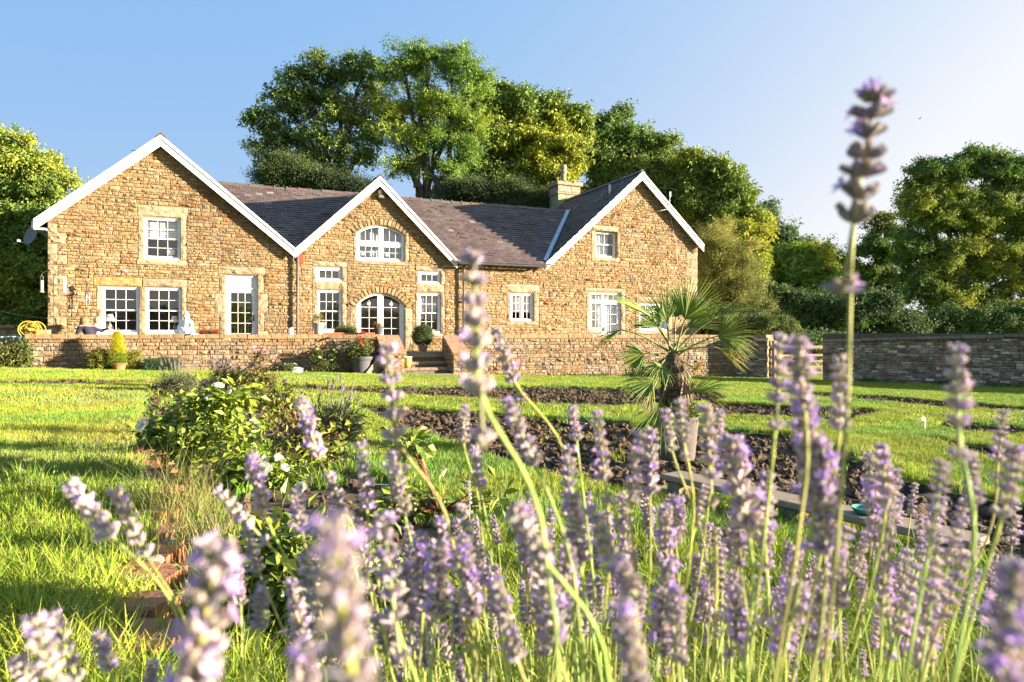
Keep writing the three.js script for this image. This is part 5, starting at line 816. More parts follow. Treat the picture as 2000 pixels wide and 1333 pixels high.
{
  R = rng(611); const cop = HB + 0.055;
  const onCope = (px, n = 2.3) => houseAt(fu(px, n), cop, n);
  let t = thing('flower_pot', 'large pale grey tapered pot with dry stems on the coping below the mid sash window', 'plant pot', onCope(622), TH, null);
  part('pot', potGeo(0.13, 0.2, 0.37, [0.3, 0.31, 0.29], 0.025), M.matt, t); part('compost', new THREE.CylinderGeometry(0.18, 0.17, 0.02, 20).translate(0, 0.32, 0), M.soil, t); part('dry_stems', stemsTo(V(0, 0.32, 0), Array.from({ length: 16 }, () => V(rr(-0.2, 0.2), rr(0.5, 0.85), rr(-0.15, 0.15))), 0.004, [0.35, 0.26, 0.12]), M.matt, t).userData.kind = 'stuff'; bush(t, [[0, 0.5, 0, 0.16, 0.2]], 26, 'tiny', [0.25, 0.18, 0.06], [0.2, 0.2, 0.05], 0.8);
  t = thing('flower_pot', 'small dark ribbed pot of orange leaves at the coping end by the steps', 'plant pot', onCope(739, 2.35), TH); part('pot', potGeo(0.11, 0.155, 0.26, [0.05, 0.05, 0.055], 0.012), M.plain, t); part('compost', new THREE.CylinderGeometry(0.13, 0.12, 0.02, 20).translate(0, 0.22, 0), M.soil, t); bush(t, [[-0.02, 0.29, 0, 0.12, 0.08]], 34, 'tiny', [0.35, 0.1, 0.03], [0.3, 0.25, 0.04], 0.8);
  t = thing('mug', 'white cylindrical pot standing alone on the coping left of the downpipe', 'pot', onCope(567.5, 2.25), TH); part('body', lathe([[0, 0], [0.075, 0], [0.08, 0.01], [0.085, 0.19], [0.08, 0.2], [0.07, 0.19], [0.065, 0.02], [0, 0.02]], 24, [0.85, 0.84, 0.82]), M.ceramic, t); part('rim', new THREE.TorusGeometry(0.08, 0.006, 6, 24).rotateX(PI / 2).translate(0, 0.197, 0), M.ceramic, t);
  const floorP = (px, n) => houseAt(fu(px, n), FLOOR, n);
  t = thing('mounded_shrub', 'green domed bush showing above the coping below the mid sash window', 'shrub', floorP(676, 1.5), TH); bush(t, [[0, 0.52, 0, 0.42, 0.33]], 420, 'needle', [0.06, 0.1, 0.03], [0.12, 0.16, 0.04], 1); part('tub', potGeo(0.2, 0.28, 0.36, [0.12, 0.1, 0.08]), M.matt, t);
  t = thing('box_ball_topiary', 'clipped round box bush in a pot right of the arched door', 'topiary', floorP(826, 1.4), TH); part('trunk', tube([V(0, 0.1, 0), V(0.01, 0.42, 0)], 0.025, 6, [0.1, 0.07, 0.05]), M.bark, t); bush(t, [[0, 0.58, 0, 0.38, 0.4], [0, 0.58, 0, 0.36, 0.38]], 900, 'tiny', [0.045, 0.085, 0.02], [0.1, 0.145, 0.035], 0.62, M.leaf, 'crown'); part('pot', potGeo(0.13, 0.18, 0.2, [0.28, 0.2, 0.13]), M.matt, t);
  t = thing('plant_support', 'small wicker cone plant support on the landing left of the box ball', 'plant support', floorP(802, 2.1), TH); part('sticks', [...Array.from({ length: 7 }, (_, i) => tube([V(cos(i * 0.9) * 0.11, 0, sin(i * 0.9) * 0.11), V(0, 0.36, 0)], 0.008, 4, [0.45, 0.33, 0.15])), ...[0.05, 0.14, 0.23].map((y) => new THREE.TorusGeometry(0.11 * (1 - y / 0.37), 0.008, 5, 16).rotateX(PI / 2).translate(0, y, 0))].map((g) => prep(g, [0.45, 0.33, 0.15])), M.wood, t);
  for (const [px, w, lab, n] of [[404, 0.24, 'wide clump of crimson begonias behind the coping right of the white statue', 60], [424, 0.1, 'single small red flower clump behind the coping by the left door', 22]]) {
    t = thing('red_flowers', lab, 'flowers', floorP(px, 1.9), TH); part('trough', cbox(w * 2, 0.42, 0.24, 0.02, [0.2, 0.1, 0.06]).translate(0, 0.21, 0), M.matt, t); bush(t, [[0, 0.55, 0, w, 0.12]], n * 2, 'tiny', [0.09, 0.05, 0.03], [0.1, 0.12, 0.03], 1); const fl = [bloom(0.045, [0.6, 0.02, 0.02], 12, 5)]; for (let i = 0; i < n / 3; i++) { const m = part('bloom', fl[0], M.petal, t); m.position.set(rr(-w, w), rr(0.53, 0.72), rr(0.02, 0.14)); m.rotation.set(rr(0.2, 1.2), rr(0, 6), 0); }
  }
  // below the terrace: on the lawn's edge
  const edge = (px, n, dy = 0) => { const u = fu(px, n), p = houseAt(u, 0, n); p.y = gy(p.x, -p.z) + dy; return p; };
  t = thing('flower_pot', 'big dark grey plastic tub overflowing with red and yellow flowers beside the steps', 'plant pot', edge(706, 3.0), TH); part('pot', potGeo(0.24, 0.36, 0.56, [0.085, 0.088, 0.1], 0.04), M.plain, t); part('compost', new THREE.CylinderGeometry(0.34, 0.33, 0.03, 24).translate(0, 0.49, 0), M.soil, t);
  bush(t, [[0, 0.85, 0, 0.44, 0.34], [-0.1, 0.7, 0.05, 0.4, 0.2]], 330, 'rose', [0.06, 0.1, 0.02], [0.13, 0.17, 0.02], 1.0); for (const [c, n, r] of [[[0.5, 0.02, 0.05], 7, 0.075], [[0.55, 0.08, 0.05], 9, 0.06], [[0.6, 0.4, 0.03], 12, 0.04]]) { const g = bloom(r, c, 14, n); for (let i = 0; i < n; i++) { const m = part('bloom', g, M.petal, t); const a = rr(0, 6.28), q = rr(0.1, 0.42); m.position.set(cos(a) * q, 0.9 + rr(-0.1, 0.32) - q * 0.3, sin(a) * q + 0.1); m.rotation.set(rr(0, 1), rr(0, 6), 0); } }
  { const m = part('bloom', bloom(0.1, [0.5, 0.01, 0.06], 20, 3), M.petal, t, 'large crimson dahlia at the top'); m.position.set(0.02, 1.28, 0.12); m.rotation.x = 0.6; }
  t = thing('wooden_trellis', 'weathered slatted trellis leaning against the step wall beside the grey tub', 'trellis', edge(728, 3.25), TH + 0.2); for (let i = 0; i < 7; i++) { const b = part('slat', cbox(0.055, 1.0, 0.02, 0.004, [0.3, 0.24, 0.17].map((v) => v * rr(0.8, 1.2))), M.wood, t); b.position.set(0.02 + i * 0.075, 0.32, 0.02 * (i % 2) - i * 0.03); b.rotation.z = -0.72; b.rotation.x = -0.15; }
  for (const y of [0.18, 0.42]) { const b = part('batten', cbox(0.62, 0.05, 0.02, 0.004, [0.26, 0.2, 0.14]), M.wood, t); b.position.set(0.22 + (y - 0.3) * 0.5, y + 0.02, -0.13); b.rotation.z = 0.55; }
  t = thing('flower_pot', 'small empty ochre glazed pot on the lowest step against the side wall', 'pot', houseAt(-5.02, -0.52, 3.05), TH); part('body', lathe([[0, 0], [0.09, 0], [0.14, 0.1], [0.165, 0.22], [0.15, 0.32], [0.165, 0.345], [0.15, 0.35], [0.135, 0.32], [0, 0.3]], 24, [0.42, 0.29, 0.08]), M.ceramic, t); part('rim', new THREE.TorusGeometry(0.158, 0.012, 6, 24).rotateX(PI / 2).translate(0, 0.345, 0), M.ceramic, t);
  const fl = (t_, c, list, r, seed = 2) => { const g = bloom(r, c, 16, seed); list.forEach(([x, y, z]) => { const m = part('bloom', g, M.petal, t_); m.position.set(x, y, z); m.rotation.set(rr(0.2, 1.2), rr(0, 6), rr(-0.4, 0.4)); m.scale.setScalar(rr(0.8, 1.2)); }); };
  t = thing('rose_bush', 'low yellow-flowered rose bush against the terrace wall left of the grey tub', 'rose bush', edge(632, 2.95), TH); part('stem', stemsTo(V(0, 0, 0), Array.from({ length: 9 }, () => V(rr(-0.4, 0.4), rr(0.4, 0.75), rr(-0.15, 0.2))), 0.009, [0.12, 0.1, 0.04]), M.matt, t); bush(t, [[-0.2, 0.35, 0, 0.28, 0.28], [0.15, 0.38, 0, 0.28, 0.28], [0.3, 0.6, 0, 0.15, 0.2], [-0.2, 0.65, 0, 0.14, 0.15]], 230, 'rose', [0.045, 0.085, 0.015], [0.12, 0.16, 0.02], 0.9); fl(t, [0.72, 0.65, 0.25], [[0.42, 0.78, 0.1], [0.3, 0.72, 0.12], [0.36, 0.64, 0.15], [-0.2, 0.75, 0.1], [-0.15, 0.5, 0.2], [0.2, 0.4, 0.25]], 0.06);
  t = thing('flowering_plant', 'small white-flowered plant at the wall foot beside the white boulder', 'plant', edge(562, 2.9), TH); bush(t, [[0, 0.14, 0, 0.28, 0.13]], 110, 'tiny', [0.06, 0.09, 0.02], [0.12, 0.15, 0.03], 0.9); fl(t, [0.75, 0.72, 0.55], Array.from({ length: 14 }, () => [rr(-0.25, 0.25), rr(0.18, 0.3), rr(-0.05, 0.2)]), 0.025);
  solo('boulder', 'rounded whitish stone on the grass at the foot of the terrace wall', 'stone', prep(jitter(new THREE.IcosahedronGeometry(0.16, 2).scale(1.2, 0.8, 0.9), 0.03, 5).translate(0, 0.08, 0), [0.55, 0.52, 0.46]), M.dressed, edge(578, 3.05), TH);
  { // weeds along the foot of the walls
    R = rng(640); const ms = [], cs = []; const addW = (p, s) => { p.y = gy(p.x, -p.z); ms.push(M4(p.add(V(0, 0.05 * s, 0)), quat(rr(-0.4, 0.4), rr(0, 6.28), rr(-0.4, 0.4)), s * rr(0.6, 1.5))); const k = rr(0.7, 1.3); cs.push([0.1 * k, 0.16 * k, 0.025 * k]); };
    for (let i = 0; i < 420; i++) { const u = rr(-15.2, 8.4); if (u > -5.9 && u < -3) continue; if (noise(u * 1.1, 3, 4) < 0.42) continue; addW(houseAt(u, 0, 2.55 + rr(0, 0.12)), rr(0.5, 1)); }
    for (let i = 0; i < 380; i++) { const a = rr(3.4, 15); if (noise(a * 0.9, 7, 4) < 0.45) continue; const p = gwAt(a, rr(0.05, 0.25)); addW(V(p.x, 0, -p.d), rr(0.6, 1.5)); }
    tag(instanced('wall_weeds', SPR.tiny, M.leaf, ms, cs, scene), 'small weeds and creepers along the foot of the terrace and garden walls', 'weeds', null, 'stuff'); }
  // shrubs at the left
  t = thing('golden_conifer', 'narrow golden cone-shaped conifer in a terracotta pot by the terrace wall', 'conifer', edge(232, 3.15), TH); part('pot', potGeo(0.13, 0.19, 0.22, [0.4, 0.17, 0.07], 0.02), M.matt, t); part('trunk', tube([V(0, 0.15, 0), V(-0.04, 0.8, 0)], 0.02, 5, [0.1, 0.07, 0.04]), M.bark, t);
  { const ms = [], cs = []; for (let i = 0; i < 620; i++) { const h = R(), w = 0.24 * pow(1 - h, 0.9) + 0.015, a = rr(0, 6.28), q = w * sqrt(R()); ms.push(M4(V(-0.05 * h + cos(a) * q, 0.22 + h * 0.82, sin(a) * q), quat(rr(-0.3, 0.3), rr(0, 6), rr(-0.3, 0.3)), rr(0.45, 0.75))); const k = rr(0.8, 1.2); cs.push(mix3([0.16, 0.24, 0.015], [0.55, 0.52, 0.01], smooth(0.05, 0.6, h + rr(-0.15, 0.15))).map((v) => v * k)); } instanced('crown', SPR.needle, M.leaf, ms, cs, t); }
  t = thing('yellow_shrub', 'yellow-green feathery shrub left of the golden conifer', 'shrub', edge(196, 2.95), TH); bush(t, [[0, 0.26, 0, 0.27, 0.26], [-0.05, 0.4, 0, 0.2, 0.18]], 300, 'tiny', [0.16, 0.18, 0.025], [0.3, 0.28, 0.03], 0.9);
  t = thing('yellow_shrub', 'yellow-green loose shrub right of the golden conifer', 'shrub', edge(257, 2.95), TH); bush(t, [[0, 0.28, 0, 0.22, 0.26], [0.05, 0.4, 0, 0.15, 0.15]], 220, 'tiny', [0.16, 0.18, 0.025], [0.32, 0.29, 0.03], 0.9);
  t = thing('mounded_shrub', 'dark green low mound on the grass below the white statue', 'shrub', edge(313, 3.1), TH); bush(t, [[-0.15, 0.16, 0, 0.3, 0.18], [0.2, 0.16, 0, 0.3, 0.18]], 560, 'needle', [0.03, 0.075, 0.025], [0.06, 0.12, 0.04], 0.8);
  t = thing('leafy_plant', 'large leafy border plant in the corner left of the terrace wall', 'plant', edge(22, 2.7), TH); bush(t, [[-0.3, 0.35, 0, 0.4, 0.35], [0.15, 0.4, 0, 0.35, 0.38], [-0.7, 0.3, 0.2, 0.4, 0.35]], 520, 'rose', [0.05, 0.09, 0.02], [0.16, 0.18, 0.03], 1.2);
  t = thing('garden_table', 'pale turquoise glass-topped small table beside the leafy plant', 'table', edge(18, 1.4), TH); part('table_top', cbox(0.62, 0.05, 0.45, 0.015, [0.35, 0.55, 0.55]).translate(0, 0.84, 0), M.ceramic, t); part('shelf', cbox(0.55, 0.03, 0.4, 0.01, [0.3, 0.48, 0.5]).translate(0, 0.6, 0), M.ceramic, t); for (const [x, z] of [[-0.27, -0.18], [0.27, -0.18], [-0.27, 0.18], [0.27, 0.18]]) part('leg', tube([V(x * 1.1, 0, z * 1.1), V(x, 0.83, z)], 0.015, 6, [0.2, 0.25, 0.25]), M.plain, t);
  // hose, feeders, chimes
  t = thing('hose_reel', 'loose coil of yellow garden hose hung at the left end of the terrace wall', 'hose', houseAt(fu(66, 1.9), HB - 0.02, 1.9), TH);
  const hose = []; for (let i = 0; i <= 260; i++) { const a = i / 260 * 2 * PI * 9, k = i / 260; hose.push(V(-0.05 + cos(a) * (0.17 + 0.07 * sin(i * 0.11)) + 0.05 * sin(i * 0.05), 0.2 + sin(a) * (0.16 + 0.05 * cos(i * 0.07)), -0.15 + k * 0.3 + 0.03 * sin(a * 1.3))); } part('hose', tube(hose, 0.012, 6, [0.42, 0.29, 0.03]), M.plain, t);
  part('reel', [new THREE.TorusGeometry(0.23, 0.014, 6, 32).translate(-0.1, 0.2, 0.2), new THREE.TorusGeometry(0.23, 0.014, 6, 32).translate(0.0, 0.2, -0.2), tube([V(-0.1, 0.2, 0.2), V(0, 0.2, -0.2)], 0.05, 8)].map((g) => prep(g, [0.5, 0.36, 0.03])), M.plain, t); part('stand', cbox(0.34, 0.5, 0.34, 0.02, [0.33, 0.2, 0.1]).translate(0.14, -0.05, -0.35), M.matt, t);
  const fp = (px, py, n) => hp(px, py, n); t = thing('feeder_pole', 'thin dark shepherd’s crook pole against the left corner of the house', 'pole', floorP(104, 0.9), TH); const ph = fy(104, 536, 0.9) - FLOOR, sc = 1 / ppm(104, 0.9);
  part('pole', tube([V(0, 0, 0), V(0, ph, 0)], 0.011, 6, [0.05, 0.04, 0.03]), M.plain, t); for (const s of [-1, 1]) part('hook', tube(Array.from({ length: 9 }, (_, i) => { const a = i / 8 * PI * 1.1; return V(s * (1 - cos(a)) * 0.15, ph - 0.05 + sin(a) * 0.13, 0); }), 0.009, 5, [0.3, 0.28, 0.24]), M.metal, t);
  for (const [dx, lab, c] of [[-0.29, 'pale tube bird feeder hanging left of the house corner', [0.5, 0.4, 0.3]], [0.27, 'white tube bird feeder hanging in front of the corner stones', [0.75, 0.73, 0.7]]]) { const f = thing('bird_feeder', lab, 'bird feeder', t.localToWorld(V(dx, ph - 0.5, 0.0)), TH); t.updateMatrixWorld(true); f.position.copy(V(dx, ph - 0.52, 0).applyMatrix4(t.matrixWorld)); part('tube', lathe([[0, 0], [0.045, 0], [0.045, 0.3], [0.03, 0.33], [0, 0.34]], 12, c), M.ceramic, f); part('hanger', tube([V(-0.04, 0.3, 0), V(-0.03, 0.44, 0), V(0, 0.49, 0), V(0.03, 0.44, 0), V(0.04, 0.3, 0)], 0.005, 4, [0.5, 0.48, 0.42]), M.metal, f); part('tray', lathe([[0, -0.02], [0.06, -0.015], [0.065, 0.0], [0, 0.0]], 12, [0.8, 0.8, 0.78]), M.plain, f); }
  { const n = 0.25, p = fp(170, 553, n), m = 1 / ppm(170, n); t = thing('wind_chime', 'metal tube wind chime hanging on the wall left of the twin windows', 'wind chime', [p.x, p.y - 62 * m, p.z], TH); const Y = (py) => (615 - py) * m; part('top_plate', [lathe([[0, 0], [0.07, 0], [0.07, 0.015], [0, 0.015]], 14, [0.1, 0.07, 0.05]).translate(0, Y(571), 0), tube([V(0, Y(571), 0), V(0, Y(553), 0)], 0.03, 8, [0.08, 0.07, 0.06])], M.plain, t); for (const [i, x] of [-0.055, -0.018, 0.02, 0.055].entries()) part('chime_tube', tube([V(x, Y(572), 0.02 * (i % 2)), V(x, Y(600 - i * 2), 0.02 * (i % 2))], 0.011, 8, [0.7, 0.68, 0.62]), M.metal, t); part('sail', [tube([V(0, Y(571), 0), V(0, Y(612), 0)], 0.004, 4, [0.2, 0.15, 0.1]), cbox(0.03, 0.08, 0.006, 0.002, [0.2, 0.13, 0.07]).translate(0, Y(612), 0)], M.wood, t); part('bracket', tube([V(0, Y(553), -0.24), V(0, Y(551), 0), V(0, Y(553), 0)], 0.008, 5, [0.1, 0.08, 0.06]), M.plain, t); }
  // on the walls
  { const p = hp(586.5, 507, 0.03); t = thing('alarm_box', 'red alarm box on the wall right of the gutter hopper', 'alarm', p, TH); part('case', cbox(0.21, 0.25, 0.07, 0.015, [0.62, 0.05, 0.015]), M.plain, t); part('base_plate', cbox(0.23, 0.27, 0.015, 0.004, [0.5, 0.05, 0.02]).translate(0, 0, -0.035), M.plain, t); }
  { const p = hp(742, 378, 0.06); t = thing('floodlight', 'small white floodlight with sensor under the middle gable peak', 'light', p, TH); part('housing', cbox(0.12, 0.14, 0.08, 0.01, [0.8, 0.8, 0.78]).translate(0, 0.05, 0), M.plain, t); part('lamp_head', cbox(0.2, 0.12, 0.12, 0.015, [0.14, 0.12, 0.1]).translate(0.03, -0.12, 0.05), M.plain, t); part('bracket', cbox(0.04, 0.12, 0.04, 0.005, [0.3, 0.28, 0.25]).translate(0, -0.04, 0), M.plain, t); }
  { const p = houseAt(fu(66, -0.6), fy(66, 460, -0.6), -0.6); t = thing('satellite_dish', 'dark grey satellite dish on the left side wall under the eaves', 'satellite dish', p, TH - 0.9); part('dish', lathe(Array.from({ length: 9 }, (_, i) => [0.36 * i / 8, 0.1 * (i / 8) ** 2]), 28, [0.13, 0.13, 0.135]).rotateX(PI / 2 - 0.3), M.plain, t); part('arm', tube([V(0, -0.3, 0.05), V(0, -0.25, 0.42)], 0.012, 6, [0.2, 0.2, 0.2]), M.metal, t); part('receiver', cbox(0.06, 0.06, 0.1, 0.01, [0.3, 0.3, 0.3]).translate(0, -0.22, 0.44), M.plain, t); part('bracket', tube([V(0, 0, -0.02), V(0.2, -0.1, -0.2), V(0.45, -0.1, -0.2)], 0.02, 6, [0.15, 0.15, 0.15]), M.metal, t); }
  { const n = 0.3, b = hp(1309, 408, n); t = thing('aerial', 'thin white aerial mast with a side rod on the right bargeboard', 'aerial', b, TH); part('mast', tube([V(-0.05, -0.05, 0), V(0.0, 0.72, 0)], 0.013, 6, [0.8, 0.8, 0.8]), M.plain, t); part('rod', tube([V(-1.0, -0.25, 0.05), V(-0.05, 0.0, 0.02)], 0.012, 5, [0.35, 0.3, 0.25]), M.metal, t); part('head', cbox(0.06, 0.22, 0.06, 0.01, [0.85, 0.85, 0.85]).translate(0.0, 0.62, 0), M.plain, t);
    const cb = [hp(1307, 415, 0.1), hp(1313, 440, 0.05), hp(1322, 480, 0.045), hp(1323, 520, 0.045)]; solo('aerial_cable', 'pale cable running down the right gable wall from the aerial', 'cable', tube(cb, 0.008, 5, [0.6, 0.52, 0.42]), M.plain); }
  { const a = at(-30, 600, 24), b = at(62, 614, 22), c = hp(92, 622, 0.02); solo('overhead_cable', 'thin sagging cable running to the left corner of the house', 'cable', tube(bez(a, a.clone().lerp(c, 0.5).add(V(0, -0.12, 0)), c, 10), 0.009, 4, [0.25, 0.26, 0.3]), M.plain); }
  // inside the panes
  for (const [px, py, lab] of [[214, 632, 'white-shaded table lamp seen through the left one of the twin windows'], [341, 634, 'white-shaded table lamp seen through the right one of the twin windows']]) { const n = -0.38, p = hp(px, py + 13, n); t = thing('table_lamp', lab, 'lamp', p, TH); part('lamp_shade', lathe([[0.16, 0.28], [0.08, 0.5], [0.078, 0.5], [0.157, 0.28]], 24, [1, 1, 1]), M.cloth, t); part('base', lathe([[0, 0], [0.09, 0], [0.09, 0.02], [0.03, 0.06], [0.06, 0.14], [0.02, 0.22], [0.02, 0.3], [0, 0.3]], 16, [0.3, 0.25, 0.2]), M.ceramic, t); const tb = thing('side_table', `dark side table inside the window under the ${px < 300 ? 'left' : 'right'} table lamp`, 'table', houseAt(fu(px, n), FLOOR, n), TH); const hh = p.y - tb.position.y; part('table_top', cbox(0.5, 0.03, 0.4, 0.008, [0.08, 0.05, 0.03]).translate(0, hh - 0.015, 0), M.wood, tb); for (const [x, z] of [[-0.2, -0.15], [0.2, -0.15], [-0.2, 0.15], [0.2, 0.15]]) part('leg', cbox(0.04, hh - 0.03, 0.04, 0.004, [0.08, 0.05, 0.03]).translate(x, (hh - 0.03) / 2, z), M.wood, tb); }
  { const n = -0.3, p = hp(330, 505, n); t = thing('ornament', 'round white ornament on the sill inside the upper left window', 'ornament', p, TH); part('globe', jitter(new THREE.IcosahedronGeometry(0.13, 3), 0.02, 14).translate(0.05, 0.2, 0), M.cloth, t); part('stand', lathe([[0, 0], [0.06, 0], [0.02, 0.04], [0.02, 0.08], [0, 0.08]], 12, [0.4, 0.4, 0.4]).translate(0.05, 0, 0), M.ceramic, t); }
  // out on the lawn
  { const g = onGround(1807, 842); t = thing('plant_label', 'small pale plant label on a stake in the lawn at the right bed', 'label', g.v, 0.2); const m = g.d / FOC; part('stake', cbox(3 * m, 20 * m, 2 * m, 0.001, [0.6, 0.55, 0.5]).translate(0, 9 * m, 0), M.plain, t); const c = part('card', cbox(10 * m, 7 * m, 1.2 * m, 0.001, [0.7, 0.72, 0.7]).translate(0, 23 * m, 2 * m), M.plain, t); c.rotation.x = -0.25; }
  { const a = onGround(1312, 955), b = onGround(1915, 1100), h = 0.09, A = V(a.x, a.y + h, -a.d), Bp = V(b.x, b.y + h, -b.d), L = A.distanceTo(Bp), dir = Bp.clone().sub(A).normalize(), ry = atan2(-dir.z, dir.x), mid = A.clone().lerp(Bp, 0.5); t = thing('wooden_plank', 'long weathered grey timber plank edging the dug bed behind the lavender', 'plank', [mid.x, mid.y, mid.z], ry); const q = new THREE.Group(); part('board', cbox(L, 0.038, 0.2, 0.006, [0.3, 0.23, 0.165]), M.wood, t).rotation.z = Math.asin(dir.y); for (const s of [-0.45, 0, 0.45]) { const bl = part('block', cbox(0.1, 0.1, 0.18, 0.006, [0.22, 0.17, 0.12]), M.wood, t); bl.position.set(L * s, dir.y * L * s - 0.075, 0); }
    const p = A.clone().lerp(Bp, 0.72); solo('plant_saucer', 'small teal plastic saucer lying on the timber plank', 'saucer', lathe([[0, 0], [0.06, 0], [0.075, 0.025], [0.068, 0.025], [0.055, 0.006], [0, 0.006]], 20, [0.06, 0.26, 0.22]), M.plain, [p.x, p.y + 0.028, p.z]); }
  { t = thing('bird', 'tiny dark bird flying in the pale sky on the right', 'bird', at(1797, 232, 60), 0.4); const c = [0.05, 0.05, 0.05]; part('body', lathe([[0, -0.13], [0.02, -0.1], [0.045, 0], [0.03, 0.08], [0.02, 0.11], [0, 0.14]], 8, c).rotateZ(-PI / 2 + 0.2), M.matt, t); for (const s of [-1, 1]) { const g = new Tris(); g.quad([-0.05, 0.02, 0], [0.06, 0.02, 0], [0.02, 0.12, s * 0.14], [-0.05, 0.12, s * 0.13], c); g.tri([0.02, 0.12, s * 0.14], [-0.05, 0.12, s * 0.13], [-0.1, 0.05, s * 0.28], c); part('wing', g.geo(), M.matt, t); } }
}
// ---------------------------------------------------------------- palm, roses, bricks, lavender
{
  const g0 = onGround(1322, 897), d = g0.d, m = d / FOC, t = thing('potted_palm', 'fan palm with shaggy trunk in a tapered taupe pot standing in the dug bed', 'palm', g0.v); R = rng(701);
  const L = (px, py, dz = 0) => at(px, py, d - dz).sub(g0.v), pr = 43 * m, ph = 85 * m, bt = 33 * m;
  part('pot', lathe([[0, 0], [bt, 0], [bt + 0.005, 0.01], [pr * 0.97, ph * 0.86], [pr * 0.98, ph * 0.88], [pr, ph * 0.99], [pr - 0.006, ph], [pr - 0.016, ph * 0.99], [pr - 0.02, ph * 0.9], [0, ph * 0.9]], 40, [0.1, 0.085, 0.072]), M.matt, t);
  part('compost', jitter(new THREE.CylinderGeometry(pr - 0.02, pr - 0.03, 0.04, 30, 2), 0.015, 20).translate(0, ph * 0.9, 0), M.soil, t);
  const top = L(1314, 690), bot = V(0.0, ph * 0.85, 0), tr = bez(bot, bot.clone().lerp(top, 0.5).add(V(0.01, 0, 0)), top, 12);
  part('trunk', jitter(tube(tr, tr.map((_, i) => [0.085, 0.1, 0.115, 0.12, 0.12, 0.122, 0.118, 0.11, 0.105, 0.095, 0.08, 0.065, 0.04][i] * 1.1), 16, [0.1, 0.07, 0.045]), 0.015, 14), M.bark, t);
  const hair = []; for (let i = 0; i < 900; i++) { const k = R(), c = bot.clone().lerp(top, 0.1 + k * 0.85), a = rr(0, 6.28), r = 0.127 * (k > 0.7 ? 1 - (k - 0.7) * 1.4 : 1), s = V(cos(a) * r, 0, sin(a) * r).add(c), e = s.clone().add(V(cos(a) * rr(0.01, 0.05), rr(-0.14, 0.03), sin(a) * rr(0.01, 0.05))), w = 0.0025, v = rr(0.5, 1.3), q = V(-sin(a) * w, 0, cos(a) * w); const g = new Tris(); g.tri(s.clone().add(q).toArray(), s.clone().sub(q).toArray(), e.toArray(), [0.2 * v, 0.14 * v, 0.085 * v]); hair.push(g.geo()); }
  part('fibre', hair, M.matt, t).userData.kind = 'stuff';
  // a fan: hub, direction of its middle, spread (rad), length, fold, droop
  function fan(hub, dir, face, spread, len, n, cols, droop = 0.15, split = 0.35, label) {
    const f = new THREE.Group(); f.name = 'frond'; if (label) f.userData.label = label; f.position.copy(hub); t.add(f);
    const D = dir.clone().normalize(), N = face.clone().addScaledVector(D, -face.dot(D)).normalize(), S = D.clone().cross(N), g = new Tris();
    for (let i = 0; i < n; i++) {
      const a = mixN(-spread, spread, i / (n - 1)), l = len * (1 - 0.22 * (abs(a) / spread) ** 2) * rr(0.9, 1.06), ax = D.clone().multiplyScalar(cos(a)).addScaledVector(S, sin(a)), sd = D.clone().multiplyScalar(-sin(a)).addScaledVector(S, cos(a)), half = max(0.006, spread / (n - 1) * l * 0.42), c = R() < 0.35 ? mix3(cols[0], cols[1], rr(0.6, 1.1)) : mix3(cols[0], cols[1], rr(0, 0.4)), kw = [0.16, 1, 0.78, 0.46, 0.04], ks = [0, split, 0.62, 0.84, 1], rows = [];
      const lift = (0.22 * (abs(a) / spread) ** 2 + rr(-0.05, 0.09)) * l, bend = droop * rr(0.6, 1.5);
      for (let j = 0; j < 5; j++) { const s = ks[j], w = half * kw[j], p = ax.clone().multiplyScalar(l * s).addScaledVector(N, lift * s); p.y -= bend * l * max(0, s - 0.5) ** 2 * 2.2; const fold = w * 0.55; rows.push([p.clone().addScaledVector(sd, -w).addScaledVector(N, -fold * 0.4).toArray(), p.clone().addScaledVector(N, fold).toArray(), p.clone().addScaledVector(sd, w).addScaledVector(N, -fold * 0.4).toArray()]); }
      const yel = cols[2] && R() < 0.6 ? cols[2] : c;
      for (let j = 0; j < 4; j++) { const q = j > 1 ? mix3(c, yel, (j - 1) / 3) : c; g.quad(rows[j][0], rows[j][1], rows[j + 1][1], rows[j + 1][0], q); g.quad(rows[j][1], rows[j][2], rows[j + 1][2], rows[j + 1][1], q.map((v) => v * 0.96)); }
    }
    part('blade', g.geo(), M.leaf, f);
    const st = top.clone().add(V(rr(-0.03, 0.03), rr(-0.04, 0.0), rr(-0.03, 0.03))).sub(hub), mid = st.clone().multiplyScalar(0.45).add(V(0, st.length() * 0.12, 0)); part('petiole', tube(bez(st, mid, V(0, 0, 0), 8), [0.012, 0.01, 0.009, 0.008, 0.0075, 0.007, 0.0065, 0.006, 0.006], 6, cols[3] || [0.16, 0.2, 0.045]), M.plain, f);
  }
  const G = [[0.09, 0.185, 0.02], [0.28, 0.34, 0.035]], GY = [[0.1, 0.17, 0.026], [0.3, 0.31, 0.04], [0.5, 0.38, 0.03]], Y = [[0.25, 0.22, 0.03], [0.42, 0.33, 0.03], [0.4, 0.28, 0.03], [0.36, 0.25, 0.05]], DRY = [[0.24, 0.17, 0.09], [0.32, 0.24, 0.13], null, [0.3, 0.21, 0.1]];
  const D2 = (x, y, z = 0) => V(x, y, z);
  fan(L(1303, 628), D2(-0.45, 0.8, 0.2), D2(0.2, 0.2, 1), 1.05, 84 * m, 26, G, 0.1); fan(L(1290, 640, -0.08), D2(-0.75, 0.5, -0.2), D2(0.3, 0.4, 0.9), 0.9, 70 * m, 24, G, 0.15); fan(L(1345, 640, -0.1), D2(0.75, 0.55, -0.2), D2(-0.3, 0.4, 0.9), 0.9, 74 * m, 24, GY, 0.15);
  fan(L(1338, 624, 0.05), D2(0.45, 0.85, 0.1), D2(-0.1, 0.1, 1), 1.05, 96 * m, 28, G, 0.08);
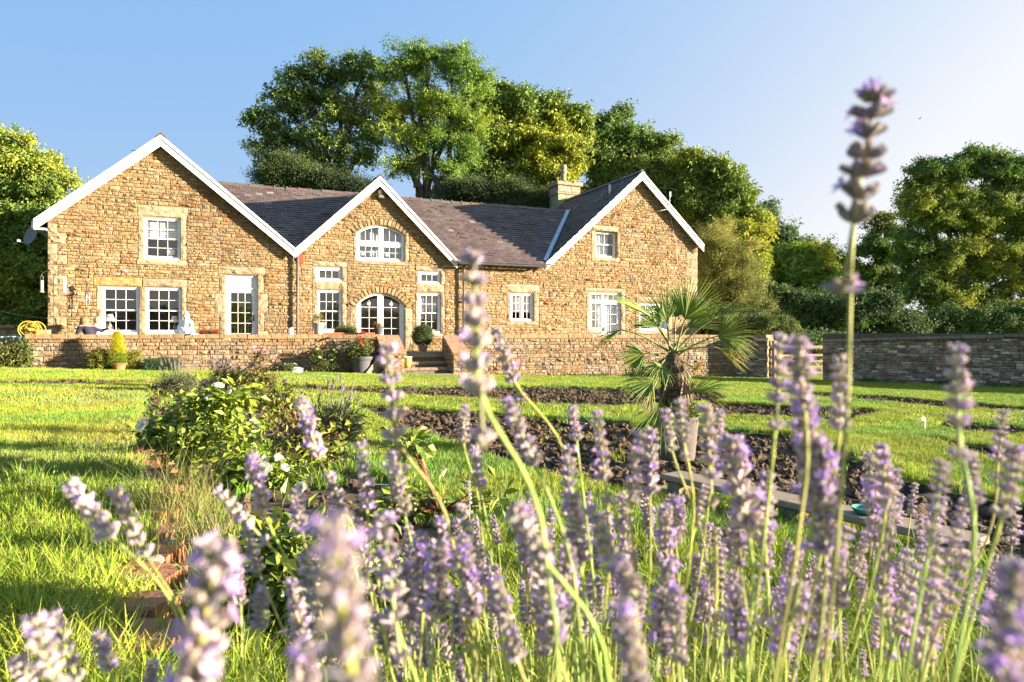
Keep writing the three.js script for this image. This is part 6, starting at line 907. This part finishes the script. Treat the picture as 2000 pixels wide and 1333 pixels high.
  fan(L(1320, 620, -0.12), D2(0.05, 1, -0.3), D2(0, 0.3, 1), 1.1, 62 * m, 26, G, 0.1);
  fan(L(1274, 621, 0.1), D2(-0.9, 0.42, 0.15), D2(0.35, 0.9, 0.25), 0.5, 112 * m, 20, G, 0.12);
  fan(L(1214, 645, 0.12), D2(-0.85, -0.5, 0.25), D2(-0.4, 0.8, 0.3), 0.6, 60 * m, 18, G, 0.2); fan(L(1277, 633, -0.1), D2(-0.95, -0.15, -0.1), D2(0, 0.9, 0.3), 0.35, 50 * m, 14, G, 0.15);
  fan(L(1258, 692, 0.15), D2(-0.95, -0.25, 0.2), D2(0.1, 0.35, 1), 0.95, 56 * m, 24, G, 0.2);
  fan(L(1404, 617, 0.05), D2(0.95, 0.28, 0.1), D2(-0.25, 0.9, 0.4), 0.55, 98 * m, 22, GY, 0.15);
  fan(L(1402, 657, 0.15), D2(0.92, 0.1, 0.25), D2(-0.15, 0.35, 1), 1.1, 78 * m, 30, GY, 0.25);
  fan(L(1404, 680, 0.2), D2(0.8, -0.6, 0.2), D2(0.3, 0.5, 1), 0.38, 70 * m, 14, Y, 0.1, 0.3, 'yellowed drooping frond on the right'); fan(L(1425, 665, -0.1), D2(0.85, -0.35, -0.2), D2(0.1, 0.5, 1), 0.7, 62 * m, 22, G, 0.3);
  fan(L(1292, 712, 0.12), D2(-0.35, -0.35, 0.6), D2(0.2, 0.7, 0.7), 1.0, 58 * m, 22, G, 0.3);
  fan(L(1275, 745, 0.15), D2(-0.75, -0.3, 0.35), D2(0.1, 0.6, 0.8), 0.9, 80 * m, 24, G, 0.35); fan(L(1262, 725, -0.1), D2(-0.7, 0.45, 0.1), D2(0.4, 0.5, 0.8), 0.6, 50 * m, 18, G, 0.1);
  fan(L(1292, 785, 0.18), D2(-0.25, -0.95, 0.2), D2(0, 0.2, 1), 0.85, 100 * m, 26, G, 0.1); 
  fan(L(1272, 768, 0.2), D2(-0.3, -0.8, 0.4), D2(0.3, 0.3, 1), 0.5, 46 * m, 16, DRY, 0.1, 0.5, 'dead brown frond hanging beside the trunk'); fan(L(1335, 742, 0.16), D2(0.1, -1, 0.2), D2(0, 0.1, 1), 0.4, 52 * m, 16, DRY, 0.1, 0.5, 'dead brown frond hanging down the front of the trunk');
  fan(L(1357, 722, 0.1), D2(0.3, 0.2, 0.5), D2(0.1, 0.6, 0.7), 1.2, 26 * m, 16, Y, 0.2, 0.4, 'small yellowed frond right of the trunk');
  fan(L(1352, 768, 0.12), D2(0.75, 0.35, 0.3), D2(-0.3, 0.7, 0.6), 0.5, 80 * m, 14, G, 0.25, 0.3); fan(L(1345, 775, 0.15), D2(0.25, 0.8, 0.3), D2(0, 0.3, 1), 0.3, 50 * m, 8, [[0.12, 0.15, 0.04], [0.2, 0.22, 0.05]], 0.1); fan(L(1360, 760, -0.05), D2(0.9, -0.4, 0.2), D2(0, 0.8, 0.5), 0.4, 70 * m, 12, GY, 0.3);
  bush(t, [[0.02, ph + 0.03, 0.05, 0.12, 0.05]], 40, 'tiny', [0.1, 0.16, 0.02], [0.18, 0.22, 0.03], 0.8, M.leaf, 'weeds');
}
// roses of the border
const leafPart = (() => { const g = []; for (let s = 0; s < 3; s++) { R = rng(720 + s); const t = new Tris(), k = 5; const P = [[0, 0], [0.35, 0.26], [0.65, 0.25], [1, 0]]; for (let i = 0; i < 3; i++) for (const e of [-1, 1]) t.quad([P[i][0], 0.05 * sin(P[i][0] * 3), 0], [P[i][0], 0.06 + 0.05 * sin(P[i][0] * 3), e * P[i][1]], [P[i + 1][0], 0.06 + 0.02 * s, e * P[i + 1][1]], [P[i + 1][0], 0.05 * sin(P[i + 1][0] * 3) - 0.05 * i * s * 0.3, 0], [1, 1, 1]); g.push(t.geo()); } return g; })();
function rose({ label, base, d, blobs, n, leaves, lo, hi, blooms = [], col = [0.82, 0.8, 0.68], br = 0.05, seed, stemCol = [0.13, 0.07, 0.035], size = 1 }) {
  R = rng(seed); const g = V((base - 1000) / FOC * d, 0, -d); g.y = gy(g.x, d); const t = thing('rose_bush', label, 'rose bush', g), m = d / FOC, mat = [0, 1, 2].map((i) => { const q = M.gloss.clone(); q.color = lin(...mix3(lo, hi, i / 2)); return q; });
  const B = blobs.map(([x, y, rx, ry, o = 0]) => { const p = at(x, y, d - o).sub(g); return [p.x, p.y, p.z, rx * m, ry * m]; });
  const tips = []; for (let i = 0; i < 26; i++) { const b = B[i % B.length]; tips.push(V(b[0] + rr(-0.7, 0.7) * b[3], b[1] + rr(-0.2, 0.9) * b[4], b[2] + rr(-0.6, 0.6) * b[3])); }
  part('stem', stemsTo(V(0, 0, 0), tips, 0.007, stemCol), M.matt, t);
  for (let i = 0; i < leaves; i++) { const b = pick(B), dir = V(rr(-1, 1), rr(-0.6, 1), rr(-0.2, 1)).normalize(), r = rr(0.75, 1.05), q = part('leaf', leafPart[i % 3], mat[floor(R() * 3)], t); q.position.set(b[0] + dir.x * b[3] * r, max(0.02, b[1] + dir.y * b[4] * r), b[2] + dir.z * b[3] * r); q.rotation.set(rr(-0.6, 0.6), rr(0, 6.28), rr(-0.7, 0.3)); q.scale.setScalar(0.055 * size * rr(0.7, 1.3)); }
  bush(t, B, n, 'rose', lo, hi, size, M.gloss);
  const fl = [bloom(br, col, 22, 1), bloom(br, col, 18, 2)]; blooms.forEach(([x, y, s = 1, o = 0.1], i) => { const p = at(x, y, d - o).sub(g), q = part('bloom', fl[i % 2], M.petal, t); q.position.copy(p); q.rotation.set(rr(0.3, 1.2), rr(-0.5, 0.5), rr(-0.5, 0.5)); q.scale.setScalar(s); }); return t;
}
rose({ label: 'dense white rose bush beside the brick edging, with a white bloom on its left', base: 430, d: 4.5, blobs: [[395, 805, 85, 32], [330, 838, 52, 26], [440, 845, 85, 42, 0.15], [370, 875, 55, 30, 0.1], [470, 910, 65, 50, 0.2], [540, 930, 60, 45, 0.2], [440, 782, 45, 22]], n: 230, leaves: 200, lo: [0.085, 0.165, 0.02], hi: [0.26, 0.33, 0.028], blooms: [[280, 833, 1.2, 0.2], [427, 757], [409, 781, 0.9], [449, 769, 0.8], [515, 922, 1.5, 0.4], [517, 899, 0.8, 0.3], [543, 897, 0.8, 0.3], [556, 917, 0.9, 0.3], [590, 955, 1.2, 0.4]], br: 0.043, seed: 731 });
rose({ label: 'straggling yellow-green rose with red stems behind the white rose bush', base: 600, d: 5.2, blobs: [[520, 790, 50, 40], [580, 840, 60, 45], [620, 900, 70, 50], [560, 780, 40, 30], [650, 860, 45, 45]], n: 45, leaves: 70, lo: [0.1, 0.14, 0.02], hi: [0.24, 0.25, 0.03], blooms: [[556, 746, 0.5], [580, 790, 0.5]], col: [0.7, 0.4, 0.5], br: 0.05, seed: 732, stemCol: [0.2, 0.07, 0.04] });
rose({ label: 'leggy rose with long reddish shoots behind the mass of lavender', base: 860, d: 3.6, blobs: [[800, 985, 60, 28], [880, 1000, 80, 30], [960, 980, 50, 26], [760, 1000, 70, 40], [800, 880, 14, 35]], n: 36, leaves: 46, lo: [0.09, 0.16, 0.025], hi: [0.22, 0.28, 0.035], seed: 733, stemCol: [0.2, 0.06, 0.035] });
rose({ label: 'dark leafy rose at the bottom behind the nearest lavender, right of the brick', base: 560, d: 2.0, blobs: [[480, 1130, 70, 70], [560, 1180, 90, 90], [480, 1260, 80, 60], [640, 1140, 90, 60], [560, 1070, 60, 40], [760, 1150, 100, 70]], n: 190, leaves: 130, lo: [0.07, 0.13, 0.02], hi: [0.2, 0.26, 0.03], seed: 734, size: 0.85 });
rose({ label: 'pink rose bush with ruffled blooms standing before the terrace wall', base: 495, d: 12.5, blobs: [[490, 735, 38, 22], [450, 735, 35, 22], [520, 735, 25, 18], [505, 700, 22, 22]], n: 110, leaves: 30, lo: [0.09, 0.1, 0.03], hi: [0.2, 0.16, 0.05], blooms: [[497, 684, 1.3], [517, 690, 1.2], [515, 712, 1.2], [492, 717, 1.2], [420, 742, 0.9], [390, 735, 0.8], [404, 748, 0.8], [556, 746, 0.8], [545, 700, 0.6]], col: [0.72, 0.38, 0.42], br: 0.075, seed: 735 });
{ // brick edging, half overgrown
  R = rng(741); const P = [[290, 1285], [272, 1200], [290, 1130], [305, 1085], [300, 1045], [312, 1010], [318, 985], [312, 962], [308, 940], [306, 922], [303, 906], [300, 892], [297, 880]], g = onGround(300, 1100), t = thing('brick_edging', 'row of weathered red bricks edging the lawn beside the roses', 'edging', g.v);
  P.forEach(([x, y], i) => { const q = onGround(x, y), k = rr(0.75, 1.15), b = part('brick', jitter(cbox(0.215, 0.07, 0.17 + 0.05 * (i === 0), 0.008, [0.42 * k, 0.17 * k, 0.085 * k]), 0.006, 14, i), M.dressed, t); b.position.copy(q.v).sub(g.v).add(V(0, i === 0 ? 0.035 : rr(-0.005, 0.02), 0)); b.rotation.set(rr(-0.06, 0.06), -0.12 + rr(-0.15, 0.15) + 0.06 * i * 0.2, rr(-0.06, 0.06)); });
  [[262, 1150], [330, 1075], [300, 1110]].forEach(([x, y], i) => { const q = onGround(x, y); solo('pebble', ['pale flat stone lying by the brick edging, nearest the lawn', 'small pale stone among the weeds on the rose side of the bricks', 'rounded stone between two of the nearer bricks'][i], 'stone', prep(jitter(new THREE.IcosahedronGeometry(0.03, 2).scale(1.3, 0.6, 1), 0.012, 20, i), [0.36, 0.31, 0.26]), M.dressed, q.v.add(V(0, 0.03, 0))); });
  // dry ornamental grass along the bricks
  const gt = (px, py, n, h, cols, seed, label) => { R = rng(seed); const q = onGround(px, py), s = thing('tall_grass', label, 'grass tuft', q.v), g = new Tris(); for (let i = 0; i < n; i++) { const a = rr(0, 6.28), hh = h * rr(0.5, 1.1), l = hh * rr(0.15, 0.75), o = V(rr(-0.12, 0.12), -0.01, rr(-0.15, 0.15)), w = 0.0028, c = mix3(cols[0], cols[1], R()), sx = -sin(a) * w, sz = cos(a) * w; let p = o.clone(), pr = [p.clone().add(V(sx, 0, sz)).toArray(), p.clone().add(V(-sx, 0, -sz)).toArray()]; for (let j = 1; j <= 4; j++) { const k = j / 4, r = o.clone().add(V(cos(a) * l * k * k, hh * (k - 0.25 * k * k * (l / hh)), sin(a) * l * k * k)), f = 1 - k * 0.9, nx = [r.clone().add(V(sx * f, 0, sz * f)).toArray(), r.clone().add(V(-sx * f, 0, -sz * f)).toArray()]; g.quad(pr[0], pr[1], nx[1], nx[0], c); pr = nx; } } part('blades', g.geo(), M.grass, s).userData.kind = 'stuff'; };
  gt(360, 1010, 190, 0.42, [[0.14, 0.18, 0.03], [0.36, 0.3, 0.1]], 751, 'yellowing grass tuft between the bricks and the white rose bush'); gt(390, 1080, 170, 0.34, [[0.1, 0.16, 0.03], [0.34, 0.27, 0.1]], 752, 'straw-streaked grass tuft in front of the white rose, nearer the lavender'); gt(268, 1000, 200, 0.26, [[0.12, 0.2, 0.02], [0.22, 0.26, 0.04]], 753, 'lush green grass tuft on the lawn edge left of the bricks'); gt(225, 1090, 240, 0.24, [[0.12, 0.2, 0.02], [0.2, 0.25, 0.03]], 754, 'lush green grass tuft left of the nearer bricks');
}
// lavender
function spikeGeo(seed, { whorls = 8, gap = 0.0062, loose = 0, open = 0.12, wide = 1, low = 0, cup = 0, dark = 1 }) { // y up from the lowest whorl; calyces in whorls, some open florets
  R = rng(seed); const l = []; const ys = []; let y = 0; for (let i = 0; i < whorls; i++) { ys.push(y); y += gap * mixN(1.25, 0.8, i / whorls) * (1 + loose * rr(0.2, 1)); } if (low) ys.unshift(-low);
  const calyx = (c) => { const g = new Tris(), prof = [[0, 0.0006], [0.3, 0.0014], [0.75, 0.0017], [1, 0.0013]], n = 6, len = 0.0088; for (let j = 0; j < 3; j++) for (let k = 0; k < n; k++) { const a = k / n * 6.283, b = (k + 1) / n * 6.283, f = (i, q) => [cos(q) * prof[i][1], prof[i][0] * len, sin(q) * prof[i][1]]; g.quad(f(j, a), f(j, b), f(j + 1, b), f(j + 1, a), c.map((v) => v * (k % 2 ? 1.06 : 0.78))); } return g; };
  const T3 = new Tris();
  ys.forEach((yy, w) => { const s = wide * (low && !w ? 0.85 : mixN(1.08, 0.72, w / ys.length)), n = low && !w ? 8 : Math.round(rr(10, 13)), off = rr(0, 6);
    for (let k = 0; k < n; k++) { const a = off + k / n * 6.283 + rr(-0.25, 0.25), tilt = rr(0.4, 1.1) + cup, q = R(), c = q < 0.35 ? [0.51, 0.41, 0.5] : q < 0.7 ? [0.57, 0.47, 0.41] : q < 0.88 ? [0.45, 0.41, 0.42] : [0.45, 0.35, 0.58], kk = rr(0.85, 1.15);
      const M0 = new THREE.Matrix4().makeRotationFromEuler(new THREE.Euler(0, -a, 0)).multiply(new THREE.Matrix4().makeRotationZ(-tilt)), pos = V(cos(a) * 0.0012, yy + rr(-0.001, 0.001), sin(a) * 0.0012); M0.scale(V(s * 1.15, s * rr(0.85, 1.15), s * 1.15)); M0.setPosition(pos);
      const g = calyx(c.map((v) => v * kk * dark)); const P = V(0, 0, 0); for (let i = 0; i < g.p.length; i += 3) { P.set(g.p[i], g.p[i + 1], g.p[i + 2]).applyMatrix4(M0); T3.p.push(P.x, P.y, P.z); } T3.c.push(...g.c); T3.u.push(...g.u);
      if (R() < open) { const f = new Tris(), pc = pick([[0.6, 0.38, 0.76], [0.5, 0.33, 0.74], [0.68, 0.48, 0.76]]); for (let e = 0; e < 5; e++) { const b = e * 1.257, x = cos(b), z = sin(b); const pl = rr(0.7, 1.4), ph = rr(-0.0012, 0.0012); f.quad([0, 0.0078, 0], [x * 0.002 - z * 0.0013, 0.0102 + ph, z * 0.002 + x * 0.0013], [x * 0.0044 * pl, 0.0112 + ph * 2, z * 0.0044 * pl], [x * 0.002 + z * 0.0013, 0.0102 + ph, z * 0.002 - x * 0.0013], pc.map((v) => v * (e % 2 ? 1 : 0.85))); } for (let i = 0; i < f.p.length; i += 3) { P.set(f.p[i], f.p[i + 1], f.p[i + 2]).applyMatrix4(M0); T3.p.push(P.x, P.y, P.z); } T3.c.push(...f.c); T3.u.push(...f.u); }
    } });
  l.push(T3.geo(), tube([V(0, low ? -low - 0.002 : -0.002, 0), V(0, ys[ys.length - 1] + 0.003, 0)], 0.0011, 5, [0.3, 0.32, 0.16]));
  const g = merge(l); g.userData.len = ys[ys.length - 1] + 0.006; return g;
}
const SPK = [[7, 0.0064, 0.15, 0.08], [8, 0.006, 0.1, 0.13], [6, 0.007, 0.3, 0.07, 0.02], [7, 0.0066, 0.15, 0.15], [6, 0.0068, 0.2, 0.1, 0.018], [8, 0.0062, 0.3, 0.05], [6, 0.0066, 0.1, 0.2], [7, 0.007, 0.35, 0.09, 0.022]].map(([whorls, gap, loose, open, low], i) => spikeGeo(760 + i, { whorls, gap, loose, open: open * 0.95, low: low || 0, wide: 0.8 }));
const SPKT = spikeGeo(790, { whorls: 7, gap: 0.0085, loose: 0.1, open: 0.1, low: 0.036, wide: 1.12, cup: 0.2, dark: 0.6 });
const mLav = new THREE.MeshPhysicalMaterial({ vertexColors: true, side: THREE.DoubleSide, roughness: 0.95, transmission: 0.3, thickness: 0, ior: 1.3 }), mStem = std({ roughness: 0.7 });
function lavender(label, group) { return thing('lavender', label, 'lavender', [0, 0, 0], 0, group); }
const SC = [0.33, 0.37, 0.09];
// tip, lowest whorl (photo pixels), distance, a lower point of the stem in pixels, and that point's extra distance
function stalk(plant, tx, ty, bx, by, d, sx, sy, geo, wide = 1) {
  const o = plant.position, tip = at(tx, ty, d), bot = at(bx, by, d * rr(0.98, 1.03)), ax = tip.clone().sub(bot), len = ax.length(); ax.normalize(); geo = geo || pick(SPK);
  const s = sx === undefined ? bot.clone().addScaledVector(ax, -0.14).add(V(rr(-0.02, 0.02), -0.02, 0)) : at(sx, sy, d * 1.04);
  const foot = V(s.x * 0.85 + (s.x - bot.x) * 0.6 + rr(-0.05, 0.05), 0.12, s.z - rr(0.08, 0.2) - 0.15 * d); foot.y = max(0.08, gy(foot.x, -foot.z) + 0.15);
  const curve = new THREE.CatmullRomCurve3([tip.clone().addScaledVector(ax, -len * 0.2), bot, s, s.clone().lerp(foot, 0.55).add(V((s.x - bot.x) * 0.15, 0.02, 0)), foot]), pts = curve.getPoints(20).map((p) => p.sub(o));
  const st = part('flower_stalk', tube(pts, 0.00095 * wide, 5, SC.map((v) => v * rr(0.8, 1.15))), mStem, plant);
  const sp = part('flower_spike', geo, mLav, st), k = len / geo.userData.len; sp.position.copy(bot).sub(o); sp.quaternion.setFromUnitVectors(V(0, 1, 0), ax).multiply(quat(0, rr(0, 6.28), 0)); const w = min(1.35, max(0.8, k)); sp.scale.set(w, k, w); return st;
}
const lavA = lavender('large lavender plant in the foreground with the tallest flower stalk', 'lavender plants in the foreground'), lavB = lavender('lavender plant in the foreground left, with the biggest blurred flower heads', 'lavender plants in the foreground'), lavC = lavender('small lavender clump at the lower left corner beside the brick', 'lavender plants in the foreground');
lavA.position.set(0.3, gy(0.3, 0.8), -0.8); lavB.position.set(-0.12, gy(-0.12, 0.5), -0.5); lavC.position.set(-0.4, gy(-0.4, 0.55), -0.55);
R = rng(801);
stalk(lavA, 1712, 172, 1668, 432, 0.3, 1652, 860, SPKT);
stalk(lavA, 922, 488, 938, 765, 0.28, 1055, 1010, SPK[7], 1.2); stalk(lavA, 968, 640, 1004, 745, 0.5, 1105, 890); stalk(lavA, 755, 668, 775, 855, 0.4, 870, 1005, SPK[2]); stalk(lavA, 585, 775, 622, 892, 0.55, 700, 1060);
stalk(lavA, 908, 790, 905, 865, 0.6, 935, 980); stalk(lavA, 925, 868, 938, 952, 0.62, 960, 1100); stalk(lavA, 1118, 790, 1126, 860, 0.62); stalk(lavA, 1165, 800, 1182, 935, 0.48, 1190, 1100); stalk(lavA, 985, 775, 1045, 905, 0.4, 1120, 1120);
stalk(lavA, 1250, 840, 1232, 985, 0.46, 1240, 1150); stalk(lavA, 1272, 832, 1270, 965, 0.6, 1268, 1150); stalk(lavA, 1327, 780, 1336, 862, 0.52, 1355, 1000); stalk(lavA, 1298, 800, 1312, 880, 0.56, 1380, 1090); stalk(lavA, 1378, 788, 1388, 935, 0.46, 1400, 1120); stalk(lavA, 1407, 798, 1398, 860, 0.56);
stalk(lavA, 1425, 850, 1462, 1032, 0.42, 1470, 1180); stalk(lavA, 1525, 648, 1519, 785, 0.38, 1506, 930, SPK[4]); stalk(lavA, 1557, 655, 1572, 800, 0.32, 1575, 930, SPK[6]); stalk(lavA, 1568, 770, 1590, 980, 0.36, 1560, 1150, SPK[1]); stalk(lavA, 1642, 690, 1640, 838, 0.4, 1620, 1000, SPK[0]); stalk(lavA, 1870, 668, 1873, 832, 0.31, 1902, 1110, SPK[4]);
stalk(lavA, 1962, 800, 1950, 900, 0.55, 1930, 1050); stalk(lavA, 1840, 898, 1828, 1000, 0.36, 1800, 1150); stalk(lavA, 1893, 880, 1905, 985, 0.42, 1880, 1150); stalk(lavA, 1990, 870, 1958, 1010, 0.36, 1900, 1200); stalk(lavA, 1722, 865, 1730, 990, 0.46, 1700, 1150); stalk(lavA, 1697, 880, 1705, 985, 0.6, 1690, 1150); stalk(lavA, 1752, 915, 1745, 1010, 0.62); stalk(lavA, 1700, 930, 1712, 1060, 0.55); stalk(lavA, 1735, 980, 1728, 1110, 0.5);
stalk(lavA, 1605, 860, 1612, 1080, 0.36, 1600, 1250); stalk(lavA, 1500, 920, 1495, 1060, 0.48); stalk(lavA, 1985, 1090, 1955, 1330, 0.2, 1900, 1600, SPK[1]); stalk(lavA, 1215, 1175, 1245, 1345, 0.24, 1290, 1600, SPK[3]); stalk(lavA, 1150, 985, 1205, 1120, 0.38, 1260, 1280); stalk(lavA, 1000, 985, 1062, 1090, 0.3, 1180, 1270, SPK[6]); stalk(lavA, 1048, 1060, 1085, 1255, 0.4, 1120, 1400); stalk(lavA, 1110, 870, 1112, 1000, 0.5); stalk(lavA, 1215, 960, 1222, 1080, 0.55); stalk(lavA, 1300, 985, 1302, 1110, 0.55); stalk(lavA, 1205, 1090, 1235, 1150, 0.32, 1245, 1300);
stalk(lavA, 745, 1000, 772, 1210, 0.35, 830, 1400); stalk(lavA, 705, 862, 716, 995, 0.5, 740, 1150); stalk(lavA, 762, 885, 790, 1005, 0.5, 820, 1150); stalk(lavA, 820, 1040, 826, 1180, 0.5); stalk(lavA, 900, 985, 925, 1090, 0.5); stalk(lavA, 965, 1130, 1010, 1290, 0.36, 1060, 1450); stalk(lavA, 860, 1010, 880, 1110, 0.55);
stalk(lavB, 640, 1005, 690, 1345, 0.135, 740, 1800, SPK[3], 1.3); stalk(lavB, 425, 1045, 385, 1345, 0.2, 430, 1700, SPK[6], 1.2); stalk(lavB, 490, 882, 515, 1000, 0.5, 570, 1120); stalk(lavB, 420, 950, 492, 1030, 0.5, 580, 1140); stalk(lavB, 480, 1030, 505, 1115, 0.52, 560, 1250); stalk(lavB, 575, 955, 590, 1040, 0.48, 620, 1180); stalk(lavB, 640, 920, 668, 1010, 0.52); stalk(lavB, 510, 1150, 505, 1230, 0.4, 500, 1400); stalk(lavB, 460, 1110, 470, 1180, 0.55); stalk(lavB, 590, 1260, 600, 1345, 0.24, 640, 1500);
stalk(lavC, 130, 938, 218, 1048, 0.4, 330, 1170, SPK[6]); stalk(lavC, 222, 955, 285, 1085, 0.42, 350, 1190, SPK[3]); stalk(lavC, 62, 1205, 105, 1345, 0.27, 160, 1550, SPK[3]); stalk(lavC, 100, 1190, 150, 1330, 0.36, 220, 1500); stalk(lavC, 190, 1230, 215, 1310, 0.5, 250, 1450); stalk(lavC, 300, 1290, 290, 1345, 0.5); stalk(lavC, 30, 1280, 60, 1360, 0.4, 120, 1500);
for (let i = 0; i < 230; i++) { // the rest of the plants
  const q = i % 19 < 14, px = q ? rr(900, 1990) : rr(560, 960), d = i < 120 ? rr(0.42, 0.9) : rr(0.75, 1.35), topY = (q ? 930 : 1000) + (i < 120 ? 250 : 330) * pow(R(), 0.8) + (px > 1500 && px < 1700 ? 30 : 0) , len = rr(0.036, 0.055), L = len * FOC / d, lean = (px - 1180) / 900 * 0.25 + rr(-0.2, 0.2);
  stalk(q || R() < 0.5 ? lavA : lavB, px, topY, px - lean * L, topY + L, d);
}
for (const [p, n, x0, x1] of [[lavA, 1700, -0.1, 0.95], [lavB, 420, -0.3, 0.1], [lavC, 150, -0.6, -0.28]]) { // grey-green narrow leaves and bare shoots low down
  R = rng(830 + n); const g = new Tris(); for (let i = 0; i < n; i++) { const x = rr(x0, x1), z = -rr(0.45, 1.25), y = gy(x, -z), h = rr(0.2, 0.52), a = rr(0, 6.28), l = rr(0.02, 0.14), w = 0.0018, c = mix3([0.2, 0.3, 0.05], [0.36, 0.4, 0.12], R()); const o = V(x, y, z).sub(p.position); g.tri([o.x - w, o.y, o.z], [o.x + w, o.y, o.z], [o.x + cos(a) * l, o.y + h, o.z + sin(a) * l], c); for (let k = 0; k < 5; k++) { const s = k / 5, q = V(o.x + cos(a) * l * s, o.y + h * s, o.z + sin(a) * l * s), b = rr(0, 6.28), e = 0.035 * (1 - s * 0.4); g.tri([q.x, q.y, q.z], [q.x + cos(b) * e * 0.5 - sin(b) * 0.0018, q.y + e * 0.6, q.z + sin(b) * e * 0.5 + cos(b) * 0.0018], [q.x + cos(b) * e, q.y + e * 0.9, q.z + sin(b) * e], c); } }
  part('foliage', g.geo(), M.grass, p).userData.kind = 'stuff';
}
for (const [px, py, d, n, lab, seed] of [[440, 762, 11, 60, 'far lavender clump at the end of the border, in front of the pink roses', 841], [350, 768, 9.5, 46, 'pale lavender clump at the left end of the rose border', 842], [640, 868, 5.8, 34, 'thin lavender clump right of the white rose bush', 843]]) {
  R = rng(seed); const g = onGround(px, py), t = thing('lavender', lab, 'lavender', g.v, 0, 'lavender plants along the border'), ms = [], st = [], stal = []; 
  for (let i = 0; i < n; i++) { const a = rr(0, 6.28), h = rr(0.3, 0.55), l = rr(0.05, 0.3), tp = V(cos(a) * l, h, sin(a) * l); stal.push(tube([V(cos(a) * 0.08, 0, sin(a) * 0.08), tp.clone().multiplyScalar(0.55).add(V(0, 0.04, 0)), tp], 0.002, 4, [0.22, 0.26, 0.1])); ms.push(M4(tp, quat(sin(a) * l, 0, -cos(a) * l), 1.25)); }
  part('stalks', stal, mStem, t).userData.kind = 'stuff'; instanced('flower_spikes', SPK[i3(seed)], mLav, ms, null, t); bush(t, [[0, 0.14, 0, 0.26, 0.14]], 90, 'needle', [0.1, 0.12, 0.06], [0.17, 0.18, 0.09], 1);
}
function i3(s) { return s % 6; }
renderer.render(scene, camera);
